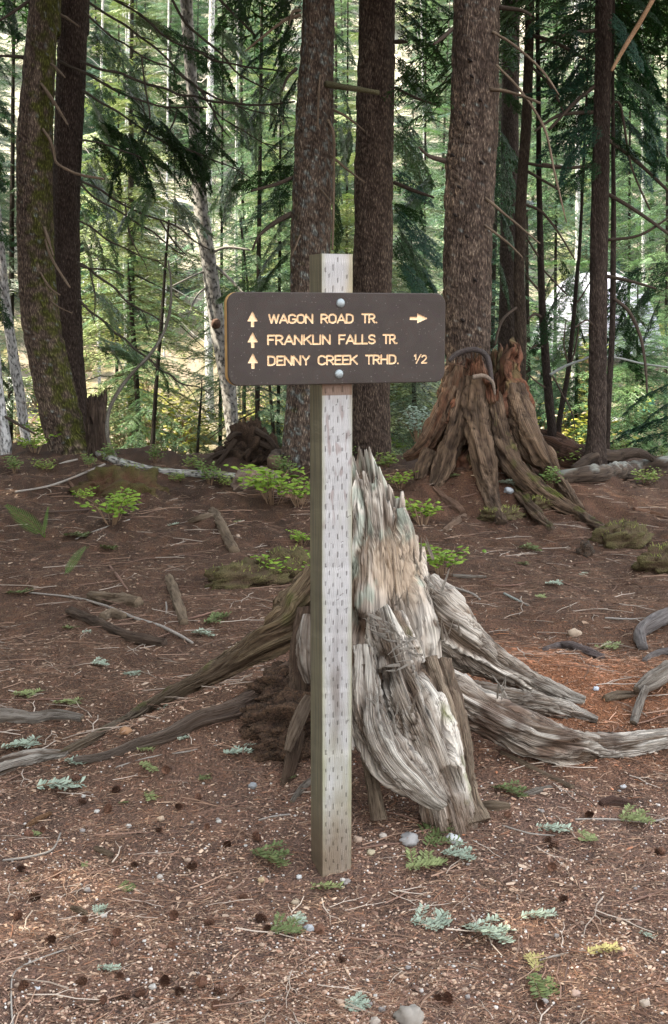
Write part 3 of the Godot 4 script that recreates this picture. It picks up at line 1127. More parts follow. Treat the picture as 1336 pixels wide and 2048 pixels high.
	for i in 44:   # the frayed head of the front root
		var t := rng.randf()
		var p := P(lerpf(738, 838, t) + rnd(-8, 8), 1250 + 55 * t * t + rnd(-18, 22), 4.02 + rnd(-0.02, 0.05))
		splinter(root, p, Vector3(rnd(-1.0, -0.1), rnd(0.0, 0.7), rnd(0.0, 0.4)), rnd(0.025, 0.05), rnd(1.2, 2.2), sp)
	for i in 11:
		var t := rng.randf()
		var p := P(lerpf(818, 800, t) + rnd(-14, 14), lerpf(1275, 1345, t), 3.93)
		splinter(root, p, Vector3(-1.0, rnd(-0.7, 0.2), rnd(0.2, 0.7)), rnd(0.03, 0.055), rnd(1.0, 1.8), sp)
	for i in 44:
		var l := [[850, 1140, 4.36], [870, 1190, 4.35], [905, 1260, 4.36], [790, 1440, 3.83], [840, 1440, 3.83], [760, 1400, 3.9], [870, 1480, 3.83], [1000, 1400, 4.1], [800, 1200, 4.27], [745, 1180, 4.32]][i % 10] as Array
		var p := P(l[0] + rnd(-20, 20), l[1] + rnd(-25, 25), l[2])
		splinter(root, p, Vector3(rnd(-0.5, 0.3), rnd(0.4, 1.0), rnd(0.0, 0.4)), rnd(0.04, 0.09), rnd(0.6, 1.2), sp if i % 2 else sg)

func root_part(root: Node3D, l: Array, o: Dictionary, ring: int, steps: int) -> void:
	var ps := []
	var rs := []
	for q in l:
		var d: float = q[3] if q[3] > 0.0 else gd(q[0], q[1] + q[2] * 0.45)
		ps.append(P(q[0], q[1], d))
		var r: float = q[2] * d / F
		rs.append(Vector2(r * o.get("fx", 1.0), r))
	var mb := MB.new()
	sweep(mb, ps, rs, ring, steps, o)
	part("root", mb.done(), M.old_wood, root, -root.position)

func back_stump() -> void:
	var at := Vector3(1.2, hgt(1.2, -6.9), -6.9)
	var root := thing("rotten_stump", "big reddish brown rotten stump with ridged roots at the foot of a tall trunk", "stump", at)
	var red := Color(0.17, 0.073, 0.041)
	var brown := Color(0.11, 0.075, 0.05)
	var dark := Color(0.05, 0.032, 0.022)
	var d0 := 10.35
	var cx := P(965, 800, d0).x
	var cz := P(965, 800, d0).z
	var hf := func(a: float) -> float:
		var x := cos(a)
		var z := sin(a)
		var h := 1.24 - 0.14 * ss(-0.2, -0.9, x) - 0.36 * exp(-pow((x - 0.35) / 0.3, 2)) * ss(0.2, 0.8, z) + 0.06 * ss(0.5, 1.0, x)
		return h + 0.07 * na.get_noise_2d(x * 5.0, z * 5.0) + 0.04 * na.get_noise_2d(x * 14.0, z * 14.0)
	var tint := func(p: Vector3, c: Color, f: float, g: float) -> Color:
		var n := nf.get_noise_3d(p.x * 2.5, p.y * 1.2, p.z * 2.5)
		c = c.lerp(red * (1.0 + 0.5 * f), clampf(0.5 + n * 1.6 + ss(0.7, 1.2, p.y) * 0.4, 0, 1))
		return c.lerp(Color(0.13, 0.12, 0.05), clampf((nf.get_noise_3d(p.x * 5 + 9, p.y * 3, p.z * 5) - 0.15) * 3.0, 0, 0.6))
	var mb := MB.new()
	shell(mb, [[-0.1, cx, cz, 0.66], [0.25, cx, cz, 0.50], [0.5, cx, cz, 0.41], [0.8, cx, cz, 0.35], [1.1, cx, cz, 0.31], [1.4, cx, cz, 0.28]], hf, 150, 90, {"k": 2.6, "l": 1.2, "amp": 0.22, "lump": 0.12, "a": brown, "b": Color(0.25, 0.165, 0.105), "crack": dark, "tint": tint})
	part("trunk", mb.done(), M.old_wood, root, -at)
	var o := {"k": 2.4, "l": 1.6, "amp": 0.25, "lump": 0.25, "ls": 2.5, "a": Color(0.11, 0.072, 0.045), "b": Color(0.25, 0.165, 0.105), "crack": dark, "wood": true, "ref": Vector3.BACK}
	var ls := [
		[[905, 770, 16], [882, 830, 22], [858, 880, 20], [832, 905, 12], [812, 915, 8]],
		[[938, 755, 18], [922, 830, 22], [900, 900, 22], [880, 950, 17], [866, 975, 10]],
		[[920, 730, 20], [905, 790, 24], [885, 850, 22], [870, 890, 12]],
		[[955, 745, 20], [952, 820, 26], [965, 900, 24], [980, 965, 20], [990, 1010, 16], [1004, 1046, 10]],
		[[985, 790, 18], [995, 860, 26], [1020, 920, 22], [1070, 975, 19], [1120, 1010, 14], [1160, 1032, 12], [1200, 1056, 10], [1230, 1078, 8]],
		[[1028, 770, 18], [1045, 840, 28], [1075, 900, 26], [1108, 950, 18], [1145, 1000, 11], [1165, 1020, 6]],
		[[1010, 930, 14], [1035, 985, 14], [1070, 1025, 13], [1105, 1066, 8]],
		[[968, 930, 16], [972, 985, 18], [978, 1035, 13]],
		[[860, 900, 14], [845, 935, 16], [838, 960, 8]]]
	var k := 0
	for l in ls:
		var n: int = l.size()
		var dg := gd(l[-1][0], l[-1][1])
		var q := []
		for i in n: q.append([l[i][0], l[i][1], l[i][2], lerpf(d0 - 0.22, minf(dg + 0.03, d0), pow(float(i) / (n - 1), 1.4)) if i < n - 3 or n < 6 else 0.0])
		o.seed = 10.0 * k
		o.moss = 0.05 if k in [4, 6, 7] else 0.0
		if k in [2, 0]:
			o.a = Color(0.19, 0.09, 0.05)
		else: o.a = Color(0.11, 0.072, 0.045)
		root_part(root, q, o, 40, 22 * (n - 1))
		k += 1
	var rt := {"a": Color(0.07, 0.055, 0.05), "b": Color(0.11, 0.09, 0.08), "amp": 0.05, "lump": 0.1}
	limb(root, "bare_root", [[898, 722, 4], [915, 707, 6], [945, 699, 6], [968, 707, 6], [978, 728, 6], [984, 768, 4]], d0 - 0.45, d0 - 0.42, rt, M.twig_wood, 10, 8)
	limb(root, "bare_root", [[945, 755, 5], [968, 752, 5], [985, 765, 4], [990, 790, 2]], d0 - 0.44, d0 - 0.42, {"a": Color(0.26, 0.2, 0.15)}, M.twig_wood)
	var sp := own(M.old_wood, "red_splinter", Color(0.17, 0.078, 0.045))
	for i in 26:
		var a := rnd(0.2, PI)
		splinter(root, Vector3(cx + cos(a) * 0.28, hf.call(a) - 0.08, cz + sin(a) * 0.28), Vector3(rnd(-0.2, 0.2), 1, rnd(-0.1, 0.3)), rnd(0.06, 0.13), rnd(1.0, 1.8), sp)

# ---------------------------------------------------------------- trees near the sign
func frond(seed_: int, tw: int, lf: int, ll: float, lw: float, droop: float, stemc: Color, sub := false, spread := 0.42) -> ArrayMesh:
	var r := RandomNumberGenerator.new()
	r.seed = seed_
	var mb := MB.new()
	var axis := func(t: float) -> Vector3: return Vector3(t, -droop * t * t, 0.05 * sin(t * 4.0 + seed_))
	strip(mb, [axis.call(0.0), axis.call(0.3), axis.call(0.6), axis.call(0.98)], 0.008, 0.001, stemc)
	for i in tw:
		var t := (i + 0.6) / tw
		var env := spread * (1.05 - t) * (0.35 + 1.6 * t if t < 0.4 else 1.0) + 0.05
		for s in [-1, 1]:
			var tt: float = t + r.randf_range(-0.3, 0.3) / tw
			var p: Vector3 = axis.call(tt)
			var yaw: float = deg_to_rad(r.randf_range(42, 62))
			var d := Vector3(cos(yaw), r.randf_range(-0.30, 0.06), s * sin(yaw)).normalized()
			var L: float = env * r.randf_range(0.65, 1.15)
			if r.randf() < 0.06: continue
			twig(mb, r, p, d, L, lf, ll, lw, stemc, sub)
	twig(mb, r, axis.call(0.86), Vector3(1, -droop, 0).normalized(), 0.16, int(lf * 0.7) + 2, ll, lw, stemc, false)
	return mb.done(false)

func twig(mb: MB, r: RandomNumberGenerator, p: Vector3, d: Vector3, L: float, lf: int, ll: float, lw: float, stemc: Color, sub: bool) -> void:
	var down := 0.25 * L
	var e := p + d * L + Vector3(0, -down, 0)
	strip(mb, [p, p + d * L * 0.5 + Vector3(0, -down * 0.25, 0), e], 0.0035, 0.0008, stemc)
	var cross := d.cross(Vector3.UP).normalized()
	if sub:
		var ns := maxi(2, int(L / 0.075))
		for k in ns:
			for s in [-1, 1]:
				var t: float = (k + 0.5 + r.randf_range(-0.2, 0.2)) / ns
				var q := p + d * L * t + Vector3(0, -down * t * t, 0)
				var dd: Vector3 = (d * 0.7 + cross * s * 0.75 + Vector3(0, r.randf_range(-0.35, 0.05), 0)).normalized()
				twig(mb, r, q, dd, maxf(0.05, L * 0.42 * (1.1 - t)), lf, ll, lw, stemc, false)
	var n := maxi(3, int(lf * L / 0.3)) if not sub else 3
	for k in n:
		var t := (k + 0.5) / n
		var q := p + d * L * t + Vector3(0, -down * t * t, 0)
		for s in [-1, 1]:
			var dd: Vector3 = (d * r.randf_range(0.45, 0.9) + cross * s + Vector3(0, r.randf_range(-0.35, 0.25), 0)).normalized()
			var w := dd.cross(Vector3(r.randf_range(-0.5, 0.5), 1, r.randf_range(-0.5, 0.5))).normalized() * lw * 0.5
			var len_: float = ll * r.randf_range(0.7, 1.2)
			var v := r.randf_range(0.75, 1.15)
			var c := Color(v, v, v * 0.95).lerp(Color(1.15, 1.15, 0.8), t * 0.35)
			var a := mb.p(q - w * 0.4, c)
			var b := mb.p(q + dd * len_ * 0.45 - w, c)
			var f := mb.p(q + dd * len_, c)
			var g := mb.p(q + dd * len_ * 0.45 + w, c)
			mb.quad(a, b, f, g)

func strip(mb: MB, pts: Array, w0: float, w1: float, c: Color) -> void:
	var base := mb.v.size()
	var n := pts.size()
	for i in n:
		var d: Vector3 = (pts[mini(i + 1, n - 1)] - pts[maxi(i - 1, 0)]).normalized()
		var s := d.cross(Vector3.UP if absf(d.y) < 0.9 else Vector3.RIGHT).normalized()
		var u := s.cross(d)
		var w := lerpf(w0, w1, float(i) / (n - 1))
		mb.p(pts[i] + s * w, c)
		mb.p(pts[i] + (-s * 0.5 + u * 0.87) * w, c)
		mb.p(pts[i] + (-s * 0.5 - u * 0.87) * w, c)
	for i in n - 1:
		for q in 3:
			mb.quad(base + i * 3 + q, base + i * 3 + (q + 1) % 3, base + i * 3 + 3 + (q + 1) % 3, base + i * 3 + 3 + q)

# crown of whorled boughs from y0 to y1 round a stem
func crown(parent: Node3D, fr: ArrayMesh, m: Material, stem: Callable, y0: float, y1: float, reach: float, n: int, ca: Color, cb: Color, r: RandomNumberGenerator, called := "crown") -> void:
	var ts: Array[Transform3D] = []
	var cs := PackedColorArray()
	for i in n:
		var t := pow((i + r.randf()) / n, 0.85)
		var y := lerpf(y0, y1, t)
		var a := i * 2.4 + r.randf_range(-0.5, 0.5)
		var L := maxf(0.25, reach * pow(1.0 - t, 0.75) * r.randf_range(0.6, 1.1))
		var pitch := lerpf(-0.30, 0.45, t) + r.randf_range(-0.2, 0.15)
		var d := Vector3(cos(a) * cos(pitch), sin(pitch), sin(a) * cos(pitch))
		var tr := along(d, L, r.randf_range(-0.4, 0.4), stem.call(y))
		ts.append(tr)
		cs.append(ca.lerp(cb, clampf(r.randf() * 0.8 + t * 0.2, 0, 1)))
	multi(called, fr, m, ts, cs, parent)

func trunk_tree(called: String, label: String, l: Array, d: float, top: float, o: Dictionary, group := "", ring := 44, per := 34) -> Node3D:
	# l runs from the foot up, [x, y, half width]
	var ps := []
	var rs := []
	for q in l:
		ps.append(P(q[0], q[1], d))
		rs.append(Vector2.ONE * (q[2] * d / F))
	var foot: Vector3 = ps[0]
	var g := hgt(foot.x, foot.z)
	ps.push_front(Vector3(foot.x, minf(g, foot.y) - 0.25, foot.z))
	rs.push_front(rs[0] * 1.15)
	var up: Vector3 = (ps[-1] - ps[-2]).normalized()
	var last: Vector3 = ps[-1]
	var lr: Vector2 = rs[-1]
	up = (up + Vector3.UP * 2.0).normalized()
	ps.append(last + up * (top - last.y) * 0.5)
	rs.append(lr * 0.62)
	ps.append(last + up * (top - last.y))
	rs.append(lr * 0.12)
	var root := thing(called, label, "tree", Vector3(foot.x, g, foot.z), group)
	var mb := MB.new()
	o.ref = Vector3.BACK
	sweep(mb, ps, rs, ring, per * (ps.size() - 1), o)
	part("trunk", mb.done(), M[o.get("mat", "bark")], root, -root.position)
	M.stem = func(y: float) -> Vector3: return last + up * maxf(0.0, y - last.y) / maxf(up.y, 0.2) - root.position
	return root

func high_crown(root: Node3D, y0: float, y1: float, reach: float, n: int) -> void:
	crown(root, M.bough_far, M.dark_needle, M.stem, y0, y1, reach, n, Color(0.035, 0.075, 0.028), Color(0.05, 0.095, 0.03), rng)

func near_trees() -> void:
	M.bough_near = [frond(5, 13, 9, 0.055, 0.019, 0.22, Color(0.5, 0.4, 0.3), true), frond(6, 12, 9, 0.06, 0.02, 0.35, Color(0.5, 0.4, 0.3), true), frond(9, 14, 9, 0.05, 0.018, 0.12, Color(0.5, 0.4, 0.3), true, 0.36)]
	M.bough_mid = [frond(15, 14, 13, 0.042, 0.012, 0.2, Color(0.6, 0.5, 0.4)), frond(16, 13, 13, 0.045, 0.013, 0.3, Color(0.6, 0.5, 0.4))]
	M.bough_wide = frond(25, 13, 12, 0.06, 0.02, 0.18, Color(0.6, 0.5, 0.4), false, 0.5)
	M.bough_far = frond(21, 15, 9, 0.024, 0.0075, 0.25, Color(0.6, 0.5, 0.4), true)
	var hb := {"a": Color(0.22, 0.152, 0.112), "b": Color(0.40, 0.29, 0.212), "crack": Color(0.06, 0.038, 0.028), "k": 4.6, "l": 5.0, "amp": 0.07, "lump": 0.04, "ls": 1.0, "uvs": Vector2(1, 0.7), "lich": 0.06, "fine": 0.03}
	var o := hb.duplicate()
	o.merge({"moss": 0.40, "mossdir": Vector3(0.75, -0.3, 0.45), "mossc": Color(0.16, 0.16, 0.035)}, true)
	var t := trunk_tree("mossy_conifer", "mossy brown trunk curving up at the left, in front of a darker trunk", [[146, 912, 50], [133, 875, 40], [122, 835, 41], [99, 734, 39], [80, 640, 38], [74, 560, 36.5], [70, 450, 36], [69, 350, 36], [71, 250, 35], [79, 120, 31], [87, 0, 28], [95, -120, 27]], 13.0, 25.0, o)
	left_limbs(t)
	high_crown(t, 6.6, 24.5, 3.6, 330)
	for q in [[[60, 0], [20, 28], [-8, 45]], [[47, 115], [18, 112], [-10, 112]]]: limb(t, "branch", [[q[0][0], q[0][1], 4], [q[1][0], q[1][1], 3], [q[2][0], q[2][1], 2]], 13.0, 12.6, {"a": Color(0.09, 0.065, 0.05)}, M.twig_wood)
	o = hb.duplicate()
	o.merge({"a": Color(0.11, 0.074, 0.057), "b": Color(0.17, 0.12, 0.094), "lich": 0.0, "amp": 0.04, "seed": 20.0}, true)
	t = trunk_tree("dark_conifer", "dark smooth trunk standing just behind the mossy left trunk", [[148, 888, 34], [147, 800, 28], [140, 700, 27], [135, 560, 27], [132, 450, 27], [133, 350, 28], [138, 250, 29], [143, 120, 30], [146, 0, 30], [149, -120, 29]], 13.9, 26.0, o)
	high_crown(t, 7.0, 25.5, 3.6, 330)
	arcs(t)
	o = hb.duplicate()
	o.merge({"seed": 40.0, "lich": 0.32, "moss": 0.16, "mossdir": Vector3(-0.3, -0.9, 0.4)}, true)
	t = trunk_tree("lichen_conifer", "lichen flecked trunk straight behind the post top, mossy at its foot", [[600, 940, 45], [604, 890, 39], [612, 780, 38], [618, 640, 39], [621, 500, 40], [627, 330, 39], [629, 256, 38.5], [634, 120, 34], [637, 0, 31.5], [640, -120, 30]], 12.3, 25.0, o)
	high_crown(t, 6.6, 24.5, 3.4, 330)
	var st := {"thin": 0.68, "lump": 0.25, "ls": 9.0, "a": Color(0.19, 0.135, 0.09), "b": Color(0.26, 0.19, 0.13)}
	var dk := {"a": Color(0.085, 0.062, 0.045), "b": Color(0.12, 0.09, 0.066)}
	for q in [[[600, 30, 6], [565, 43, 5], [520, 78, 4], [490, 103, 2]], [[600, 20, 6], [585, 25, 5], [578, 50, 2]], [[640, 150, 4], [637, 200, 4], [635, 258, 3]], [[655, 240, 5], [667, 268, 5], [668, 340, 4], [667, 410, 4], [665, 500, 3]], [[664, 218, 4], [700, 238, 4], [730, 263, 2]], [[660, 310, 4], [690, 335, 4], [730, 366, 2]], [[600, 470, 3], [592, 492, 3], [583, 512, 1.5]], [[640, 378, 3], [655, 395, 3], [664, 408, 2]]]:
		limb(t, "branch", q, 12.13, 11.95, st, M.twig_wood)
	for q in [[[585, 355, 4], [550, 369, 4], [502, 382, 2]], [[583, 428, 6], [548, 446, 5], [518, 472, 3], [505, 500, 2]], [[592, 138, 4], [575, 155, 3], [565, 180, 2]]]: limb(t, "branch", q, 12.3, 12.0, dk, M.twig_wood)
	limb(t, "branch", [[652, 168, 7], [700, 176, 6], [757, 185, 5]], 12.15, 11.7, {"a": Color(0.15, 0.14, 0.075), "b": Color(0.24, 0.21, 0.12)}, M.twig_wood)
	o = hb.duplicate()
	o.merge({"seed": 60.0, "a": Color(0.17, 0.115, 0.085), "b": Color(0.29, 0.205, 0.15), "lich": 0.0}, true)
	t = trunk_tree("brown_conifer", "plain brown trunk just right of the post top", [[741, 895, 41], [741, 800, 38], [744, 640, 39], [746, 500, 39], [748, 330, 38.5], [750, 256, 38], [753, 100, 37], [754, 0, 36], [755, -120, 35]], 12.9, 25.0, o)
	high_crown(t, 6.4, 24.5, 3.4, 330)
	limb(t, "branch_stub", [[788, 84, 4], [800, 83, 5], [815, 84, 2]], 12.6, 12.5, dk, M.twig_wood)
	limb(t, "branch", [[790, 175, 3], [830, 195, 3], [880, 212, 2]], 12.9, 12.7, dk, M.twig_wood)
	limb(t, "branch", [[788, 365, 4], [830, 382, 4], [868, 395, 2]], 12.9, 12.7, dk, M.twig_wood)
	o = hb.duplicate()
	o.merge({"seed": 80.0, "a": Color(0.165, 0.111, 0.082), "b": Color(0.33, 0.235, 0.172), "lich": 0.04}, true)
	t = trunk_tree("stump_conifer", "broad trunk rising behind the rotten stump, stubby knots up its side", [[945, 900, 52], [938, 760, 46], [934, 640, 48], [936, 500, 49], [942, 330, 49], [947, 256, 48.5], [951, 100, 47], [954, 0, 46], [956, -120, 45]], 10.45, 25.0, o)
	high_crown(t, 6.6, 24.5, 3.6, 330)
	for q in [[[985, 64, 5], [1028, 90, 4], [1083, 140, 4], [1118, 190, 2]], [[978, 178, 6], [1028, 186, 5], [1080, 206, 4]], [[992, 130, 4], [1040, 180, 4], [1088, 255, 4], [1108, 340, 3], [1133, 445, 2]], [[970, 396, 5], [1018, 435, 4], [1080, 487, 2]], [[968, 450, 4], [1015, 485, 4], [1045, 515, 2]]]:
		limb(t, "branch", q, 10.3, 10.0, st, M.twig_wood)
	for q in [[[905, 58, 4], [885, 75, 4], [868, 88, 3]], [[890, 322, 6], [858, 312, 4], [838, 294, 2]], [[1000, 15, 5], [1040, 20, 4], [1062, 30, 3]]]: limb(t, "branch", q, 10.4, 10.2, dk, M.twig_wood)
	for q in [[940, 120], [943, 152], [937, 246], [918, 374], [962, 325], [910, 430], [933, 472], [960, 200], [905, 310], [950, 560], [925, 640]]:
		limb(t, "knot", [[q[0] - 3, q[1] - 2, 2], [q[0], q[1], 3.2], [q[0] + 4, q[1] + 3, 1.5]], 10.27, 10.24, {"a": Color(0.03, 0.022, 0.018)}, M.twig_wood)
	o = hb.duplicate()
	o.merge({"seed": 90.0, "lich": 0.0, "a": Color(0.15, 0.105, 0.07), "b": Color(0.22, 0.16, 0.11)}, true)
	t = trunk_tree("slim_conifer", "slim brown trunk right of the broad stump trunk", [[1040, 720, 12], [1041, 640, 12.5], [1038, 560, 11.5], [1040, 500, 11], [1042, 400, 11], [1052, 256, 10.5], [1058, 100, 9.5], [1060, 0, 9], [1062, -100, 8.5]], 11.9, 14.0, o, "", 20, 14)
	for q in [[[1050, 340, 3], [1085, 360, 3], [1118, 380, 2]], [[1052, 410, 3], [1085, 425, 3], [1120, 470, 2], [1150, 520, 1.5]], [[1046, 325, 3], [1110, 335, 3], [1185, 335, 2]], [[1060, 70, 4], [1110, 85, 4], [1170, 118, 3]], [[1040, 610, 3], [1005, 640, 3], [990, 690, 2]], [[1058, 130, 3], [1100, 170, 3], [1130, 230, 2]]]: limb(t, "branch", q, 11.9, 11.6, dk, M.twig_wood)
	high_crown(t, 5.0, 13.8, 2.0, 90)
	o = o.duplicate()
	o.merge({"seed": 95.0, "a": Color(0.085, 0.06, 0.046), "b": Color(0.13, 0.095, 0.07)}, true)
	t = trunk_tree("shaded_conifer", "dim dark trunk seen in the gap behind the broad stump trunk", [[1012, 800, 18], [1014, 700, 18], [1018, 500, 18], [1020, 250, 18], [1022, 0, 17.5], [1022, -100, 17]], 16.0, 22.0, o, "", 24, 14)
	high_crown(t, 7.5, 21.5, 3.0, 240)
	t = trunk_tree("thin_dark_tree", "thin dark trunk rooted on the old log right of the rotten stump", [[1104, 868, 9.5], [1098, 800, 9], [1090, 700, 8.5], [1084, 600, 7.5], [1081, 500, 6.5], [1078, 350, 5.5], [1077, 200, 5], [1075, 0, 4]], 12.6, 7.0, o, "", 16, 12)
	for q in [[[1082, 520, 3], [1062, 490, 2], [1045, 460, 1.5]], [[1086, 590, 3], [1060, 560, 2], [1050, 545, 1]], [[1090, 640, 3], [1070, 628, 3], [1055, 640, 2]], [[1095, 700, 3], [1075, 690, 2], [1058, 700, 1]], [[1096, 740, 2], [1110, 760, 2], [1130, 800, 1.5]], [[1087, 540, 2], [1110, 565, 2], [1135, 590, 1.5]], [[1098, 780, 2], [1075, 765, 2], [1060, 752, 1.5]]]: limb(t, "branch", q, 12.6, 12.5, dk, M.twig_wood)
	t = trunk_tree("leaning_thin_tree", "very thin leaning stem between two dark trunks at the right", [[1117, 866, 6], [1124, 810, 5.5], [1136, 745, 5], [1147, 640, 4.5], [1155, 540, 4], [1160, 480, 3.5]], 12.9, 5.2, o, "", 12, 8)
	for q in [[[1137, 740, 2], [1150, 700, 2], [1158, 650, 1]], [[1150, 610, 2], [1165, 590, 2], [1182, 560, 1]], [[1138, 730, 2], [1128, 690, 1.5], [1132, 640, 1]], [[1128, 790, 2], [1145, 830, 1.5], [1150, 860, 1]]]: limb(t, "branch", q, 12.9, 12.8, dk, M.twig_wood)
	o = hb.duplicate()
	o.merge({"seed": 105.0, "a": Color(0.135, 0.093, 0.07), "b": Color(0.23, 0.165, 0.127), "lich": 0.0}, true)
	t = trunk_tree("right_conifer", "straight dark trunk at the right with a thin stem alongside it", [[1191, 925, 25], [1193, 880, 19.5], [1195, 800, 18.5], [1196, 700, 18], [1198, 500, 18], [1203, 256, 17.5], [1207, 100, 17], [1208, 0, 17], [1210, -100, 16.5]], 11.7, 22.0, o, "", 30, 22)
	high_crown(t, 4.6, 21.5, 3.2, 300)
	for q in [[[1210, 552, 4], [1260, 562, 3.5], [1312, 577, 2]], [[1228, 598, 4], [1257, 622, 4], [1279, 668, 3.5], [1290, 722, 3], [1294, 786, 2]], [[1215, 280, 4], [1270, 320, 4], [1340, 385, 3]], [[1215, 388, 4], [1270, 420, 4], [1340, 470, 3]], [[1215, 220, 3], [1240, 210, 3], [1262, 330, 2], [1300, 420, 2]], [[1192, 170, 5], [1150, 205, 4], [1098, 260, 3]], [[1190, 330, 4], [1140, 335, 3], [1085, 328, 3]], [[1188, 225, 4], [1120, 230, 4], [1070, 262, 2]], [[1200, 60, 4], [1150, 65, 4], [1080, 85, 3]], [[1215, 480, 3], [1280, 470, 3], [1345, 430, 2]], [[1190, 660, 3], [1175, 640, 2], [1150, 655, 1.5]]]:
		limb(t, "branch", q, 11.7, 11.5, dk, M.twig_wood)
	limb(t, "branch", [[1310, -10, 5], [1280, 45, 5], [1253, 88, 5], [1223, 142, 3]], 11.0, 11.0, {"a": Color(0.40, 0.24, 0.13), "b": Color(0.46, 0.29, 0.17)}, M.twig_wood)
	limb(t, "pale_branch", [[1100, 750, 3], [1129, 733, 3], [1164, 720, 2.6], [1182, 714, 2.4], [1230, 715, 2.4], [1284, 727, 2], [1340, 735, 1.5]], 12.1, 12.1, {"a": Color(0.36, 0.38, 0.34), "b": Color(0.46, 0.47, 0.42)}, M.twig_wood)
	t = trunk_tree("companion_stem", "thin dark stem hugging the right side of the straight dark trunk", [[1216, 830, 6], [1218, 780, 6.5], [1224, 680, 6], [1226, 560, 6], [1227, 400, 5], [1226, 250, 4], [1226, 100, 3]], 11.75, 6.0, o, "", 12, 8)
	# pale barked trees
	var b := {"a": Color(0.25, 0.235, 0.21), "b": Color(0.40, 0.385, 0.355), "crack": Color(0.12, 0.1, 0.085), "k": 2.5, "l": 7.0, "amp": 0.03, "lump": 0.04, "mat": "birch_bark", "uvs": Vector2(1, 1), "lich": 0.05, "moss": 0.14, "mossdir": Vector3(0.5, 0.1, 0.4), "mossc": Color(0.10, 0.11, 0.04)}
	t = trunk_tree("leaning_alder", "leaning pale grey patchy trunk left of the sign", [[468, 880, 15], [463, 840, 14], [456, 770, 15.5], [435, 650, 15.5], [420, 540, 15], [406, 450, 15], [398, 370, 14], [389, 250, 12], [380, 120, 12], [372, 0, 12.5], [366, -100, 12]], 16.0, 16.0, b, "", 24, 18)
	limb(t, "knot", [[428, 644, 8], [432, 648, 11], [438, 652, 5]], 15.8, 15.75, {"a": Color(0.12, 0.07, 0.05)}, M.twig_wood)
	for q in [[[418, 540, 3], [390, 550, 2], [345, 572, 1.5]], [[430, 530, 3], [462, 560, 3], [490, 590, 2]], [[412, 512, 3], [450, 495, 3], [500, 500, 2]], [[420, 570, 2], [395, 590, 2], [375, 635, 1]]]: limb(t, "branch", q, 16.0, 15.8, {"a": Color(0.33, 0.31, 0.28)}, M.twig_wood)
	var wb := b.duplicate()
	wb.merge({"a": Color(0.50, 0.49, 0.47), "b": Color(0.66, 0.65, 0.62), "mossc": Color(0.25, 0.17, 0.05), "moss": 0.05}, true)
	t = trunk_tree("slender_birch", "slender white birch trunk left of the mossy trunk", [[52, 880, 10], [47, 850, 10], [40, 790, 10.5], [30, 734, 11], [15, 632, 10], [5, 540, 9], [-4, 440, 8], [-14, 300, 7]], 14.5, 11.0, wb, "", 18, 14)
	wb = wb.duplicate()
	wb.seed = 7.0
	t = trunk_tree("edge_birch", "white birch trunk cut off by the left edge, nearest the camera of the birches", [[8, 965, 11], [10, 930, 10], [12, 890, 12], [4, 830, 10], [-4, 760, 9], [-12, 650, 9], [-25, 450, 8]], 12.7, 10.0, wb, "", 18, 14)
	limb(t, "branch", [[5, 830, 3], [35, 848, 3], [70, 868, 2]], 12.7, 12.4, dk, M.twig_wood)
	limb(t, "branch", [[8, 905, 3], [20, 940, 3], [28, 962, 1.5]], 12.6, 12.4, {"a": Color(0.45, 0.43, 0.4)}, M.twig_wood)

func left_limbs(t: Node3D) -> void:
	var st := {"thin": 0.75, "lump": 0.25, "ls": 9.0, "a": Color(0.22, 0.155, 0.105), "b": Color(0.29, 0.215, 0.15)}
	for q in [[[82, 168, 4], [93, 182, 5], [110, 208, 5], [124, 230, 4], [136, 250, 2]], [[85, 258, 4], [100, 280, 4], [107, 300, 4], [113, 325, 4], [140, 342, 4], [165, 351, 4], [208, 358, 3]], [[88, 455, 4], [97, 480, 4], [107, 512, 2]], [[90, 480, 3], [105, 520, 4], [140, 575, 3]], [[122, 30, 4], [140, 40, 4], [158, 53, 2]], [[102, 128, 4], [118, 142, 4], [130, 155, 2]], [[80, 545, 3], [100, 575, 3], [120, 590, 2]], [[98, 600, 2], [120, 615, 2], [143, 626, 1.5]]]:
		limb(t, "branch_stub", q, 12.84, 12.5, st, M.twig_wood)

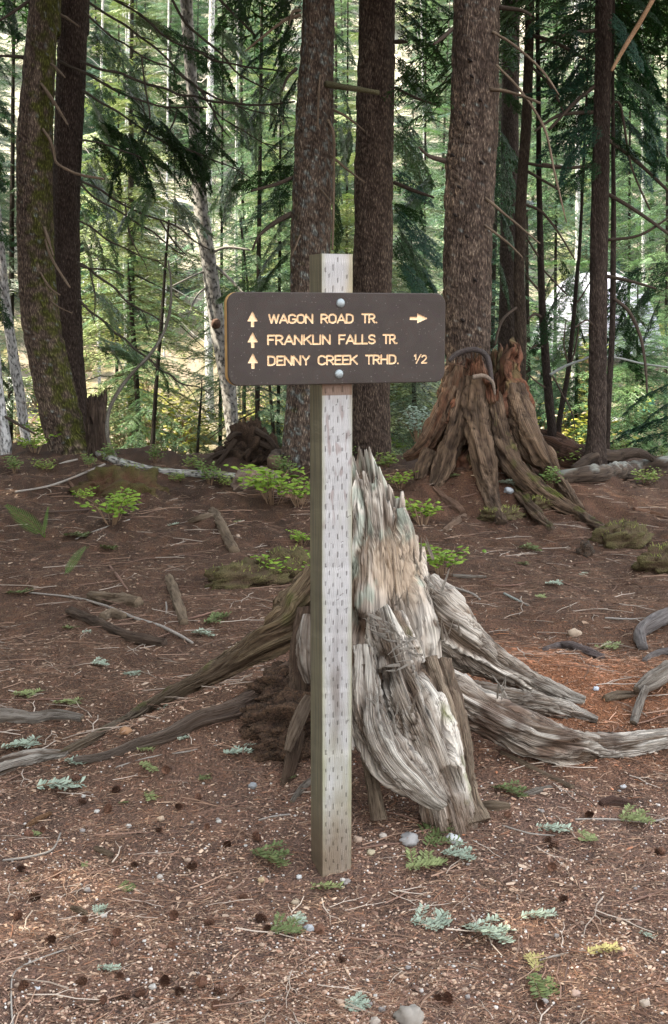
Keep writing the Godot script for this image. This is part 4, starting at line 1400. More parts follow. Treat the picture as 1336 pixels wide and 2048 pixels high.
func arcs(t: Node3D) -> void:
	var dk := {"a": Color(0.085, 0.068, 0.05), "b": Color(0.13, 0.105, 0.08)}
	for q in [[[178, 5, 4], [250, 50, 4], [310, 95, 3.5], [370, 155, 3], [430, 195, 3], [500, 220, 2], [585, 237, 1.5]],
		[[165, -45, 4], [230, 0, 4], [300, 45, 4], [360, 90, 3.5], [425, 120, 3.5], [500, 135, 3], [585, 146, 2]],
		[[160, 122, 4.5], [240, 146, 4.5], [300, 170, 4.5], [360, 190, 4], [425, 203, 4], [500, 210, 3.5], [590, 203, 2.5]],
		[[115, 120, 4.5], [170, 145, 4.5], [220, 175, 4], [280, 200, 3.5], [350, 215, 3], [415, 215, 2]],
		[[165, 180, 4], [230, 220, 3.5], [295, 265, 3], [350, 295, 3], [425, 320, 2.5], [500, 355, 1.5]],
		[[170, 25, 3.5], [225, 75, 3], [280, 110, 3], [340, 135, 3], [400, 180, 2.5], [450, 240, 2], [525, 285, 2], [585, 305, 1.2]],
		[[160, 362, 4], [230, 400, 3.5], [290, 430, 3], [360, 457, 3], [420, 500, 2]],
		[[160, 366, 3.5], [225, 415, 3], [280, 450, 3], [325, 480, 2.5], [370, 512, 1.5]],
		[[155, 525, 4], [180, 540, 4], [230, 576, 3.5], [281, 619, 3], [333, 650, 1.5]],
		[[158, 600, 4], [180, 623, 3.5], [225, 662, 3.5], [270, 698, 3.5], [306, 725, 3], [337, 747, 3], [371, 770, 2.5], [418, 786, 1.5]],
		[[158, 530, 3.5], [200, 538, 3], [248, 552, 2]],
		[[155, 440, 3], [215, 480, 3], [280, 512, 2], [330, 520, 1.2]],
		[[158, 280, 3], [240, 300, 2.5], [310, 325, 1.5]]]:
		var kq := []
		for p in q.size():
			var w: Array = q[p]
			kq.append([w[0], w[1], w[2] * 0.72])
			if p < q.size() - 1: kq.append([(w[0] + q[p + 1][0]) * 0.5 + rnd(-5, 5), (w[1] + q[p + 1][1]) * 0.5 + rnd(-5, 5), (w[2] + q[p + 1][2]) * 0.34])
		limb(t, "branch", kq, 13.7, 13.2, dk, M.twig_wood, 6, 4)
		for p in range(2, kq.size() - 1):
			if rng.randf() < 0.3: continue
			var w: Array = kq[p]
			var ex := rnd(10, 45)
			var ey := rnd(10, 40)
			limb(t, "side_twig", [[w[0], w[1], 1.3], [w[0] + ex * 0.5, w[1] + ey * 0.35, 1.1], [w[0] + ex, w[1] + ey, 0.7]], 13.7 - 0.5 * p / kq.size(), 13.5 - 0.5 * p / kq.size(), dk, M.twig_wood, 4, 3)
			if rng.randf() < 0.4: bough("dark_conifer", w[0] + ex * 0.3, w[1] + ey * 0.2, w[0] + ex * 1.3, w[1] + ey * 1.4, 13.4, own(M.dark_needle, "bough_dark", Color(0.035, 0.072, 0.026)))
	# hanging side twigs
	for q in [[[283, 110, 2], [290, 170, 2], [300, 230, 2], [293, 262, 1]], [[355, 215, 2], [345, 250, 2], [325, 278, 1]], [[420, 205, 2], [440, 250, 2], [460, 275, 1]], [[250, 405, 2], [260, 470, 2], [285, 520, 1]], [[180, 545, 2], [190, 590, 1.5], [188, 640, 1]], [[320, 440, 2], [345, 480, 2], [372, 510, 1]], [[345, 0, 3], [375, 50, 3], [440, 105, 2.5], [480, 150, 2], [560, 190, 1.5]], [[420, -20, 3], [470, 30, 3], [510, 70, 2]]]:
		limb(t, "side_twig", q, 13.4, 13.3, dk, M.twig_wood, 5, 5)

# conifers added out of view to the left, whose crowns shade the sign and the bank
func shade_trees() -> void:
	var k := 0
	for q in [[-5.2, -2.2], [-7.4, -5.6], [-5.9, 1.6], [-8.6, -1.6], [-9.6, -8.6], [-8.0, 4.6], [-5.0, 5.4], [-10.5, 2.0], [-6.6, -9.8], [-11.0, -5.0]]:
		var root := thing("added_shade_conifer", "unseen conifer added for shade, %s left of the sign" % ["nearest", "second of the row", "close by, level with the viewer,", "set back to the", "far back", "behind the viewer,", "just behind the viewer,", "far out to the", "beyond the birches,", "farthest out"][k], "tree", Vector3(q[0], hgt(q[0], q[1]), q[1]))
		var mb := MB.new()
		sweep(mb, [Vector3(0, -0.3, 0), Vector3(0, 3, 0), Vector3(0.1, 12, 0), Vector3(0, 25, 0)], [Vector2.ONE * 0.26, Vector2.ONE * 0.2, Vector2.ONE * 0.14, Vector2.ONE * 0.02], 14, 40, {"ref": Vector3.BACK, "a": Color(0.15, 0.1, 0.075), "b": Color(0.24, 0.165, 0.125), "amp": 0.06, "seed": k * 5.0})
		part("trunk", mb.done(), M.bark, root)
		M.stem = func(y: float) -> Vector3: return Vector3(0, y, 0)
		high_crown(root, 3.6, 24.5, 3.5, 320)
		k += 1

# ---------------------------------------------------------------- boughs and the wood behind
func bough(owner_: String, x0: float, y0: float, x1: float, y1: float, d: float, mt: Material, roll := 99.0, dd := 0.0, kind := 0) -> void:
	var p := get_node(owner_) as Node3D
	var a := P(x0, y0, d)
	var b := P(x1, y1, d + dd)
	var o := part("bough", (M.bough_near if kind == 0 else M.bough_mid)[rng.randi() % (3 if kind == 0 else 2)], mt, p)
	var t := along(b - a, (b - a).length(), rnd(-0.7, 0.7) if roll > 90.0 else roll, a)
	t.origin -= p.position
	o.transform = t

func boughs() -> void:
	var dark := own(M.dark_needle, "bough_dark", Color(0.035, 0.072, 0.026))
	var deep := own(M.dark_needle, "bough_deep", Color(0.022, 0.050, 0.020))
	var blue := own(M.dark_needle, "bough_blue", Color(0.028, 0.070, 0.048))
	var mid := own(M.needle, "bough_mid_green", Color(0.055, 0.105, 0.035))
	var painted_lit := own(M.needle, "bough_painted_lit", Color(0.10, 0.19, 0.085))  # paler copy of the bough green, sunlight put into the colour
	for q in [[190, 60, 260, 120, 0], [180, 180, 240, 260, 0], [250, 150, 320, 230, 0], [450, 180, 520, 260, 1], [450, 280, 380, 350, 0], [480, 330, 420, 420, 1], [520, 210, 480, 300, 1], [560, 130, 500, 220, 1], [300, 380, 240, 450, 0], [350, 400, 420, 470, 0], [440, 60, 500, 120, 1], [270, 30, 350, 60, 0], [690, 250, 705, 340, 2], [800, 270, 870, 340, 2], [860, 350, 800, 420, 2], [810, 150, 880, 220, 2], [190, 590, 260, 640, 0], [200, 680, 280, 720, 0], [180, 320, 250, 390, 0], [530, 560, 450, 600, 1]]:
		for k in 4:
			bough(["dark_conifer", "lichen_conifer", "brown_conifer"][q[4]], q[0] + rnd(-14, 14), q[1] + rnd(-14, 14), q[2] + rnd(-20, 20), q[3] + rnd(-20, 20), rnd(13.2, 15.5), painted_lit if k % 2 == 0 else mid)
	for q in [[1150, 560, 1090, 630], [1170, 600, 1120, 690], [1220, 560, 1300, 640], [1230, 600, 1290, 690], [1160, 640, 1100, 720], [1250, 560, 1200, 650], [1300, 580, 1240, 660], [1140, 540, 1190, 620]]:
		bough("right_conifer", q[0], q[1], q[2], q[3], rnd(13.5, 16.0), mid)
	for q in [ # hanging mass between the left trunks and the post
		[200, 250, 330, 330], [260, 225, 400, 300], [250, 260, 300, 370], [320, 240, 440, 330], [330, 270, 400, 385], [360, 210, 470, 290], [280, 280, 380, 350], [240, 300, 200, 370], [380, 260, 450, 350], [300, 250, 260, 345], [190, 280, 250, 350], [420, 250, 380, 340]]:
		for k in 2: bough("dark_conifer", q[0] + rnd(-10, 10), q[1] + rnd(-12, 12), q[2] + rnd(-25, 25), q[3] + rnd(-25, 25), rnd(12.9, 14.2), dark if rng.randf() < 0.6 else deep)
	for q in [[330, 50, 420, 130], [370, 60, 330, 140], [400, 90, 480, 165], [300, 100, 240, 160], [215, 85, 260, 150], [340, 160, 410, 215], [420, 120, 470, 190]]:
		bough("dark_conifer", q[0], q[1], q[2], q[3], rnd(13.4, 15.0), dark)
	for q in [[160, 385, 240, 480], [165, 420, 230, 520], [165, 470, 215, 560], [170, 350, 245, 420], [165, 500, 250, 520]]:
		bough("dark_conifer", q[0], q[1], q[2], q[3], rnd(14.2, 15.5), mid)
	for q in [[-60, 20, 45, 60], [-60, 70, 40, 130], [-70, 130, 38, 190], [-70, 200, 30, 250], [-60, 240, 34, 320], [-60, 310, 28, 350], [-50, 480, 30, 560], [-60, 560, 28, 640], [-70, 420, 20, 470], [-60, 640, 26, 720], [10, 0, 52, 55], [-50, 700, 25, 780], [-30, 760, 30, 850]]:
		for k in 2: bough("mossy_conifer", q[0], q[1] + rnd(-15, 15), q[2] + rnd(-15, 10), q[3] + rnd(-15, 15), rnd(13.6, 15.5), deep if rng.randf() < 0.5 else dark)
	for q in [[610, -30, 500, 40], [600, 10, 520, 110], [590, 60, 490, 100], [600, 90, 540, 170], [520, -40, 440, 60], [560, -30, 600, 70], [595, 150, 540, 230], [470, -20, 520, 70]]:
		for k in 2: bough("lichen_conifer", q[0], q[1] + rnd(-15, 15), q[2] + rnd(-25, 25), q[3] + rnd(-25, 25), rnd(12.6, 14.0), deep if rng.randf() < 0.4 else dark)
	for q in [[590, 290, 500, 370], [590, 320, 530, 420], [585, 380, 480, 420], [585, 420, 520, 500], [580, 470, 490, 540], [590, 260, 520, 300], [585, 500, 500, 560], [590, 340, 470, 350]]:
		bough("lichen_conifer", q[0], q[1], q[2], q[3], rnd(12.8, 14.6), dark if rng.randf() < 0.6 else mid)
	for q in [[670, 330, 700, 420], [672, 150, 712, 230], [668, 400, 705, 500], [665, 60, 715, 120]]:
		bough("lichen_conifer", q[0], q[1], q[2], q[3], rnd(14.0, 16.0), dark)
	for q in [[790, 10, 890, 60], [795, 50, 880, 110], [790, 120, 870, 190], [795, -20, 900, 20], [790, 430, 890, 490], [795, 460, 880, 540], [790, 480, 890, 560], [785, 410, 870, 450], [790, 230, 860, 290], [800, 520, 885, 590], [790, 340, 875, 400]]:
		for k in 2: bough("brown_conifer", q[0], q[1] + rnd(-12, 12), q[2] + rnd(-20, 20), q[3] + rnd(-20, 20), rnd(13.2, 15.0), dark if rng.randf() < 0.5 else blue)
	for q in [[1000, 260, 1060, 340], [1000, 300, 1040, 420], [1010, 180, 1070, 240], [1000, 420, 1045, 520], [1000, 520, 1030, 620], [1005, 40, 1050, 120]]:
		for k in 2: bough("shaded_conifer", q[0], q[1] + rnd(-10, 10), q[2] + rnd(-10, 10), q[3] + rnd(-15, 15), rnd(14.5, 15.6), deep)
	for q in [ # the dark blue-green ceiling at the upper right
		[1190, 20, 1080, 70], [1195, 60, 1090, 130], [1195, 100, 1100, 190], [1190, 150, 1075, 210], [1195, 180, 1100, 260], [1190, 230, 1080, 290], [1185, 60, 1120, 20], [1190, -20, 1090, 10], [1195, 270, 1110, 330],
		[1215, -10, 1320, 60], [1220, 40, 1340, 110], [1220, 80, 1330, 170], [1225, 130, 1345, 190], [1222, 180, 1330, 250], [1225, 220, 1340, 300], [1220, 260, 1310, 330], [1300, -30, 1340, 90], [1250, 60, 1280, 180], [1290, 120, 1350, 230], [1220, 10, 1290, 90], [1240, 180, 1260, 280], [1300, 220, 1345, 330], [1180, 120, 1130, 220], [1150, 60, 1100, 160], [1130, 0, 1060, 60],
		[1230, -30, 1340, 20], [1160, 170, 1060, 180], [1195, 300, 1130, 390], [1280, 260, 1350, 360]]:
		for k in 2: bough("right_conifer", q[0] + rnd(-8, 8), q[1] + rnd(-25, 25), q[2] + rnd(-25, 25), q[3] + rnd(-25, 25), rnd(10.9, 13.5), blue if rng.randf() < 0.6 else deep)
	for q in [[1350, 765, 1240, 790], [1350, 800, 1270, 830], [1360, 860, 1230, 880], [1360, 880, 1250, 910], [1355, 830, 1190, 850]]:
		bough("right_conifer", q[0], q[1], q[2], q[3], rnd(13.5, 14.5), blue, 0.3)
	for q in [[1240, 560, 1180, 620], [1290, 530, 1200, 600], [1310, 560, 1240, 640], [1250, 640, 1190, 700], [1320, 600, 1270, 690], [1230, 690, 1300, 740], [1130, 560, 1080, 640], [1140, 600, 1180, 680], [1100, 620, 1060, 700], [1330, 520, 1280, 600], [1180, 540, 1130, 590], [1255, 600, 1230, 690], [1270, 650, 1235, 720], [1240, 620, 1290, 700], [1120, 520, 1170, 600], [1110, 540, 1060, 620]]:
		bough("right_conifer", q[0], q[1], q[2], q[3], rnd(12.5, 14.5), deep)

func sapling(label: String, l: Array, d: float, ca: Color, cb: Color, y0px: float, reach: float, n: int, called := "young_conifer") -> Node3D:
	var ps := []
	var rs := []
	for q in l:
		ps.append(P(q[0], q[1], d))
		rs.append(Vector2.ONE * q[2] * d / F)
	var foot: Vector3 = ps[0]
	var g := hgt(foot.x, foot.z)
	if foot.y > g:
		ps.push_front(Vector3(foot.x, g - 0.1, foot.z))
		rs.push_front(rs[0])
	var root := thing(called, label, "tree", Vector3(foot.x, g, foot.z), "young conifers on the edge of the clearing")
	var mb := MB.new()
	sweep(mb, ps, rs, 9, 8 * (ps.size() - 1), {"ref": Vector3.BACK, "a": Color(0.08, 0.06, 0.042), "b": Color(0.13, 0.1, 0.07), "amp": 0.05})
	part("trunk", mb.done(), M.bark, root, -root.position)
	var top: Vector3 = ps[-1]
	var ys := P(l[0][0], y0px, d).y
	var stem := func(y: float) -> Vector3:
		for i in ps.size() - 1:
			if y <= ps[i + 1].y: return ps[i].lerp(ps[i + 1], clampf((y - ps[i].y) / (ps[i + 1].y - ps[i].y), 0, 1)) - root.position
		return top - root.position
	crown(root, M.bough_mid[rng.randi() % 2], M.needle, stem, ys, top.y + 0.15, reach, n, ca, cb, rng)
	return root

func tree_proto(called: String, h: float, r0: float, y0: float, reach: float, n: int, seed_: int, fr: ArrayMesh) -> Node3D:
	var r := RandomNumberGenerator.new()
	r.seed = seed_
	var root := Node3D.new()
	root.name = called
	var mb := MB.new()
	var lean := Vector3(r.randf_range(-0.3, 0.3), 0, r.randf_range(-0.3, 0.3))
	sweep(mb, [Vector3(0, -0.6, 0), Vector3(0, h * 0.3, 0) + lean * 0.2, Vector3(0, h * 0.7, 0) + lean * 0.6, Vector3(0, h, 0) + lean], [Vector2.ONE * r0 * 0.8, Vector2.ONE * r0 * 0.6, Vector2.ONE * r0 * 0.3, Vector2.ONE * 0.02], 9, 20, {"ref": Vector3.BACK, "a": Color(0.20, 0.16, 0.125), "b": Color(0.34, 0.31, 0.27), "amp": 0.08, "seed": seed_})
	# dry lower sticks
	for i in 12:
		var a := r.randf() * TAU
		var y := r.randf_range(0.05, 0.45) * h
		var p := Vector3(0, y, 0) + lean * y / h
		var d := Vector3(cos(a), r.randf_range(-0.5, 0.1), sin(a))
		strip(mb, [p, p + d * 0.5, p + d * r.randf_range(0.9, 1.6) + Vector3(0, -0.25, 0)], 0.014, 0.004, Color(0.30, 0.28, 0.25))
	var t := MeshInstance3D.new()
	t.name = "trunk"
	t.mesh = mb.done()
	t.material_override = M.bark
	root.add_child(t)
	crown(root, fr, M.needle, func(y: float) -> Vector3: return Vector3(0, y, 0) + lean * y / h, y0, h, reach, n, Color(0.75, 0.80, 0.8), Color(1.0, 1.0, 1.0), r)
	return root

func middle_trees() -> void:
	var ga := Color(0.065, 0.15, 0.075)
	var gb := Color(0.14, 0.235, 0.10)
	var s := sapling("young green conifer with flat layered branches, left of the leaning alder", [[281, 925, 5.5], [275, 800, 5.5], [268, 690, 5], [263, 630, 4.5], [258, 560, 2.5], [256, 520, 1]], 16.8, ga, gb, 905, 0.85, 95)
	sapling("slim young conifer with few branches, between the green conifer and the alder", [[303, 925, 5], [308, 840, 4.5], [315, 736, 4.2], [324, 635, 3.5], [330, 540, 3], [338, 440, 2]], 16.2, ga, gb, 820, 0.7, 26)
	sapling("small conifer with dark drooping sprays just left of the dark root clump", [[395, 905, 3], [398, 850, 3], [402, 800, 2], [404, 760, 1]], 15.2, Color(0.04, 0.08, 0.03), ga, 890, 0.42, 34)
	sapling("small bushy conifer behind the foot of the trunk behind the post", [[548, 900, 4], [545, 840, 4], [540, 780, 3], [538, 720, 2], [536, 690, 1]], 16.0, Color(0.05, 0.09, 0.045), ga, 890, 0.55, 46)
	sapling("thin dark pole conifer left of the trunk behind the post", [[515, 900, 5], [515, 760, 5], [517, 560, 4.5], [520, 300, 4], [523, 60, 3.2], [524, -60, 2]], 18.0, ga, gb, 620, 0.9, 60)
	sapling("very thin pole conifer beside the left edge of the alder", [[488, 880, 4], [488, 700, 4], [486, 450, 3.5], [483, 200, 3], [481, -40, 2]], 21.0, ga, gb, 560, 1.1, 70)
	sapling("bushy pale green conifer in the gap under the sign, right of the brown trunk", [[830, 900, 5], [828, 780, 5], [826, 660, 4], [824, 540, 3], [822, 470, 1]], 15.5, Color(0.045, 0.085, 0.045), Color(0.085, 0.13, 0.06), 880, 0.85, 90)
	sapling("dusky conifer behind the slim trunk right of the rotten stump", [[1058, 860, 5], [1056, 720, 5], [1054, 560, 4], [1053, 420, 3]], 18.5, Color(0.04, 0.08, 0.04), ga, 800, 0.8, 60)
	for q in [[232, 22.0, 330, 130, "behind the dark left trunk's right side"], [556, 19.5, 300, 60, "just left of the trunk behind the post"], [690, 20.0, 350, 70, "in the gap between the two trunks behind the post"], [846, 22.0, 330, 80, "in the gap left of the broad stump trunk"], [1108, 23.0, 200, 50, "above the tent, left of the straight dark trunk"], [1150, 19.0, 640, 690, "low and bushy, right in front of the tent"], [1270, 18.0, 640, 690, "low and bushy, in front of the tent's right side"], [1255, 24.0, 120, 40, "high at the right, near the thin stem"], [1330, 19.0, 420, 70, "at the right edge"], [440, 20.0, 520, 70, "right of the alder, low and bushy"], [1080, 21.0, 560, 690, "in front of the tent's left side"]]:
		sapling("sunlit green conifer " + q[4], [[q[0], 900, 4], [q[0] + 3, lerpf(900, q[3] - 160, 0.35), 3], [q[0] + 5, lerpf(900, q[3] - 160, 0.7), 2], [q[0] + 6, q[3] - 160, 1]], q[1], ga * 1.1, gb * 1.2, 880 if q[2] > 340 else 640 if q[2] > 260 else 500, 1.35, 150)
	sapling("slim dark conifer behind the left pair of trunks", [[20, 900, 6], [22, 700, 6], [24, 450, 5], [26, 200, 4], [28, 0, 3]], 17.0, Color(0.03, 0.065, 0.025), Color(0.05, 0.09, 0.03), 880, 1.0, 110)

func far_trees() -> void:
	var protos := [tree_proto("conifer", 6.5, 0.08, 0.4, 1.7, 120, 41, M.bough_wide), tree_proto("conifer", 5.0, 0.06, 0.25, 1.6, 100, 42, M.bough_wide), tree_proto("conifer", 10.0, 0.11, 1.0, 1.9, 150, 43, M.bough_wide), tree_proto("conifer", 3.6, 0.04, 0.15, 1.3, 75, 44, M.bough_mid[1])]
	var tints := [own(M.needle, "needle_yellow", Color(0.31, 0.35, 0.17)), own(M.needle, "needle_green", Color(0.12, 0.21, 0.105)), own(M.needle, "needle_pale", Color(0.28, 0.37, 0.24)), own(M.needle, "needle_blue", Color(0.06, 0.125, 0.085))]
	var r := RandomNumberGenerator.new()
	r.seed = 1234
	var put := []
	var tries := 0
	while put.size() < 240 and tries < 6000:
		tries += 1
		var d := 18.0 + 75.0 * pow(r.randf(), 1.15)
		var px := r.randf_range(-260, 1600)
		var x := (px - 668.0) / F * d
		var z := 3.47 - d
		if px > 285 and px < 520 and d < 43: continue
		if px > -150 and px < 560 and d > 20 and d < 37: continue
		if px > 1030 and px < 1380 and d < 37: continue
		if px > 800 and px < 1060 and d < 24: continue
		var ok := true
		for q in put:
			if Vector2(q.x - x, q.z - z).length() < 1.0 + d * 0.011:
				ok = false
				break
		if not ok: continue
		put.append(Vector3(x, hgt(x, z) - 0.1, z))
		var k := r.randi() % 4
		if d < 27.0 and k == 2: k = 3
		var o: Node3D = protos[k].duplicate()
		o.name = numbered("conifer")
		add_child(o)
		o.position = put[-1]
		o.rotation.y = r.randf() * TAU
		o.scale = Vector3.ONE * r.randf_range(0.75, 1.3)
		var ti: int = [0, 1, 1, 2, 3, 3][r.randi() % 6]
		o.get_node("crown").material_override = tints[ti]
		var where := "left of the mossy trunk" if px < 60 else "between dark trunk and alder" if px < 400 else "between the alder and sign post" if px < 620 else "between the two trunks behind the post" if px < 740 else "left of the broad stump trunk" if px < 900 else "right of the broad stump trunk" if px < 1190 else "right of the straight dark trunk"
		var tone: String = ["yellow green", "fresh green", "pale green", "blue green"][ti]
		describe(o, "%s %s conifer %s %s" % [["broad", "bushy", "tall", "small"][k], tone, "low down" if d < 42 else "farther up" if d < 62 else "high up", where], "tree", "%s trees on the far slope" % tone, px)
	for p in protos: p.free()
	# pale bare stems among them
	var b := {"a": Color(0.52, 0.51, 0.48), "b": Color(0.68, 0.67, 0.64), "crack": Color(0.2, 0.18, 0.15), "k": 2.5, "l": 5.0, "amp": 0.02, "lump": 0.05, "mat": "birch_bark", "ref": Vector3.BACK}
	var words := ["just right of the dark trunk", "between the dark trunk and leaning alder", "seen right beside the leaning alder", "left of the trunk behind the post", "seen between the trunks at the right", "near the right edge"]
	for q in [[200, 207, 3.5, 31, 0], [243, 249, 3, 27, 1], [258, 262, 4, 30, 1], [421, 426, 9, 27, 2], [480, 478, 4, 25, 3], [560, 552, 3, 33, 3], [842, 840, 3, 33, 4], [1142, 1150, 6, 27, 4], [1286, 1283, 4, 34, 5], [330, 338, 2.5, 37, 1]]:
		var d: float = q[3]
		var a := P(q[0], 860, d)
		var g := hgt(a.x, a.z)
		var top := P(q[1], -80, d)
		var o := thing("alder", "", "tree", Vector3(a.x, g, a.z), "pale bare stems in the clearing")
		describe(o, "white bare stem " + words[q[4]], "tree", "pale bare stems in the clearing", q[0])
		var mb := MB.new()
		b.seed = q[0]
		var w: float = q[2] * d / F
		var m1 := a.lerp(top, 0.4) + Vector3(r.randf_range(-0.15, 0.15), 0, 0)
		sweep(mb, [Vector3(a.x, g - 0.3, a.z), m1, top], [Vector2.ONE * w, Vector2.ONE * w * 0.85, Vector2.ONE * w * 0.6], 10, 26, b)
		part("trunk", mb.done(), M.birch_bark, o, -o.position)
		var tw := MB.new()
		for i in 9:
			var t := r.randf_range(0.15, 0.95)
			var p := a.lerp(top, t)
			var dv := Vector3(r.randf_range(-1, 1), r.randf_range(-0.1, 0.7), r.randf_range(-1, 1)).normalized()
			strip(tw, [p, p + dv * 0.5, p + dv * r.randf_range(0.8, 1.5) + Vector3(0, r.randf_range(-0.2, 0.3), 0)], 0.012, 0.003, Color(0.45, 0.43, 0.4))
		part("branch", tw.done(false), M.plain, o, -o.position)
	shrubs(r)

func leaf_bush(seed_: int, stems: int, h: float, spread: float, per: int, size: float, ca: Color, cb: Color, tiers := false) -> Array:
	var r := RandomNumberGenerator.new()
	r.seed = seed_
	var st := MB.new()
	var lf := MB.new()
	for i in stems:
		var a := r.randf() * TAU
		var rr := spread * sqrt(r.randf())
		var e := Vector3(cos(a) * rr, h * r.randf_range(0.55, 1.0), sin(a) * rr)
		var m := e * 0.5 + Vector3(0, h * 0.12, 0)
		strip(st, [Vector3(e.x * 0.12, -0.03, e.z * 0.12), m, e], h * 0.012 + 0.0015, 0.001, Color(0.2, 0.13, 0.08))
		for k in per:
			var t := r.randf_range(0.35, 1.05)
			var p := Vector3.ZERO.lerp(m, t * 2.0) if t < 0.5 else m.lerp(e, t * 2.0 - 1.0)
			p += Vector3(r.randf_range(-1, 1), r.randf_range(-0.15, 0.15) if tiers else r.randf_range(-1, 1), r.randf_range(-1, 1)) * spread * 0.28
			var yaw := r.randf() * TAU
			var d := Vector3(cos(yaw), r.randf_range(-0.35, 0.35), sin(yaw)).normalized()
			var w := d.cross(Vector3(r.randf_range(-0.5, 0.5), 1, r.randf_range(-0.5, 0.5))).normalized()
			var s := size * r.randf_range(0.6, 1.15)
			var c := ca.lerp(cb, r.randf())
			var up := w.cross(d) * s * 0.10
			var q0 := lf.p(p, c)
			var q1 := lf.p(p + d * s * 0.3 + w * s * 0.30 - up, c)
			var q2 := lf.p(p + d * s * 0.68 + w * s * 0.26 - up, c)
			var q3 := lf.p(p + d * s, c)
			var q4 := lf.p(p + d * s * 0.68 - w * s * 0.26 - up, c)
			var q5 := lf.p(p + d * s * 0.3 - w * s * 0.30 - up, c)
			var q6 := lf.p(p + d * s * 0.5 + up, c)
			lf.tri(q0, q1, q6); lf.tri(q1, q2, q6); lf.tri(q2, q3, q6); lf.tri(q3, q4, q6); lf.tri(q4, q5, q6); lf.tri(q5, q0, q6)
	return [st.done(false), lf.done(false)]

func bush(called: String, mm: Array, label: String, cat: String, group: String, p: Vector3, s: float) -> Node3D:
	var o := thing(called, label, cat, p, group)
	part("stem", mm[0], M.plain, o)
	part("foliage", mm[1], M.leaf, o).set_meta("kind", "stuff")
	o.rotation.y = rng.randf() * TAU
	o.scale = Vector3.ONE * s
	return o

func shrubs(r: RandomNumberGenerator) -> void:
	var yel := [leaf_bush(1, 26, 1.0, 0.65, 16, 0.10, Color(0.25, 0.26, 0.05), Color(0.30, 0.27, 0.06)), leaf_bush(2, 24, 0.8, 0.7, 14, 0.10, Color(0.17, 0.24, 0.05), Color(0.30, 0.32, 0.07)), leaf_bush(3, 40, 0.9, 0.7, 3, 0.07, Color(0.40, 0.33, 0.22), Color(0.5, 0.42, 0.3))]
	var names := ["yellow leaved shrub in the sunlit clearing", "green shrub in the sunlit clearing", "dry twiggy shrub in the sunlit clearing"]
	for i in 84:
		var d := r.randf_range(17.0, 40.0)
		var px := r.randf_range(-60, 1420)
		if i < 34: px = r.randf_range(1050, 1400)
		elif i < 52: px = r.randf_range(290, 560)
		if px > 300 and px < 470 and d > 19 and d < 39: continue
		if px > 1195 and px < 1330 and d < 26: continue
		var x := (px - 668.0) / F * d
		var k := r.randi() % 3
		var o := bush("clearing_shrub", yel[k], "", "shrub", "", Vector3(x, hgt(x, 3.47 - d), 3.47 - d), r.randf_range(0.6, 1.15))
		var side := "left of the sign post" if px < 560 else "behind the sign" if px < 900 else "at the right"
		describe(o, names[k] + " " + side, "shrub", "shrubs in the clearing", px)
	# mossy mound and tangle in the sun, left of the root clump
	var p := G(390, 885)
	blob("mossy_hummock", "round sunlit yellow green mossy hummock left of the dark root clump", "hummock", p, Vector3(0.42, 0.32, 0.4), Color(0.20, 0.21, 0.06), Color(0.33, 0.28, 0.12), M.moss, 51)

func blob(called: String, label: String, cat: String, p: Vector3, s: Vector3, ca: Color, cb: Color, m: Material, sd: float, rough := 0.3, res := 26, parent: Node3D = null) -> MeshInstance3D:
	var mb := MB.new()
	for j in res + 1:
		for i in res * 2 + 1:
			var th := PI * j / res
			var ph := TAU * (i % (res * 2)) / (res * 2)
			var d := Vector3(sin(th) * cos(ph), cos(th), sin(th) * sin(ph))
			var n := nf.get_noise_3d(d.x * 1.3 + sd, d.y * 1.3, d.z * 1.3)
			var n2 := na.get_noise_3d(d.x * 5.0 + sd, d.y * 5.0, d.z * 5.0)
			mb.p(d * s * (1.0 + rough * n + rough * 0.22 * n2), ca.lerp(cb, clampf(0.5 + n2 * 0.7 + n, 0, 1)), Vector2(i, j) * 0.05)
	for j in res:
		for i in res * 2:
			var a := j * (res * 2 + 1) + i
			mb.quad(a, a + 1, a + res * 2 + 2, a + res * 2 + 1)
	if parent: return part(called, mb.done(), m, parent, p)
	return single(called, mb.done(), m, label, cat, Transform3D(Basis(), p))

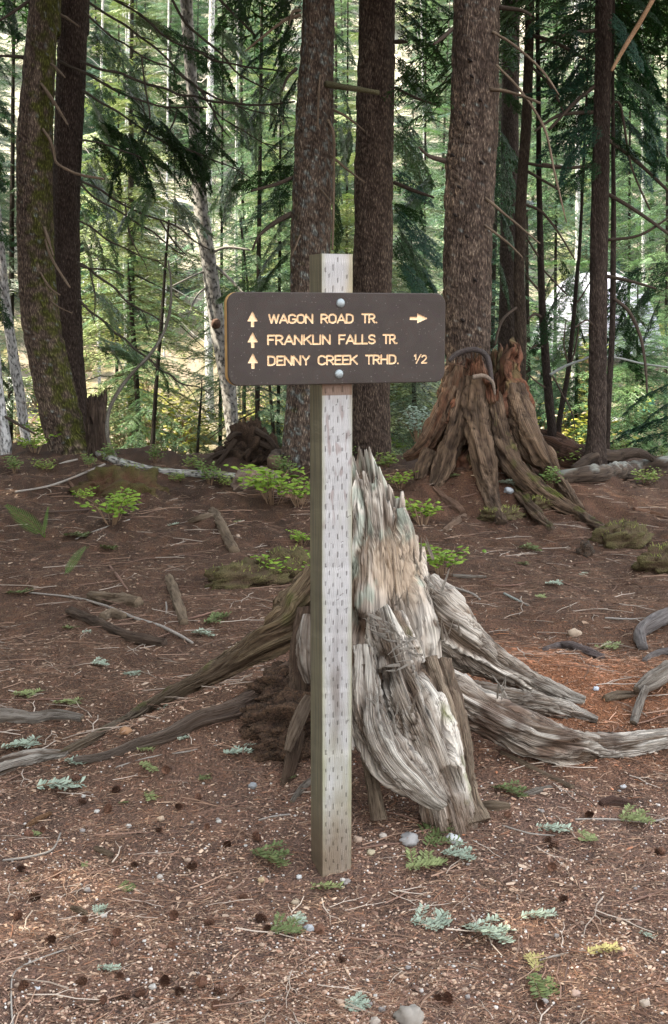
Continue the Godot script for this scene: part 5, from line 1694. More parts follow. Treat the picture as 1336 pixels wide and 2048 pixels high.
# ---------------------------------------------------------------- things on the bank under the trees
func crest() -> void:
	var dk := {"a": Color(0.10, 0.07, 0.05), "b": Color(0.17, 0.12, 0.085), "crack": Color(0.03, 0.02, 0.015), "k": 3.0, "amp": 0.2, "lump": 0.25}
	# dark broken stump at the left
	var p := P(195, 880, 12.9)
	p.y = hgt(p.x, p.z)
	var o := thing("dark_stump", "small dark broken stump right of the two left trunks", "stump", p)
	var mb := MB.new()
	shell(mb, [[p.y - 0.2, p.x, p.z, 0.16], [p.y + 0.2, p.x, p.z, 0.115], [p.y + 0.7, p.x, p.z, 0.10]], func(a: float) -> float: return P(195, 795, 12.9).y + 0.07 * na.get_noise_2d(cos(a) * 3.0, sin(a) * 3.0) + 0.05 * ss(0.3, 0.9, cos(a)), 60, 40, {"k": 2.6, "amp": 0.2, "a": Color(0.075, 0.05, 0.036), "b": Color(0.12, 0.085, 0.06), "crack": Color(0.03, 0.02, 0.015)})
	part("trunk", mb.done(), M.old_wood, o, -p)
	# fallen thin birch with its bent side branch
	p = P(330, 940, 12.2)
	o = thing("fallen_birch", "thin pale fallen birch lying along the bank left of the post", "log", Vector3(p.x, hgt(p.x, p.z), p.z))
	var bi := {"a": Color(0.30, 0.28, 0.25), "b": Color(0.46, 0.45, 0.40), "crack": Color(0.1, 0.08, 0.06), "k": 2.0, "l": 9.0, "amp": 0.1, "lump": 0.1, "lich": 0.15, "moss": 0.05, "cap": Color(0.4, 0.28, 0.18)}
	lying(o, "trunk", [[190, 905, 6], [215, 915, 7], [240, 924, 8], [285, 936, 8], [330, 944, 8], [390, 948, 8], [440, 951, 8], [492, 955, 7]], bi, M.birch_bark, 16, 14)
	limb(o, "branch", [[234, 918, 5], [218, 885, 4], [214, 850, 4], [222, 810, 4], [247, 768, 4], [275, 735, 3.5], [297, 713, 3.5], [325, 670, 3], [340, 620, 3], [342, 565, 2], [336, 520, 1.5]], 12.3, 12.6, {"a": Color(0.14, 0.12, 0.09), "b": Color(0.24, 0.22, 0.18)}, M.twig_wood, 8, 8)
	# root clump
	var q := P(500, 905, 13.0)
	q.y = hgt(q.x, q.z)
	o = thing("root_clump", "dark upturned root clump on the bank left of the post", "root clump", q)
	var k := 0
	for s in [[Vector3(0, 0.14, 0), Vector3(0.20, 0.22, 0.2)], [Vector3(-0.16, 0.06, 0.05), Vector3(0.18, 0.12, 0.15)], [Vector3(0.15, 0.08, 0.05), Vector3(0.15, 0.14, 0.15)], [Vector3(-0.03, 0.28, -0.02), Vector3(0.09, 0.10, 0.1)]]:
		blob("root_mass", "", "", s[0], s[1], Color(0.05, 0.035, 0.025), Color(0.13, 0.085, 0.055), M.soil, 30.0 + k * 7.0, 0.75, 26, o)
		k += 1
	for l in [[[470, 880, 6], [452, 905, 5], [430, 935, 4]], [[510, 860, 6], [540, 880, 6], [556, 905, 4]], [[490, 870, 5], [470, 868, 5], [455, 880, 3]], [[500, 900, 5], [460, 930, 5], [400, 940, 4]], [[520, 885, 6], [545, 900, 6], [552, 940, 5]], [[476, 900, 4], [440, 905, 4], [400, 930, 3]]]: limb(o, "root", l, 12.85, 12.7, dk, M.old_wood, 10, 8)
	mb = MB.new()
	q = P(549, 945, 12.4)
	o = thing("cut_log", "tan end of a short cut log propped against the trunk behind the post", "log", Vector3(q.x, hgt(q.x, q.z), q.z))
	limb(o, "trunk", [[549, 925, 16], [551, 920, 17], [556, 912, 16]], 12.05, 12.6, {"a": Color(0.14, 0.095, 0.065), "b": Color(0.2, 0.14, 0.1), "cap": Color(0.30, 0.20, 0.13), "ref": Vector3.UP}, M.old_wood, 18, 10)
	q = G(512, 975)
	blob("lichen_rock", "squarish brown rock spotted with pale lichen below the root clump", "rock", q + Vector3(0, 0.02, -0.1), Vector3(0.19, 0.13, 0.16), Color(0.17, 0.11, 0.08), Color(0.24, 0.19, 0.15), M.stone, 61, 0.35, 30)
	q = G(232, 990)
	blob("mossy_mound", "rusty brown mound with moss patches below the left trunks", "mound", q + Vector3(0, -0.04, -0.2), Vector3(0.34, 0.21, 0.32), Color(0.15, 0.075, 0.045), Color(0.12, 0.10, 0.035), M.moss, 77, 0.5, 36)
	# fallen log at the right
	q = P(1220, 960, 11.2)
	o = thing("fallen_log", "dark fallen log with pale lichen on top, lying in from the right edge", "log", Vector3(q.x, hgt(q.x, q.z), q.z))
	lying(o, "trunk", [[1108, 958, 10], [1135, 954, 15], [1200, 947, 18], [1260, 941, 18], [1330, 935, 19], [1420, 925, 19]], {"a": Color(0.10, 0.07, 0.05), "b": Color(0.17, 0.12, 0.085), "crack": Color(0.03, 0.02, 0.015), "amp": 0.15, "lump": 0.15, "moss": 0.22, "mossc": Color(0.34, 0.34, 0.29), "mossdir": Vector3(0, 1, -0.1), "cap": Color(0.2, 0.13, 0.09)}, M.old_wood, 30, 24, 0.8)
	for l in [[[1165, 962, 2.5], [1168, 985, 2.5], [1178, 1003, 1.5]], [[1190, 985, 2], [1196, 1000, 2], [1202, 1015, 1]], [[1180, 962, 2], [1188, 975, 2], [1200, 985, 1]]]: limb(o, "twig", l, 11.0, 10.9, {"a": Color(0.36, 0.36, 0.32)}, M.twig_wood)
	# old rotten log under the thin trees
	q = P(1120, 900, 12.3)
	o = thing("rotten_log", "dark rotting log behind the fallen log, carrying two thin trees", "log", Vector3(q.x, hgt(q.x, q.z), q.z))
	limb(o, "trunk", [[1050, 868, 12], [1085, 880, 22], [1125, 900, 28], [1165, 915, 30], [1200, 930, 20]], 12.9, 12.2, {"a": Color(0.075, 0.05, 0.038), "b": Color(0.15, 0.08, 0.05), "crack": Color(0.03, 0.02, 0.015), "amp": 0.25, "lump": 0.35}, M.old_wood, 28, 16)
	var rc := get_node("right_conifer") as Node3D
	limb(rc, "root", [[1205, 912, 14], [1235, 912, 13], [1270, 905, 11], [1300, 915, 7], [1312, 928, 4]], 11.7, 11.9, dk, M.old_wood, 14, 10)
	limb(rc, "root", [[1190, 915, 12], [1165, 925, 9], [1145, 935, 5]], 11.6, 11.4, dk, M.old_wood, 12, 10)
	# mossy lump at the end of the stump's root, and other lumps on the slope
	for l in [[1245, 1085, 0.17, 0.10, "mossy rotten lump at the end of the rotten stump's root", 3], [1000, 1035, 0.14, 0.06, "mossy lump at the front foot of the rotten stump", 5], [1085, 1010, 0.12, 0.05, "flat mossy lump among the roots of the rotten stump", 8], [1330, 1135, 0.16, 0.10, "mossy brown lump at the right edge", 12], [500, 1165, 0.24, 0.10, "long mossy lump on the slope left of the post", 15], [570, 1150, 0.20, 0.12, "round mossy lump close behind the post's left side", 18], [1170, 1110, 0.05, 0.07, "small dark rotten snag in front of the rotten stump's roots", 22]]:
		q = G(l[0], l[1])
		var bl := blob("mossy_lump", l[4], "mound", q + Vector3(0, l[3] * 0.2, 0), Vector3(l[2], l[3], l[2] * 0.8), Color(0.14, 0.088, 0.058), Color(0.16, 0.135, 0.055) if l[5] != 22 else Color(0.1, 0.08, 0.06), M.moss, l[5] * 3.1, 0.6, 22)
		if l[5] != 22: tufts(bl, Vector3(l[2], l[3], l[2] * 0.8), 420)
	# leafy huckleberry shoots, fresh green
	var hk := [leaf_bush(11, 17, 0.20, 0.24, 9, 0.05, Color(0.11, 0.19, 0.025), Color(0.21, 0.30, 0.04), true), leaf_bush(12, 13, 0.17, 0.20, 8, 0.047, Color(0.12, 0.20, 0.025), Color(0.23, 0.32, 0.045), true)]
	for l in [[225, 1045, 1.15, "bright green leafy sprout on the slope below the mossy mound"], [800, 905, 1.5, "bright green leafy sprout between the brown trunk and the rotten stump"], [845, 1050, 1.2, "bright green leafy sprout right of the grey stump's spire"], [800, 975, 0.8, "little green leafy sprout just above the grey stump's right shoulder"], [545, 1005, 1.5, "wide green leafy sprout in front of the lichen rock"], [600, 1010, 1.0, "green leafy sprout touching the post's left side"], [885, 1150, 0.9, "green leafy sprout behind the grey stump's right root"], [570, 1160, 0.8, "green leafy sprout on the round mossy lump"], [605, 1090, 0.5, "tiny green leafy sprout at the post's left side"], [110, 890, 1.3, "green leafy sprout at the foot of the mossy left trunk"], [70, 905, 1.1, "green leafy sprout between the birches and the mossy trunk"], [740, 900, 1.3, "green leafy sprout behind the grey stump's tip"], [165, 1000, 0.6, "small green leafy sprout left of the mossy mound"], [1130, 925, 0.8, "small green leafy sprout between the rotten stump and the log"]]:
		bush("leafy_sprout", hk[rng.randi() % 2], l[3], "plant", "leafy sprouts", G(l[0], l[1]), l[2])
	var seed_p := [leaf_bush(31, 10, 0.22, 0.12, 14, 0.045, Color(0.10, 0.16, 0.05), Color(0.18, 0.24, 0.07)), leaf_bush(32, 12, 0.14, 0.2, 10, 0.05, Color(0.14, 0.20, 0.05), Color(0.24, 0.28, 0.07))]
	var nn := 0
	for l in [[215, 925], [262, 948], [310, 925], [355, 962], [420, 968], [455, 972], [30, 945], [90, 940], [570, 955], [1070, 935], [1100, 975], [1150, 930], [1235, 920], [1290, 965], [1325, 915], [640, 950], [700, 930], [770, 935], [180, 935], [385, 935]]:
		var pl := bush("bank_plant", seed_p[nn % 2], "", "plant", "", G(l[0], l[1]), rnd(0.5, 1.0))
		describe(pl, ["dull green low plant on the bank ", "dull green spreading plant on the bank "][nn % 2] + ("left of the post" if l[0] < 660 else "right of the post"), "plant", "low plants along the bank", l[0])
		nn += 1
	# silvery green spray beside the stump
	q = P(835, 850, 11.5)
	o = bush("silvery_spray", leaf_bush(15, 16, 0.28, 0.2, 22, 0.04, Color(0.26, 0.33, 0.27), Color(0.36, 0.43, 0.36)), "pale silvery green bushy spray left of the rotten stump", "plant", "", Vector3(q.x, q.y - 0.12, q.z), 1.0)
	# ferns
	var fern := fern_leaf()
	for l in [[68, 1075, -0.75, 0.36, "green fern frond at the left edge of the slope"], [148, 1150, 0.6, 0.26, "single small green fern frond left of the wood chunk"]]:
		q = G(l[0], l[1])
		o = thing("fern", l[4], "fern", q)
		for k2 in 2 if l[2] < 0 else 1:
			var f := part("frond", fern, own(M.leaf, "fern_green", Color(0.10, 0.20, 0.05)), o)
			f.transform = along(Vector3(l[2] + k2 * 0.9, 0.75, 0.25), l[3] * (1.0 - 0.3 * k2), 0.9, Vector3(-0.1 * l[2], 0.0, 0))

# short upright moss blades over the top of a lump, following its surface
func tufts(o: MeshInstance3D, s: Vector3, n: int) -> void:
	var arr: PackedVector3Array = o.mesh.surface_get_arrays(0)[Mesh.ARRAY_VERTEX]
	var mb := MB.new()
	strip(mb, [Vector3.ZERO, Vector3(0.5, 0.05, 0), Vector3(1, -0.05, 0.1)], 0.10, 0.03, Color.WHITE)
	var blade := mb.done(false)
	var ts: Array[Transform3D] = []
	var cs := PackedColorArray()
	for i in n:
		var p := arr[rng.randi() % arr.size()] + Vector3(rnd(-1, 1), 0, rnd(-1, 1)) * 0.006
		if p.y < s.y * 0.05 or nf.get_noise_3d(p.x * 9 + s.x * 40, p.y * 9, p.z * 9) < -0.05: continue
		ts.append(along(Vector3(rnd(-0.8, 0.8), 1, rnd(-0.8, 0.8)), rnd(0.012, 0.03), rnd(0, TAU), p))
		cs.append(Color(0.16, 0.19, 0.045).lerp(Color(0.30, 0.30, 0.09), rng.randf()))
	multi("moss", blade, M.litter, ts, cs, o)

func fern_leaf() -> ArrayMesh:
	var mb := MB.new()
	strip(mb, [Vector3.ZERO, Vector3(0.35, 0.05, 0), Vector3(0.7, 0.03, 0), Vector3(1, -0.06, 0)], 0.012, 0.003, Color(0.8, 0.7, 0.4))
	for i in 24:
		var t := 0.12 + 0.86 * i / 24.0
		var L := 0.24 * sin(pow(t, 0.7) * PI) + 0.02
		for s in [-1, 1]:
			var p := Vector3(t, 0.05 - 0.1 * t * t + 0.05 * t, 0)
			var d := Vector3(0.35, -0.12, s).normalized()
			var a := mb.p(p - Vector3(0.004, 0, 0), Color.WHITE)
			var b := mb.p(p + d * L * 0.5 - Vector3(0.009, 0, 0), Color.WHITE)
			var c := mb.p(p + d * L, Color(1, 1, 0.8))
			var e := mb.p(p + d * L * 0.5 + Vector3(0.009, 0, 0), Color.WHITE)
			var f := mb.p(p + Vector3(0.006, 0, 0), Color.WHITE)
			mb.quad(a, b, e, f)
			mb.tri(b, c, e)
	return mb.done(false)

# ---------------------------------------------------------------- campsite seen between the trunks
func campsite() -> void:
	var d := 34.0
	var p := P(1190, 720, d)
	var g := hgt(p.x, p.z)
	var o := thing("dome_tent", "large pale lavender dome tent seen between the trunks at the right", "tent", Vector3(p.x, g, p.z))
	var top := P(1190, 545, d).y - g
	var mb := MB.new()
	var nx := 40
	var ny := 16
	var W := 1.65
	for j in ny + 1:
		for i in nx:
			var a := TAU * i / nx
			var t := 0.5 * PI * j / ny
			var sq := 1.0 / pow(pow(absf(cos(a)), 3.0) + pow(absf(sin(a)), 3.0), 1.0 / 3.0)
			var rr := W * pow(cos(t), 0.8) * lerpf(sq, 1.0, float(j) / ny)
			var sag := 1.0 - 0.035 * absf(sin(a * 2.0)) * sin(2.0 * t)
			mb.p(Vector3(cos(a) * rr * sag, top * sin(t), sin(a) * rr * sag), Color(0.55, 0.55, 0.63))
	for j in ny:
		for i in nx:
			mb.quad(j * nx + i, j * nx + (i + 1) % nx, (j + 1) * nx + (i + 1) % nx, (j + 1) * nx + i)
	part("fly", mb.done(), M.tent_fabric, o)
	for s in 2:
		var ps := []
		for k in 13:
			var t := PI * k / 12.0
			var a := PI / 4 + s * PI / 2
			var sq := lerpf(1.0 / pow(2.0 * pow(0.7071, 3.0), 1.0 / 3.0), 1.0, absf(sin(t)))
			ps.append(Vector3(cos(a) * W * sq * 1.01 * signf(cos(t)) * pow(absf(cos(t)), 0.8), top * 1.012 * sin(t), sin(a) * W * sq * 1.01 * signf(cos(t)) * pow(absf(cos(t)), 0.8)))
		var pm := MB.new()
		strip(pm, ps, 0.012, 0.012, Color(0.25, 0.25, 0.3))
		part("pole", pm.done(false), M.plain, o)
	var dm := MB.new()
	for j in 9:
		for i in 7:
			var u := (i / 6.0 - 0.5)
			var v := j / 8.0
			var t := 0.5 * PI * v * 0.62
			var w := 0.62 * sqrt(maxf(0.02, 1.0 - v * v))
			var a := PI / 2 + u * w
			var sq := 1.0 / pow(pow(absf(cos(a)), 3.0) + pow(absf(sin(a)), 3.0), 1.0 / 3.0)
			var rr := W * pow(cos(t), 0.8) * lerpf(sq, 1.0, t / (0.5 * PI)) + 0.012
			dm.p(Vector3(cos(a) * rr, top * sin(t) + 0.02, sin(a) * rr), Color(0.48, 0.48, 0.56))
	for j in 8:
		for i in 6: dm.quad(j * 7 + i, j * 7 + 7 + i, j * 7 + 8 + i, j * 7 + 1 + i)
	part("door", dm.done(), M.tent_fabric, o)
	# white sheet over a low heap
	d = 27.0
	p = G(1240, 842)
	g = p.y
	mb = MB.new()
	for j in 21:
		for i in 31:
			var u := i / 30.0 - 0.5
			var v := j / 20.0 - 0.5
			var h := 0.20 * (0.5 - absf(u)) * 1.6 * (0.6 - u) + 0.02 * na.get_noise_2d(u * 9, v * 9) - 0.25 * ss(0.35, 0.5, absf(v))
			mb.p(Vector3(u * 0.66 + 0.03 * na.get_noise_2d(v * 7, 3), h, v * 0.6), Color(0.80, 0.80, 0.80))
	for j in 20:
		for i in 30: mb.quad(j * 31 + i, j * 31 + i + 1, j * 31 + i + 32, j * 31 + i + 31)
	o = thing("white_sheet", "white sheet draped over a low heap beside the teal chair, far right", "tarpaulin", p)
	part("cloth", mb.done(), M.plain, o)
	blob("heap", "", "", Vector3(0, -0.15, 0), Vector3(0.24, 0.2, 0.2), Color(0.3, 0.24, 0.18), Color(0.2, 0.15, 0.1), M.soil, 5, 0.3, 14, o)
	# teal folding camp chair with a dark jacket over its back
	p = G(1290, 848)
	g = p.y
	var lift := maxf(0.0, p.y - 0.12 - g)
	o = thing("camp_chair", "teal folding camp chair with dark bundle on top, far right", "chair", Vector3(p.x, g, p.z))
	if lift > 0.0: o.position.y += lift * 0.0
	o.rotation.y = -0.5
	o.scale = Vector3.ONE * 0.6
	var seat := MB.new()
	cloth(seat, Vector3(-0.25, 0.42, 0.25), Vector3(0.25, 0.42, 0.25), Vector3(-0.25, 0.40, -0.2), Vector3(0.25, 0.40, -0.2), 0.06, Color(0.05, 0.22, 0.22))
	part("seat", seat.done(), M.plain, o)
	var back := MB.new()
	cloth(back, Vector3(-0.25, 0.42, -0.2), Vector3(0.25, 0.42, -0.2), Vector3(-0.26, 0.88, -0.32), Vector3(0.26, 0.88, -0.32), 0.05, Color(0.06, 0.27, 0.26))
	part("backrest", back.done(), M.plain, o)
	for l in [[Vector3(-0.26, 0, 0.28), Vector3(0.26, 0.42, 0.25)], [Vector3(0.26, 0, 0.28), Vector3(-0.26, 0.42, 0.25)], [Vector3(-0.26, 0, -0.28), Vector3(-0.27, 0.9, -0.32)], [Vector3(0.26, 0, -0.28), Vector3(0.27, 0.9, -0.32)]]:
		var lm := MB.new()
		strip(lm, [l[0], (l[0] + l[1]) * 0.5, l[1]], 0.012, 0.012, Color(0.2, 0.2, 0.2))
		part("leg", lm.done(false), M.plain, o)
	for s in [-1, 1]:
		var am := MB.new()
		strip(am, [Vector3(0.27 * s, 0.6, -0.25), Vector3(0.28 * s, 0.61, 0.0), Vector3(0.27 * s, 0.6, 0.28)], 0.025, 0.025, Color(0.35, 0.45, 0.45))
		part("armrest", am.done(false), M.plain, o)
	blob("dark_bundle", "dark bundle lying on the back of the teal camp chair", "bundle", o.position + Vector3(0.08, 0.55, -0.17), Vector3(0.17, 0.06, 0.1), Color(0.03, 0.03, 0.035), Color(0.06, 0.055, 0.05), M.plain, 71, 0.4, 16)

func cloth(mb: MB, a: Vector3, b: Vector3, c: Vector3, d: Vector3, sag: float, col: Color) -> void:
	var n := (b - a).cross(c - a).normalized() * sag
	for j in 7:
		for i in 7:
			var u := i / 6.0
			var v := j / 6.0
			mb.p(a.lerp(b, u).lerp(c.lerp(d, u), v) - n * sin(u * PI) * 0.8 + n * 0.3 * na.get_noise_2d(u * 5, v * 5), col)
	for j in 6:
		for i in 6: mb.quad(j * 7 + i, j * 7 + i + 1, j * 7 + i + 8, j * 7 + i + 7)

# ---------------------------------------------------------------- sticks, stones, cones and sprigs
func ground_stick(called: String, words: String, l: Array, o: Dictionary, m: Material, cat := "stick", lift := 0.45, ring := 9) -> void:
	var ps := []
	var rs := []
	for q in l:
		var d := gd(q[0], q[1])
		var r: float = q[2] * d / F
		var p := P(q[0], q[1], d)
		p.y = hgt(p.x, p.z) + r * lift + (q[3] if q.size() > 3 else 0.0)
		ps.append(p)
		rs.append(Vector2.ONE * r)
	var mid: Vector3 = ps[ps.size() / 2]
	mid.y = hgt(mid.x, mid.z)
	var mb := MB.new()
	o.ref = Vector3.UP
	if l[l.size() / 2][2] >= 7:
		o.wood = true
		o.amp = 0.2
		o.seed = float(l[0][0])
		ring = 22
	sweep(mb, ps, rs, ring, 9 * (l.size() - 1), o)
	for i in mb.v.size(): mb.v[i] -= mid
	single(called, mb.done(), m, words, cat, Transform3D(Basis(), mid))

func sprig_mesh(seed_: int, twigs: int, nl: float, nw: float, flat: float) -> Array:
	var r := RandomNumberGenerator.new()
	r.seed = seed_
	var st := MB.new()
	var lf := MB.new()
	var main := func(t: float) -> Vector3: return Vector3(t - 0.5, 0.06 + 0.07 * sin(t * 3.0 + seed_), 0.10 * sin(t * 2.3 + seed_ * 1.7))
	strip(st, [main.call(0.0), main.call(0.25), main.call(0.5), main.call(0.75), main.call(1.0)], 0.014, 0.006, Color(0.16, 0.10, 0.06))
	var axes := [[main.call(0.12), main.call(1.0), main.call(0.55), 1.0]]
	for i in twigs:
		var t := 0.15 + 0.7 * (i + r.randf() * 0.5) / twigs
		var s := 1.0 if i % 2 == 0 else -1.0
		var p: Vector3 = main.call(t)
		var a := r.randf_range(0.6, 1.0)
		var L := (1.0 - t) * 0.55 + 0.18
		var e: Vector3 = p + Vector3(cos(a), r.randf_range(-0.05, 0.25), sin(a) * s) * L
		strip(st, [p, p.lerp(e, 0.5), e], 0.009, 0.004, Color(0.18, 0.12, 0.07))
		axes.append([p, e, p.lerp(e, 0.5) + Vector3(0, 0.02, 0), L])
	for ax in axes:
		var n := int(22 * ax[3]) + 4
		for k in n:
			var t := (k + r.randf() * 0.6) / n
			var p: Vector3 = ax[0].lerp(ax[2], t).lerp(ax[2].lerp(ax[1], t), t)
			var d: Vector3 = (ax[1] - ax[0]).normalized()
			var cross := d.cross(Vector3.UP).normalized()
			for s in [-1, 1]:
				var nd: Vector3 = (d * r.randf_range(0.35, 0.8) + cross * s + Vector3.UP * r.randf_range(-0.1, 0.65) * flat).normalized()
				var L := nl * r.randf_range(0.75, 1.2)
				var w := nd.cross(Vector3(r.randf_range(-0.4, 0.4), 1, r.randf_range(-0.4, 0.4))).normalized() * nw * 0.5
				var v := r.randf_range(0.7, 1.0)
				var c := Color(v, v, v)
				var a := lf.p(p - w * 0.4, c)
				var b := lf.p(p + nd * L * 0.4 - w, c)
				var b2 := lf.p(p + nd * L * 0.8 - w * 0.9, c)
				var f := lf.p(p + nd * L, c)
				var g2 := lf.p(p + nd * L * 0.8 + w * 0.9, c)
				var g := lf.p(p + nd * L * 0.4 + w, c)
				lf.quad(a, b, g, g)
				lf.quad(b, b2, g2, g)
				lf.tri(b2, f, g2)
	return [st.done(false), lf.done(false)]

func cone_mesh(seed_: int) -> ArrayMesh:
	var r := RandomNumberGenerator.new()
	r.seed = seed_
	var mb := MB.new()
	for ringi in 8:
		var t := ringi / 7.0
		var rad := 0.5 * sin(lerpf(0.5, 2.9, t))
		var n := 8
		for k in n:
			var a := TAU * (k + 0.5 * (ringi % 2)) / n + r.randf_range(-0.1, 0.1)
			var d := Vector3(0, cos(a), sin(a))
			var s := Vector3(0, -sin(a), cos(a))
			var c := Vector3(t * 1.3 - 0.65, 0, 0)
			var col := Color(0.12, 0.062, 0.04) * r.randf_range(0.7, 1.4)
			var p0 := mb.p(c + d * rad * 0.3 - s * 0.13, col * 0.7)
			var p1 := mb.p(c + d * rad * 0.3 + s * 0.13, col * 0.7)
			var tip := Vector3(-0.16, 0, 0)
			var p2 := mb.p(c + tip + d * (rad + 0.12) + s * 0.14, col)
			var p3 := mb.p(c + tip * 1.3 + d * (rad + 0.2), col * 1.5)
			var p4 := mb.p(c + tip + d * (rad + 0.12) - s * 0.14, col)
			mb.quad(p0, p1, p2, p4)
			mb.tri(p4, p2, p3)
	return mb.done(false)

func stone_mesh(seed_: int, detail := 9) -> ArrayMesh:
	var mb := MB.new()
	for j in detail + 1:
		for i in detail * 2 + 1:
			var th := PI * j / detail
			var ph := TAU * (i % (detail * 2)) / (detail * 2)
			var d := Vector3(sin(th) * cos(ph), cos(th), sin(th) * sin(ph))
			var m := 1.0 + 0.35 * na.get_noise_3d(d.x * 1.1 + seed_ * 9.0, d.y * 1.1, d.z * 1.1) + 0.12 * nb.get_noise_3d(d.x * 3.0 + seed_, d.y * 3.0, d.z * 3.0)
			mb.p(d * m, Color.WHITE)
	for j in detail:
		for i in detail * 2:
			var a := j * (detail * 2 + 1) + i
			mb.quad(a, a + 1, a + detail * 2 + 2, a + detail * 2 + 1)
	return mb.done()

func floor_things() -> void:
	var tan_ := {"a": Color(0.30, 0.215, 0.14), "b": Color(0.40, 0.30, 0.20), "crack": Color(0.1, 0.065, 0.04), "amp": 0.12, "lump": 0.14, "cap": Color(0.42, 0.31, 0.2)}
	var brown := {"a": Color(0.14, 0.095, 0.066), "b": Color(0.21, 0.145, 0.10), "crack": Color(0.05, 0.03, 0.02), "amp": 0.12, "lump": 0.16, "cap": Color(0.2, 0.14, 0.1)}
	var pale := {"a": Color(0.40, 0.34, 0.27), "b": Color(0.52, 0.45, 0.37), "crack": Color(0.14, 0.1, 0.07), "amp": 0.15, "lump": 0.2, "cap": Color(0.4, 0.3, 0.2)}
	var W: Material = M.old_wood
	for s in [
		["branch_piece", "forked tan branch piece lying uphill on the slope left of the post", [[425, 1026, 9], [440, 1050, 10], [455, 1080, 10], [468, 1106, 11]], tan_, "log"],
		["branch_piece", "short side fork of the tan branch piece, pointing left", [[432, 1034, 6], [405, 1038, 7], [378, 1046, 5]], tan_, "log"],
		["log_piece", "short tan log piece standing end up on the left slope", [[368, 1250, 10], [357, 1215, 11], [345, 1180, 10], [338, 1160, 9]], tan_, "log"],
		["wood_chunk", "short thick yellowish wood chunk with a dark rotten end", [[178, 1192, 6], [205, 1203, 13], [245, 1208, 15], [278, 1212, 13]], tan_, "log"],
		["brown_log", "brown bark covered log lying slantwise left of the post", [[140, 1226, 9], [190, 1248, 11], [250, 1275, 11], [330, 1292, 10]], brown, "log"],
		["wood_fragment", "tan wood fragment half buried under the grey stick", [[205, 1240, 9], [225, 1232, 11], [250, 1238, 8]], tan_, "log"],
		["bark_curl", "purplish curved bark stick on the reddish ground at the right", [[1088, 1302, 5], [1115, 1297, 8], [1140, 1297, 10], [1175, 1308, 9], [1207, 1318, 6]], {"a": Color(0.22, 0.165, 0.15), "b": Color(0.32, 0.25, 0.22), "amp": 0.08, "lump": 0.15}, "stick"],
		["grey_root", "thick grey root arching in from the right edge", [[1285, 1300, 10], [1280, 1280, 13, 0.02], [1300, 1268, 15, 0.03], [1340, 1245, 16, 0.02], [1380, 1225, 14]], {"a": Color(0.27, 0.23, 0.21), "b": Color(0.38, 0.34, 0.31), "amp": 0.12, "lump": 0.15}, "root"],
		["grey_root", "thin grey root below the thick one at the right edge", [[1288, 1323, 5], [1310, 1312, 8], [1345, 1305, 9], [1380, 1300, 8]], {"a": Color(0.27, 0.23, 0.21), "b": Color(0.36, 0.31, 0.28), "amp": 0.1, "lump": 0.1}, "root"],
		["split_wood", "pale split block of wood propped up at the right edge", [[1272, 1400, 9, 0.03], [1300, 1395, 18, 0.05], [1335, 1380, 20, 0.06], [1370, 1365, 16, 0.05]], pale, "log"],
		["split_wood", "narrow pale prop under the split block at the right edge", [[1266, 1450, 7], [1275, 1430, 8, 0.02], [1290, 1405, 8, 0.05]], pale, "stick"],
		["flat_chip", "flat pale wood slab left of the split block", [[1210, 1402, 8], [1235, 1396, 10], [1270, 1392, 6]], tan_, "chip"],
		["pale_root", "pale root lying in from the left edge", [[-40, 1436, 16], [20, 1440, 17], [70, 1443, 15], [110, 1436, 13], [165, 1440, 7]], pale, "root"],
		["wood_sliver", "pale sliver of wood beside the post's left foot", [[583, 1606, 4], [605, 1580, 8], [628, 1560, 7]], pale, "chip"],
		["wood_sliver", "long pale stick running down right of the grey stump", [[1000, 1506, 4], [1050, 1530, 5], [1100, 1556, 5], [1145, 1578, 6]], tan_, "stick"],
		["wood_sliver", "flat pale wood splinter below the right roots", [[1047, 1592, 4], [1075, 1585, 7], [1102, 1576, 4]], pale, "chip"],
		["wood_slab", "buried tan wood slab at the right of the front root", [[965, 1612, 6], [990, 1618, 12], [1020, 1616, 6]], tan_, "chip"],
		["orange_stick", "orange brown stick at the lower left", [[52, 1655, 4], [75, 1642, 6], [101, 1628, 4]], {"a": Color(0.42, 0.22, 0.11), "b": Color(0.5, 0.28, 0.15)}, "stick"],
		["wood_chip", "pale brown wood chip lying left in the foreground", [[190, 1698, 5], [208, 1706, 7], [226, 1713, 5]], tan_, "chip"],
		["wood_chip", "small grey brown chip near the left foreground sprig", [[143, 1818, 5], [158, 1824, 8], [172, 1830, 5]], tan_, "chip"],
		["bark_scrap", "long brown bark scrap left of the rotten stump's front root", [[870, 978, 6], [890, 1000, 7], [910, 1018, 10], [925, 1030, 8]], {"a": Color(0.26, 0.15, 0.095), "b": Color(0.34, 0.21, 0.14)}, "chip"],
		["bark_scrap", "pale tan chip beside the long bark scrap", [[888, 1064, 5], [908, 1050, 8], [930, 1034, 5]], {"a": Color(0.36, 0.23, 0.15), "b": Color(0.42, 0.28, 0.19)}, "chip"],
		["pale_stick", "short pale stick on the dark slope right of the grey stump", [[905, 1152, 3], [935, 1155, 4], [973, 1155, 3]], pale, "stick"],
		["red_splint", "reddish wood splint on the slope below the fallen log", [[1268, 1020, 4], [1295, 1027, 6], [1325, 1033, 4]], {"a": Color(0.3, 0.15, 0.09), "b": Color(0.36, 0.2, 0.12)}, "chip"],
		["red_splint", "upright reddish splint below the mossy left trunk", [[138, 965, 3], [145, 975, 4], [150, 987, 3]], {"a": Color(0.3, 0.17, 0.11)}, "chip"],
		["wood_chip", "flat reddish chip near the right edge below the roots", [[1200, 1610, 6], [1225, 1608, 12], [1262, 1612, 8]], {"a": Color(0.16, 0.085, 0.06), "b": Color(0.2, 0.11, 0.08)}, "chip"]]:
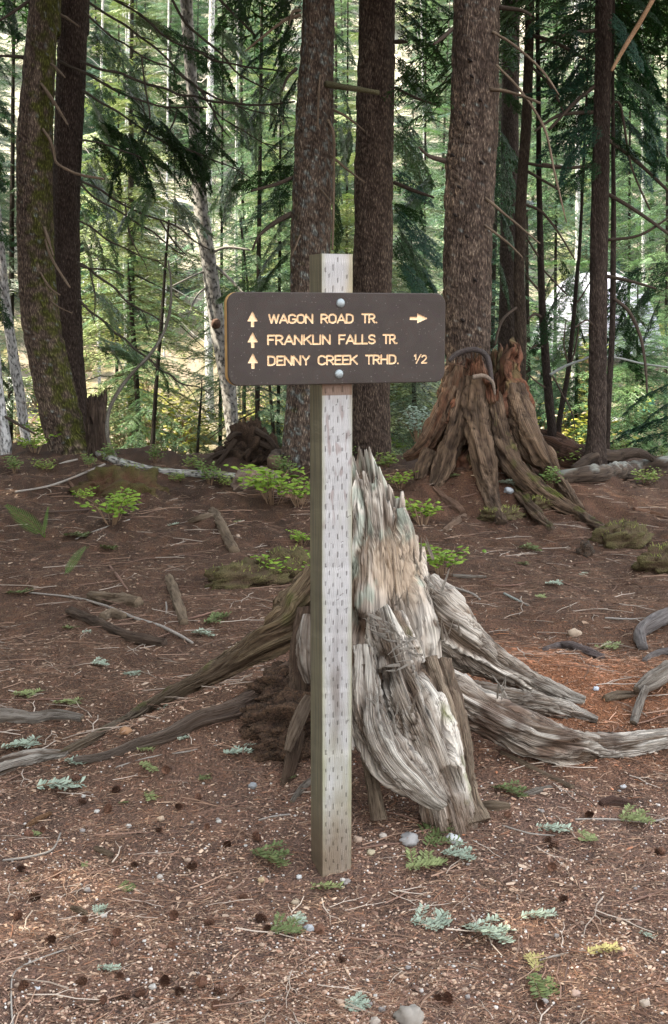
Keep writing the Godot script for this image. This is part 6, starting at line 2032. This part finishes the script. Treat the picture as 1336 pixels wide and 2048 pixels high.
		ground_stick(s[0], s[1], s[2], s[3].duplicate(), W, s[4], 0.45, 14)
	# thin sticks and twigs one can tell apart
	var gr := {"a": Color(0.36, 0.31, 0.26), "b": Color(0.46, 0.41, 0.35)}
	var rb := {"a": Color(0.22, 0.125, 0.09), "b": Color(0.30, 0.18, 0.13)}
	for s in [
		["long curved grey stick crossing over the brown log", [[58, 1186, 1.5], [150, 1197, 2.5], [215, 1215, 3], [270, 1238, 3.5], [330, 1258, 3.5], [385, 1288, 3]], gr],
		["thin tan stick pointing down to the wood chunk", [[220, 1135, 3], [238, 1158, 3.5], [256, 1182, 2]], rb],
		["straight twig running along the ground at the left edge below the pale root's level", [[0, 1402, 2], [80, 1400, 2], [155, 1398, 2]], rb],
		["bent white twig at the left foreground", [[5, 1722, 2], [60, 1715, 2.5], [105, 1700, 2.5], [121, 1667, 2]], gr],
		["long bent twig in the lower left corner", [[26, 2060, 2.5], [22, 1990, 2.5], [30, 1945, 2], [75, 1920, 2], [130, 1900, 1.5]], gr],
		["long reddish twig in front of the post", [[395, 1795, 1.5], [480, 1786, 2], [560, 1783, 2], [600, 1786, 1.5]], rb],
		["long dark twig under the two pale sprigs in the foreground", [[752, 1935, 2], [830, 1918, 2.5], [930, 1904, 3], [1005, 1908, 2]], rb],
		["pale twig ending in the yellow moss tuft", [[1078, 1922, 2], [1120, 1912, 3], [1172, 1902, 2]], gr],
		["dark bent twig crossing the pale twig near the yellow tuft", [[1126, 1985, 2], [1135, 1935, 2.5], [1155, 1885, 2]], {"a": Color(0.14, 0.09, 0.07)}],
		["long dark twig in the lower right corner", [[1195, 1960, 2], [1240, 1985, 2], [1265, 2035, 2], [1275, 2060, 2]], {"a": Color(0.14, 0.09, 0.07)}],
		["slim dark stick slanting at the right foreground", [[1190, 1828, 2], [1260, 1850, 2.5], [1345, 1873, 2.5]], {"a": Color(0.16, 0.11, 0.08)}],
		["curved reddish twig at the right edge", [[1238, 1812, 1.5], [1290, 1795, 2.5], [1345, 1775, 3]], rb],
		["long pale twig across the right middle ground", [[1150, 1640, 2], [1220, 1640, 2.5], [1290, 1645, 2.5], [1345, 1636, 2]], gr],
		["pale curved twig in front of the grey stump's right roots", [[1005, 1652, 1.5], [1060, 1668, 2], [1110, 1672, 1.5]], gr],
		["looping reddish twig right of the front root", [[936, 1570, 2], [940, 1588, 2], [960, 1590, 2], [975, 1582, 1.5]], rb],
		["thin reddish twig at the far lower right", [[1260, 1985, 2], [1300, 1972, 2.5], [1345, 1968, 2]], rb],
		["curled pale twig in the foreground left of the centre", [[213, 2034, 2], [227, 2020, 2.5], [231, 2005, 2], [222, 1988, 1.5]], rb],
		["straight pale twig in the foreground just left of the post line", [[478, 2010, 2], [520, 2003, 2.5], [566, 1993, 2]], gr],
		["pale twig above the dark green sprig at the post's left", [[517, 1642, 2], [545, 1635, 2.5], [580, 1630, 2]], gr],
		["thin long twig left of the post at root level", [[230, 1536, 1.5], [300, 1516, 2], [370, 1505, 2], [440, 1490, 1.5]], gr],
		["wiry twig at the left below the second root", [[165, 1500, 1.5], [200, 1490, 2], [203, 1465, 1.5]], rb],
		["pale twig on the far slope below the left trunks", [[30, 985, 2], [110, 970, 2.5], [210, 930, 2.5]], gr],
		["pale twigs' longest one at the foot of the mossy trunk", [[118, 930, 2], [135, 925, 2.5], [155, 920, 2]], gr],
		["thin dark twig on the slope behind the right root", [[985, 1172, 1.5], [1040, 1170, 2], [1100, 1150, 1.5]], rb],
		["pale long twig at the right above the grey roots", [[1210, 1237, 2], [1260, 1240, 2.5], [1320, 1236, 2]], gr],
		["pale splinter stick right of the stump's root tip", [[905, 1175, 2], [945, 1190, 3], [960, 1200, 2]], gr],
		["lichen covered twig on the right slope", [[1008, 1188, 2], [1030, 1200, 3], [1055, 1212, 2]], {"a": Color(0.42, 0.45, 0.40)}],
		["long thin twig lying on the far right slope", [[1110, 1160, 1.5], [1140, 1172, 2], [1170, 1185, 1.5]], rb],
		["forked twig's long arm left of the wood slab", [[640, 1060, 1.2], [655, 1050, 1.5], [668, 1040, 1]], gr],
		["straight thin twig beside the short tan log piece", [[372, 1240, 2], [405, 1232, 2.5], [440, 1220, 2]], rb],
		["upright thin twig below the short tan log piece", [[330, 1248, 1.5], [333, 1220, 2], [332, 1205, 1.5]], gr],
		["pale long twig on the slope left of the forked branch", [[150, 1080, 1.5], [200, 1060, 2], [260, 1040, 1.5]], gr],
		["dark fallen twig along the far left slope", [[5, 1018, 2], [90, 1025, 2.5], [180, 1020, 2]], {"a": Color(0.12, 0.08, 0.06)}],
		["pale twig in the foreground just right of the post foot", [[710, 1700, 2], [760, 1692, 2.5], [800, 1688, 2]], rb],
		["thin arcing twig beside the foreground sprig at the right", [[775, 1775, 1.5], [800, 1765, 2], [850, 1755, 1.5]], rb]]:
		ground_stick("twig", s[0], s[1], s[2].duplicate(), M.twig_wood, "twig", 0.6, 6)
	# stones that stand out
	M.stones = [stone_mesh(1), stone_mesh(2), stone_mesh(3), stone_mesh(4), stone_mesh(5)]
	for s in [[818, 1686, 19, Color(0.40, 0.38, 0.36), "grey stone with a rusty top at the foot of the front root"], [907, 1684, 15, Color(0.62, 0.62, 0.60), "white stone between the green sprigs right of the post"], [742, 1708, 8, Color(0.50, 0.42, 0.28), "small yellowish stone right of the post foot"], [590, 1808, 9, Color(0.50, 0.40, 0.29), "tan stone in front of the post"], [618, 1860, 10, Color(0.46, 0.47, 0.47), "pale grey oval stone beside the green foreground sprig"], [253, 1466, 12, Color(0.46, 0.26, 0.14), "orange flat stone by the left root"], [1150, 1272, 13, Color(0.50, 0.38, 0.27), "tan stone on the reddish ground at the right"], [505, 1574, 8, Color(0.34, 0.35, 0.35), "grey white stone on the dark ground left of the post"], [322, 1640, 7, Color(0.56, 0.42, 0.30), "round tan pebble left of the post in the foreground"], [523, 1762, 7, Color(0.54, 0.40, 0.24), "yellow tan pebble below the dark green sprig"], [598, 1756, 6, Color(0.60, 0.60, 0.58), "white pebble just left of the post foot"], [320, 1756, 6, Color(0.58, 0.52, 0.45), "pale pebble at left in the foreground"], [820, 2042, 28, Color(0.36, 0.32, 0.27), "flat grey stone cut off by the bottom edge"], [750, 2048, 12, Color(0.45, 0.38, 0.31), "tan stone beside the flat stone at the bottom edge"], [1290, 2010, 10, Color(0.52, 0.42, 0.33), "round tan stone in the lower right corner"], [1152, 1990, 9, Color(0.48, 0.34, 0.27), "pinkish stone beside the green moss tuft"], [1018, 984, 9, Color(0.52, 0.54, 0.55), "pale grey stone on the rotten stump's root"], [1192, 1380, 6, Color(0.6, 0.64, 0.7), "bluish white pebble left of the split block"], [715, 1682, 9, Color(0.55, 0.40, 0.30), "pinkish stone right beside the post foot"], [765, 1675, 8, Color(0.56, 0.48, 0.40), "light stone below the hollow of the front root"], [1246, 1576, 6, Color(0.6, 0.58, 0.56), "white pebble on the dark soil at the right"], [75, 1978, 5, Color(0.6, 0.6, 0.6), "white pebble at the lower left"]]:
		var p := G(s[0], s[1])
		var d := gd(s[0], s[1])
		var r: float = s[2] * d / F
		var t := Transform3D(Basis(Vector3.UP, rnd(0, TAU)).scaled(Vector3(r, r * 0.75, r * 0.9)), p + Vector3(0, r * 0.35, 0))
		single("stone", M.stones[rng.randi() % 5], own(M.stone, "stone_%d_%d" % [s[0], s[1]], s[3]), s[4], "stone", t)
	# scattered light pebbles
	var pm := [own(M.stone, "pebble_white", Color(0.58, 0.54, 0.48)), own(M.stone, "pebble_tan", Color(0.46, 0.33, 0.24)), own(M.stone, "pebble_grey", Color(0.34, 0.30, 0.27))]
	for i in 120:
		var px := rnd(-20, 1356)
		var py := 1520 + 520 * pow(rng.randf(), 0.8)
		if px > 560 and px < 980 and py < 1700: continue
		var p := G(px, py)
		var r := 0.0032 + 0.0065 * pow(rng.randf(), 1.7)
		var k := rng.randi() % 3
		var t := Transform3D(Basis(Vector3.UP, rnd(0, TAU)).scaled(Vector3(r, r * 0.7, r * 0.85)), p + Vector3(0, r * 0.4, 0))
		var o := single("pebble", M.stones[rng.randi() % 5], pm[k], "", "pebble", t)
		describe(o, ["white pebble ", "tan pebble ", "grey pebble "][k] + spot(px, py), "pebble", "pebbles on the forest floor", px)
	# cones
	var cm := [cone_mesh(1), cone_mesh(2), cone_mesh(3)]
	for i in 66:
		var px := rnd(-20, 1356)
		var py := 1540 + 490 * pow(rng.randf(), 0.9)
		if px > 560 and px < 960 and py < 1690: continue
		if i < 30: px = rnd(40, 560)
		var p := G(px, py)
		var r := rnd(0.014, 0.022)
		var t := Transform3D(Basis.from_euler(Vector3(rnd(-0.6, 0.6), rnd(0, TAU), rnd(-0.6, 0.6))).scaled(Vector3.ONE * r), p + Vector3(0, r * 0.5, 0))
		var o := single("conifer_cone", cm[i % 3], M.litter, "", "cone", t)
		describe(o, "dark conifer cone " + spot(px, py), "cone", "conifer cones on the forest floor", px)
	# sprigs
	var sil := own(M.sprig, "sprig_silver", Color(0.33, 0.385, 0.29))
	var grn := own(M.sprig, "sprig_green", Color(0.22, 0.25, 0.10))
	var drk := own(M.sprig, "sprig_dark", Color(0.12, 0.15, 0.055))
	var yel := own(M.sprig, "sprig_yellow", Color(0.42, 0.36, 0.14))
	var sp := [sprig_mesh(1, 4, 0.19, 0.046, 1.1), sprig_mesh(2, 3, 0.20, 0.048, 0.9), sprig_mesh(3, 6, 0.16, 0.04, 1.3), sprig_mesh(4, 2, 0.21, 0.048, 0.8), sprig_mesh(5, 5, 0.17, 0.04, 1.4), sprig_mesh(6, 1, 0.2, 0.045, 1.2), sprig_mesh(7, 7, 0.15, 0.038, 1.5)]
	for s in [
		[855, 1842, 88, 0, 0.3, "bright silvery sprig, left of the pair right of the post in the foreground"], [968, 1873, 112, 0, -0.4, "longest silvery sprig, right of the pair in the foreground"], [1072, 1838, 78, 0, 0.1, "silvery sprig lying alone to the right of the foreground pair"],
		[912, 1712, 75, 0, -0.3, "silvery sprig below the white stone at the front root"], [870, 1675, 95, 2, 0.9, "dark green sprig between the two stones at the front root"], [840, 1735, 90, 1, 0.7, "yellowish green sprig below the stones at the front root"],
		[1015, 1588, 80, 2, -0.5, "dark green sprig right of the front root"], [1172, 1678, 50, 1, 0.9, "green sprig on the ground right of the stump's front root"], [1262, 1642, 75, 1, 0.0, "greyish green sprig lying on the long pale twig at the right"],
		[1290, 1872, 40, 0, -0.6, "small silvery sprig in the right foreground"], [1205, 1908, 80, 3, 0.4, "yellow green tuft at the right foreground"], [1085, 1975, 95, 2, -0.7, "dark mossy sprig in the right foreground"], [1070, 1930, 55, 3, 1.2, "yellow sprig above the dark mossy one at the right foreground"], [705, 2012, 66, 0, 0.1, "greyish sprig at the bottom centre"],
		[535, 1718, 92, 2, -0.4, "dark green sprig left of the post foot"], [645, 1782, 78, 1, 0.05, "flat green sprig right in front of the post"], [566, 1862, 82, 2, 0.5, "dark green tangled sprig below the post"], [590, 1840, 45, 0, 0.2, "small silvery sprig on top of the tangled green one"],
		[195, 1825, 42, 0, 0.8, "pale star shaped sprig at the left foreground"], [212, 1942, 52, 0, 0.2, "pale sprig in the lower left foreground"], [165, 1735, 30, 1, 1.0, "small pale green sprig at the left foreground"], [250, 1775, 38, 2, 0.2, "small green tuft left of the post in the foreground"], [52, 1762, 20, 2, 0.4, "tiny green tuft at the left foreground"],
		[68, 1668, 42, 1, 0.4, "light green sprig near the orange stick"], [112, 1580, 105, 0, 0.25, "long silvery green sprig at the left, at root level"], [308, 1585, 55, 1, -0.5, "green sprig halfway between the left edge and the post"], [245, 1608, 22, 2, 0.2, "tiny dark green tuft left of the middle"], [408, 1556, 36, 2, 0.8, "dark blue green sprig left of the post at root level"],
		[470, 1500, 72, 0, 0.6, "silvery sprig on the soil in front of the left roots"], [368, 1478, 38, 0, 0.9, "upright pale sprig by the second left root"], [290, 1492, 48, 1, 0.7, "pale green sprig under the second left root"], [150, 1525, 62, 0, -0.2, "pale sprig on the left root's end"], [318, 1415, 36, 0, 0.7, "small pale sprig between the two left roots"], [36, 1497, 82, 0, 0.3, "silvery sprig at the left edge on the pale root"], [300, 1535, 60, 1, 0.1, "flat mossy green sprig below the second left root"],
		[1100, 1663, 80, 0, 0.0, "pale thin sprig on the twigs right of the stump"], [1210, 1292, 60, 1, 0.1, "grassy green sprig on the reddish ground at the right"], [905, 1430, 40, 1, 1.2, "pale green sprig in the hollow under the right root"], [575, 1555, 40, 2, 0.6, "dark sprig by the pale sliver left of the post"], [130, 1410, 60, 1, 0.1, "mossy sprig above the pale root at the left"], [50, 1392, 60, 1, 0.0, "greenish sprig near the left edge on the middle ground"], [195, 1330, 40, 0, 0.2, "pale sprig on the middle ground at the left"], [260, 1350, 40, 0, -0.3, "bluish sprig on the middle ground left of the roots"], [175, 1265, 30, 0, 0.3, "bluish sprig just below the brown log's left end"], [430, 1240, 60, 2, 0.4, "green sprig on the slope beside the left root"], [400, 1272, 50, 0, 0.1, "bluish sprig between the brown log and the left root"], [140, 1255, 44, 1, 0.0, "green sprig left of the brown log"], [35, 1185, 60, 2, 0.5, "dark green sprig at the left edge of the slope"], [150, 1075, 60, 2, 0.1, "dark green sprig right of the fern"], [215, 1100, 44, 2, -0.5, "dark green sprig below the leafy sprout at the left"], [345, 1050, 26, 0, 0.9, "bluish upright sprig left of the forked branch"], [470, 1045, 30, 1, 0.8, "pale green sprig right of the forked branch"], [540, 1105, 22, 0, 0.2, "tiny bluish sprig left of the post on the slope"], [445, 1150, 60, 2, 0.4, "green sprig on the long mossy lump"],
		[1040, 1130, 36, 2, 0.5, "dark green sprig on the right slope"], [1055, 1100, 50, 2, -0.2, "dark green sprig in front of the rotten stump's roots"], [1105, 1170, 40, 0, 0.1, "bluish sprig on the right slope"], [1165, 1150, 24, 0, 0.9, "small bluish sprig on the far right slope"], [1080, 1195, 30, 1, 0.1, "small mossy sprig on the right slope"], [1010, 970, 44, 0, 0.1, "bluish sprig lying on the rotten stump's root"], [1060, 985, 44, 0, -0.3, "pale green sprig on the rotten stump's long root"], [905, 955, 36, 2, 0.2, "dark green sprig between the rotten stump's roots"], [1145, 1025, 30, 0, 0.2, "pale sprig at the right of the rotten stump's root"], [930, 1420, 20, 0, 0.8, "tiny bluish sprig on the right root"]]:
		var p := G(s[0], s[1])
		var d := gd(s[0], s[1])
		var L: float = s[2] * d / F
		var k: int = s[3]
		var o := thing("sprig", s[5], "sprig", p + Vector3(0, 0.002, 0), "fallen conifer sprigs")
		var ms: Array = sp[(int(s[0]) + int(s[1])) % 7]
		part("stem", ms[0], M.litter, o)
		part("foliage", ms[1], [sil, grn, drk, yel][k], o).set_meta("kind", "stuff")
		o.transform = Transform3D((Basis(Vector3.UP, s[4]) * Basis.from_euler(Vector3(rnd(-0.2, 0.2), 0, rnd(-0.12, 0.12)))).scaled(Vector3(L, L * 0.85, L * 1.1)), o.position - Vector3(0, rnd(0.0, 0.006), 0))

# ---------------------------------------------------------------- needles, chips and gravel of the forest floor
func litter() -> void:
	var r := RandomNumberGenerator.new()
	r.seed = 99
	var root := self
	# bent needle
	var nm := MB.new()
	for s in 2:
		var b := nm.v.size()
		for i in 4:
			var t := i / 3.0 - 0.5
			var y := 0.10 * (0.25 - t * t) + (0.0 if s == 0 else 0.0)
			var w := 0.045 * (1.0 - absf(t) * 0.9)
			nm.p(Vector3(t, y, -w + 0.12 * t * t), Color.WHITE)
			nm.p(Vector3(t, y + w * 0.9, 0.12 * t * t), Color.WHITE)
			nm.p(Vector3(t, y, w + 0.12 * t * t), Color.WHITE)
		for i in 3:
			nm.quad(b + i * 3, b + i * 3 + 3, b + i * 3 + 4, b + i * 3 + 1)
			nm.quad(b + i * 3 + 1, b + i * 3 + 4, b + i * 3 + 5, b + i * 3 + 2)
		break
	var needle := nm.done(false)
	var cm := MB.new()
	var c0 := cm.p(Vector3(0, 0.10, 0))
	for i in 7:
		var a := TAU * i / 7.0
		cm.p(Vector3(cos(a) * (0.5 + 0.12 * sin(i * 2.4)), 0.06 * sin(i * 1.7), sin(a) * (0.26 + 0.08 * cos(i * 3.1))))
	for i in 7: cm.tri(c0, 1 + i, 1 + (i + 1) % 7)
	var chip := cm.done(false)
	var peb := stone_mesh(8, 4)
	var nts: Array[Transform3D] = []
	var ncs := PackedColorArray()
	var tans := [Color(0.32, 0.205, 0.13), Color(0.25, 0.13, 0.078), Color(0.15, 0.085, 0.055), Color(0.08, 0.046, 0.032), Color(0.42, 0.29, 0.195), Color(0.22, 0.105, 0.06)]
	for i in 150000:
		var d := 2.5 + 9.5 * pow(r.randf(), 1.9)
		var px := r.randf_range(-60, 1400)
		var x := (px - 668.0) / F * d
		var z := 3.47 - d
		var L := r.randf_range(0.006, 0.019) * (1.0 + 0.17 * d)
		if r.randf() < 0.03: L *= 2.2
		var y := hgt(x, z)
		var b := Basis.from_euler(Vector3(r.randf_range(-0.25, 0.25), r.randf() * TAU, r.randf_range(-0.22, 0.22)))
		if r.randf() > 0.55 + 0.9 * nf.get_noise_2d(x * 1.7, z * 1.7) + 0.25: continue
		nts.append(Transform3D(b.scaled_local(Vector3(L, L * 0.6, maxf(L * 0.55, 0.008))), Vector3(x, y + 0.0015, z)))
		var red := exp(-((x - 0.85) * (x - 0.85) / 0.5 + (z + 1.7) * (z + 1.7) / 0.6))
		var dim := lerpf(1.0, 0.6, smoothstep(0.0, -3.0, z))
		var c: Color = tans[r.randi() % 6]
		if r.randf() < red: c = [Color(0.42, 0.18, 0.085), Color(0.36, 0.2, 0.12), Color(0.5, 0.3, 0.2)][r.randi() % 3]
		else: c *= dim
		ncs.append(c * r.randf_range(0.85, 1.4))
	var o := multi("needle_litter", needle, M.litter, nts, ncs, root)
	var cts: Array[Transform3D] = []
	var ccs := PackedColorArray()
	for i in 11000:
		var d := 2.5 + 8.5 * pow(r.randf(), 1.5)
		var px := r.randf_range(-60, 1400)
		var x := (px - 668.0) / F * d
		var z := 3.47 - d
		var L := r.randf_range(0.004, 0.011) * (1.0 + 0.2 * d)
		if r.randf() < 0.03: L *= 1.9
		var b := Basis.from_euler(Vector3(r.randf_range(-0.4, 0.4), r.randf() * TAU, r.randf_range(-0.4, 0.4)))
		cts.append(Transform3D(b.scaled_local(Vector3.ONE * L), Vector3(x, hgt(x, z) + 0.002, z)))
		var red := exp(-((x - 0.85) * (x - 0.85) / 0.5 + (z + 1.7) * (z + 1.7) / 0.6))
		var c: Color = [Color(0.26, 0.15, 0.10), Color(0.36, 0.24, 0.16), Color(0.15, 0.09, 0.065), Color(0.44, 0.32, 0.23)][r.randi() % 4]
		if r.randf() < red: c = Color(0.40, 0.17, 0.09)
		ccs.append(c * r.randf_range(0.8, 1.35) * lerpf(1.0, 0.6, smoothstep(0.0, -3.0, z)))
	multi("bark_litter", chip, M.litter, cts, ccs, root)
	var pts: Array[Transform3D] = []
	var pcs := PackedColorArray()
	for i in 17000:
		var d := 2.5 + 2.6 * pow(r.randf(), 1.3)
		var px := r.randf_range(-60, 1400)
		var x := (px - 668.0) / F * d
		var z := 3.47 - d
		var keep := smoothstep(-1.4, 0.3, z) * (0.5 + 0.8 * nb.get_noise_2d(x * 2.0, z * 2.0) + 0.3)
		if r.randf() > keep: continue
		var L := r.randf_range(0.0016, 0.0042)
		if r.randf() < 0.06: L *= 1.6
		var b := Basis.from_euler(Vector3(r.randf_range(-0.4, 0.4), r.randf() * TAU, r.randf_range(-0.4, 0.4)))
		pts.append(Transform3D(b.scaled_local(Vector3(L, L * 0.7, L * 0.85)), Vector3(x, hgt(x, z) + L * 0.35, z)))
		var c: Color = [Color(0.42, 0.28, 0.20), Color(0.34, 0.20, 0.14), Color(0.50, 0.38, 0.29), Color(0.28, 0.17, 0.12), Color(0.56, 0.51, 0.46)][mini(4, int(5.0 * pow(r.randf(), 1.25)))]
		pcs.append(c * r.randf_range(0.8, 1.1))
	multi("gravel", peb, M.litter, pts, pcs, root)
	# fine twigs
	var tm := MB.new()
	var ps := [Vector3(-0.5, 0, 0), Vector3(-0.25, 0.012, 0.03), Vector3(0, 0.015, 0.0), Vector3(0.25, 0.01, 0.05), Vector3(0.5, 0, 0.03)]
	strip(tm, ps, 0.011, 0.006, Color.WHITE)
	strip(tm, [ps[2], ps[2] + Vector3(0.12, 0.02, -0.08), ps[2] + Vector3(0.22, 0.01, -0.11)], 0.007, 0.003, Color.WHITE)
	var twig_m := tm.done(false)
	var tts: Array[Transform3D] = []
	var tcs := PackedColorArray()
	for i in 1900:
		var d := 2.5 + 9.0 * pow(r.randf(), 1.2)
		var px := r.randf_range(-60, 1400)
		var x := (px - 668.0) / F * d
		var z := 3.47 - d
		var L := r.randf_range(0.05, 0.17) * (1.0 + 0.12 * d)
		var b := Basis.from_euler(Vector3(r.randf_range(-0.1, 0.1), r.randf() * TAU, r.randf_range(-0.06, 0.06)))
		tts.append(Transform3D(b.scaled_local(Vector3(L, L, L)), Vector3(x, hgt(x, z) + 0.003, z)))
		var c: Color = [Color(0.30, 0.19, 0.13), Color(0.20, 0.12, 0.085), Color(0.42, 0.34, 0.27), Color(0.13, 0.085, 0.06)][r.randi() % 4]
		tcs.append(c * lerpf(1.0, 0.75, smoothstep(0.0, -4.0, z)))
	multi("twig_litter", twig_m, M.litter, tts, tcs, root)
	for nm2 in ["needle_litter", "bark_litter", "gravel", "twig_litter"]:
		var q := get_node(nm2)
		meta(q, {"needle_litter": "brown dry needles strewn over the whole forest floor", "bark_litter": "small bark flakes strewn over the forest floor", "gravel": "fine tan and white gravel in the foreground soil", "twig_litter": "fine brown twigs strewn over the forest floor"}[nm2], {"needle_litter": "needles", "bark_litter": "bark flakes", "gravel": "gravel", "twig_litter": "twigs"}[nm2])
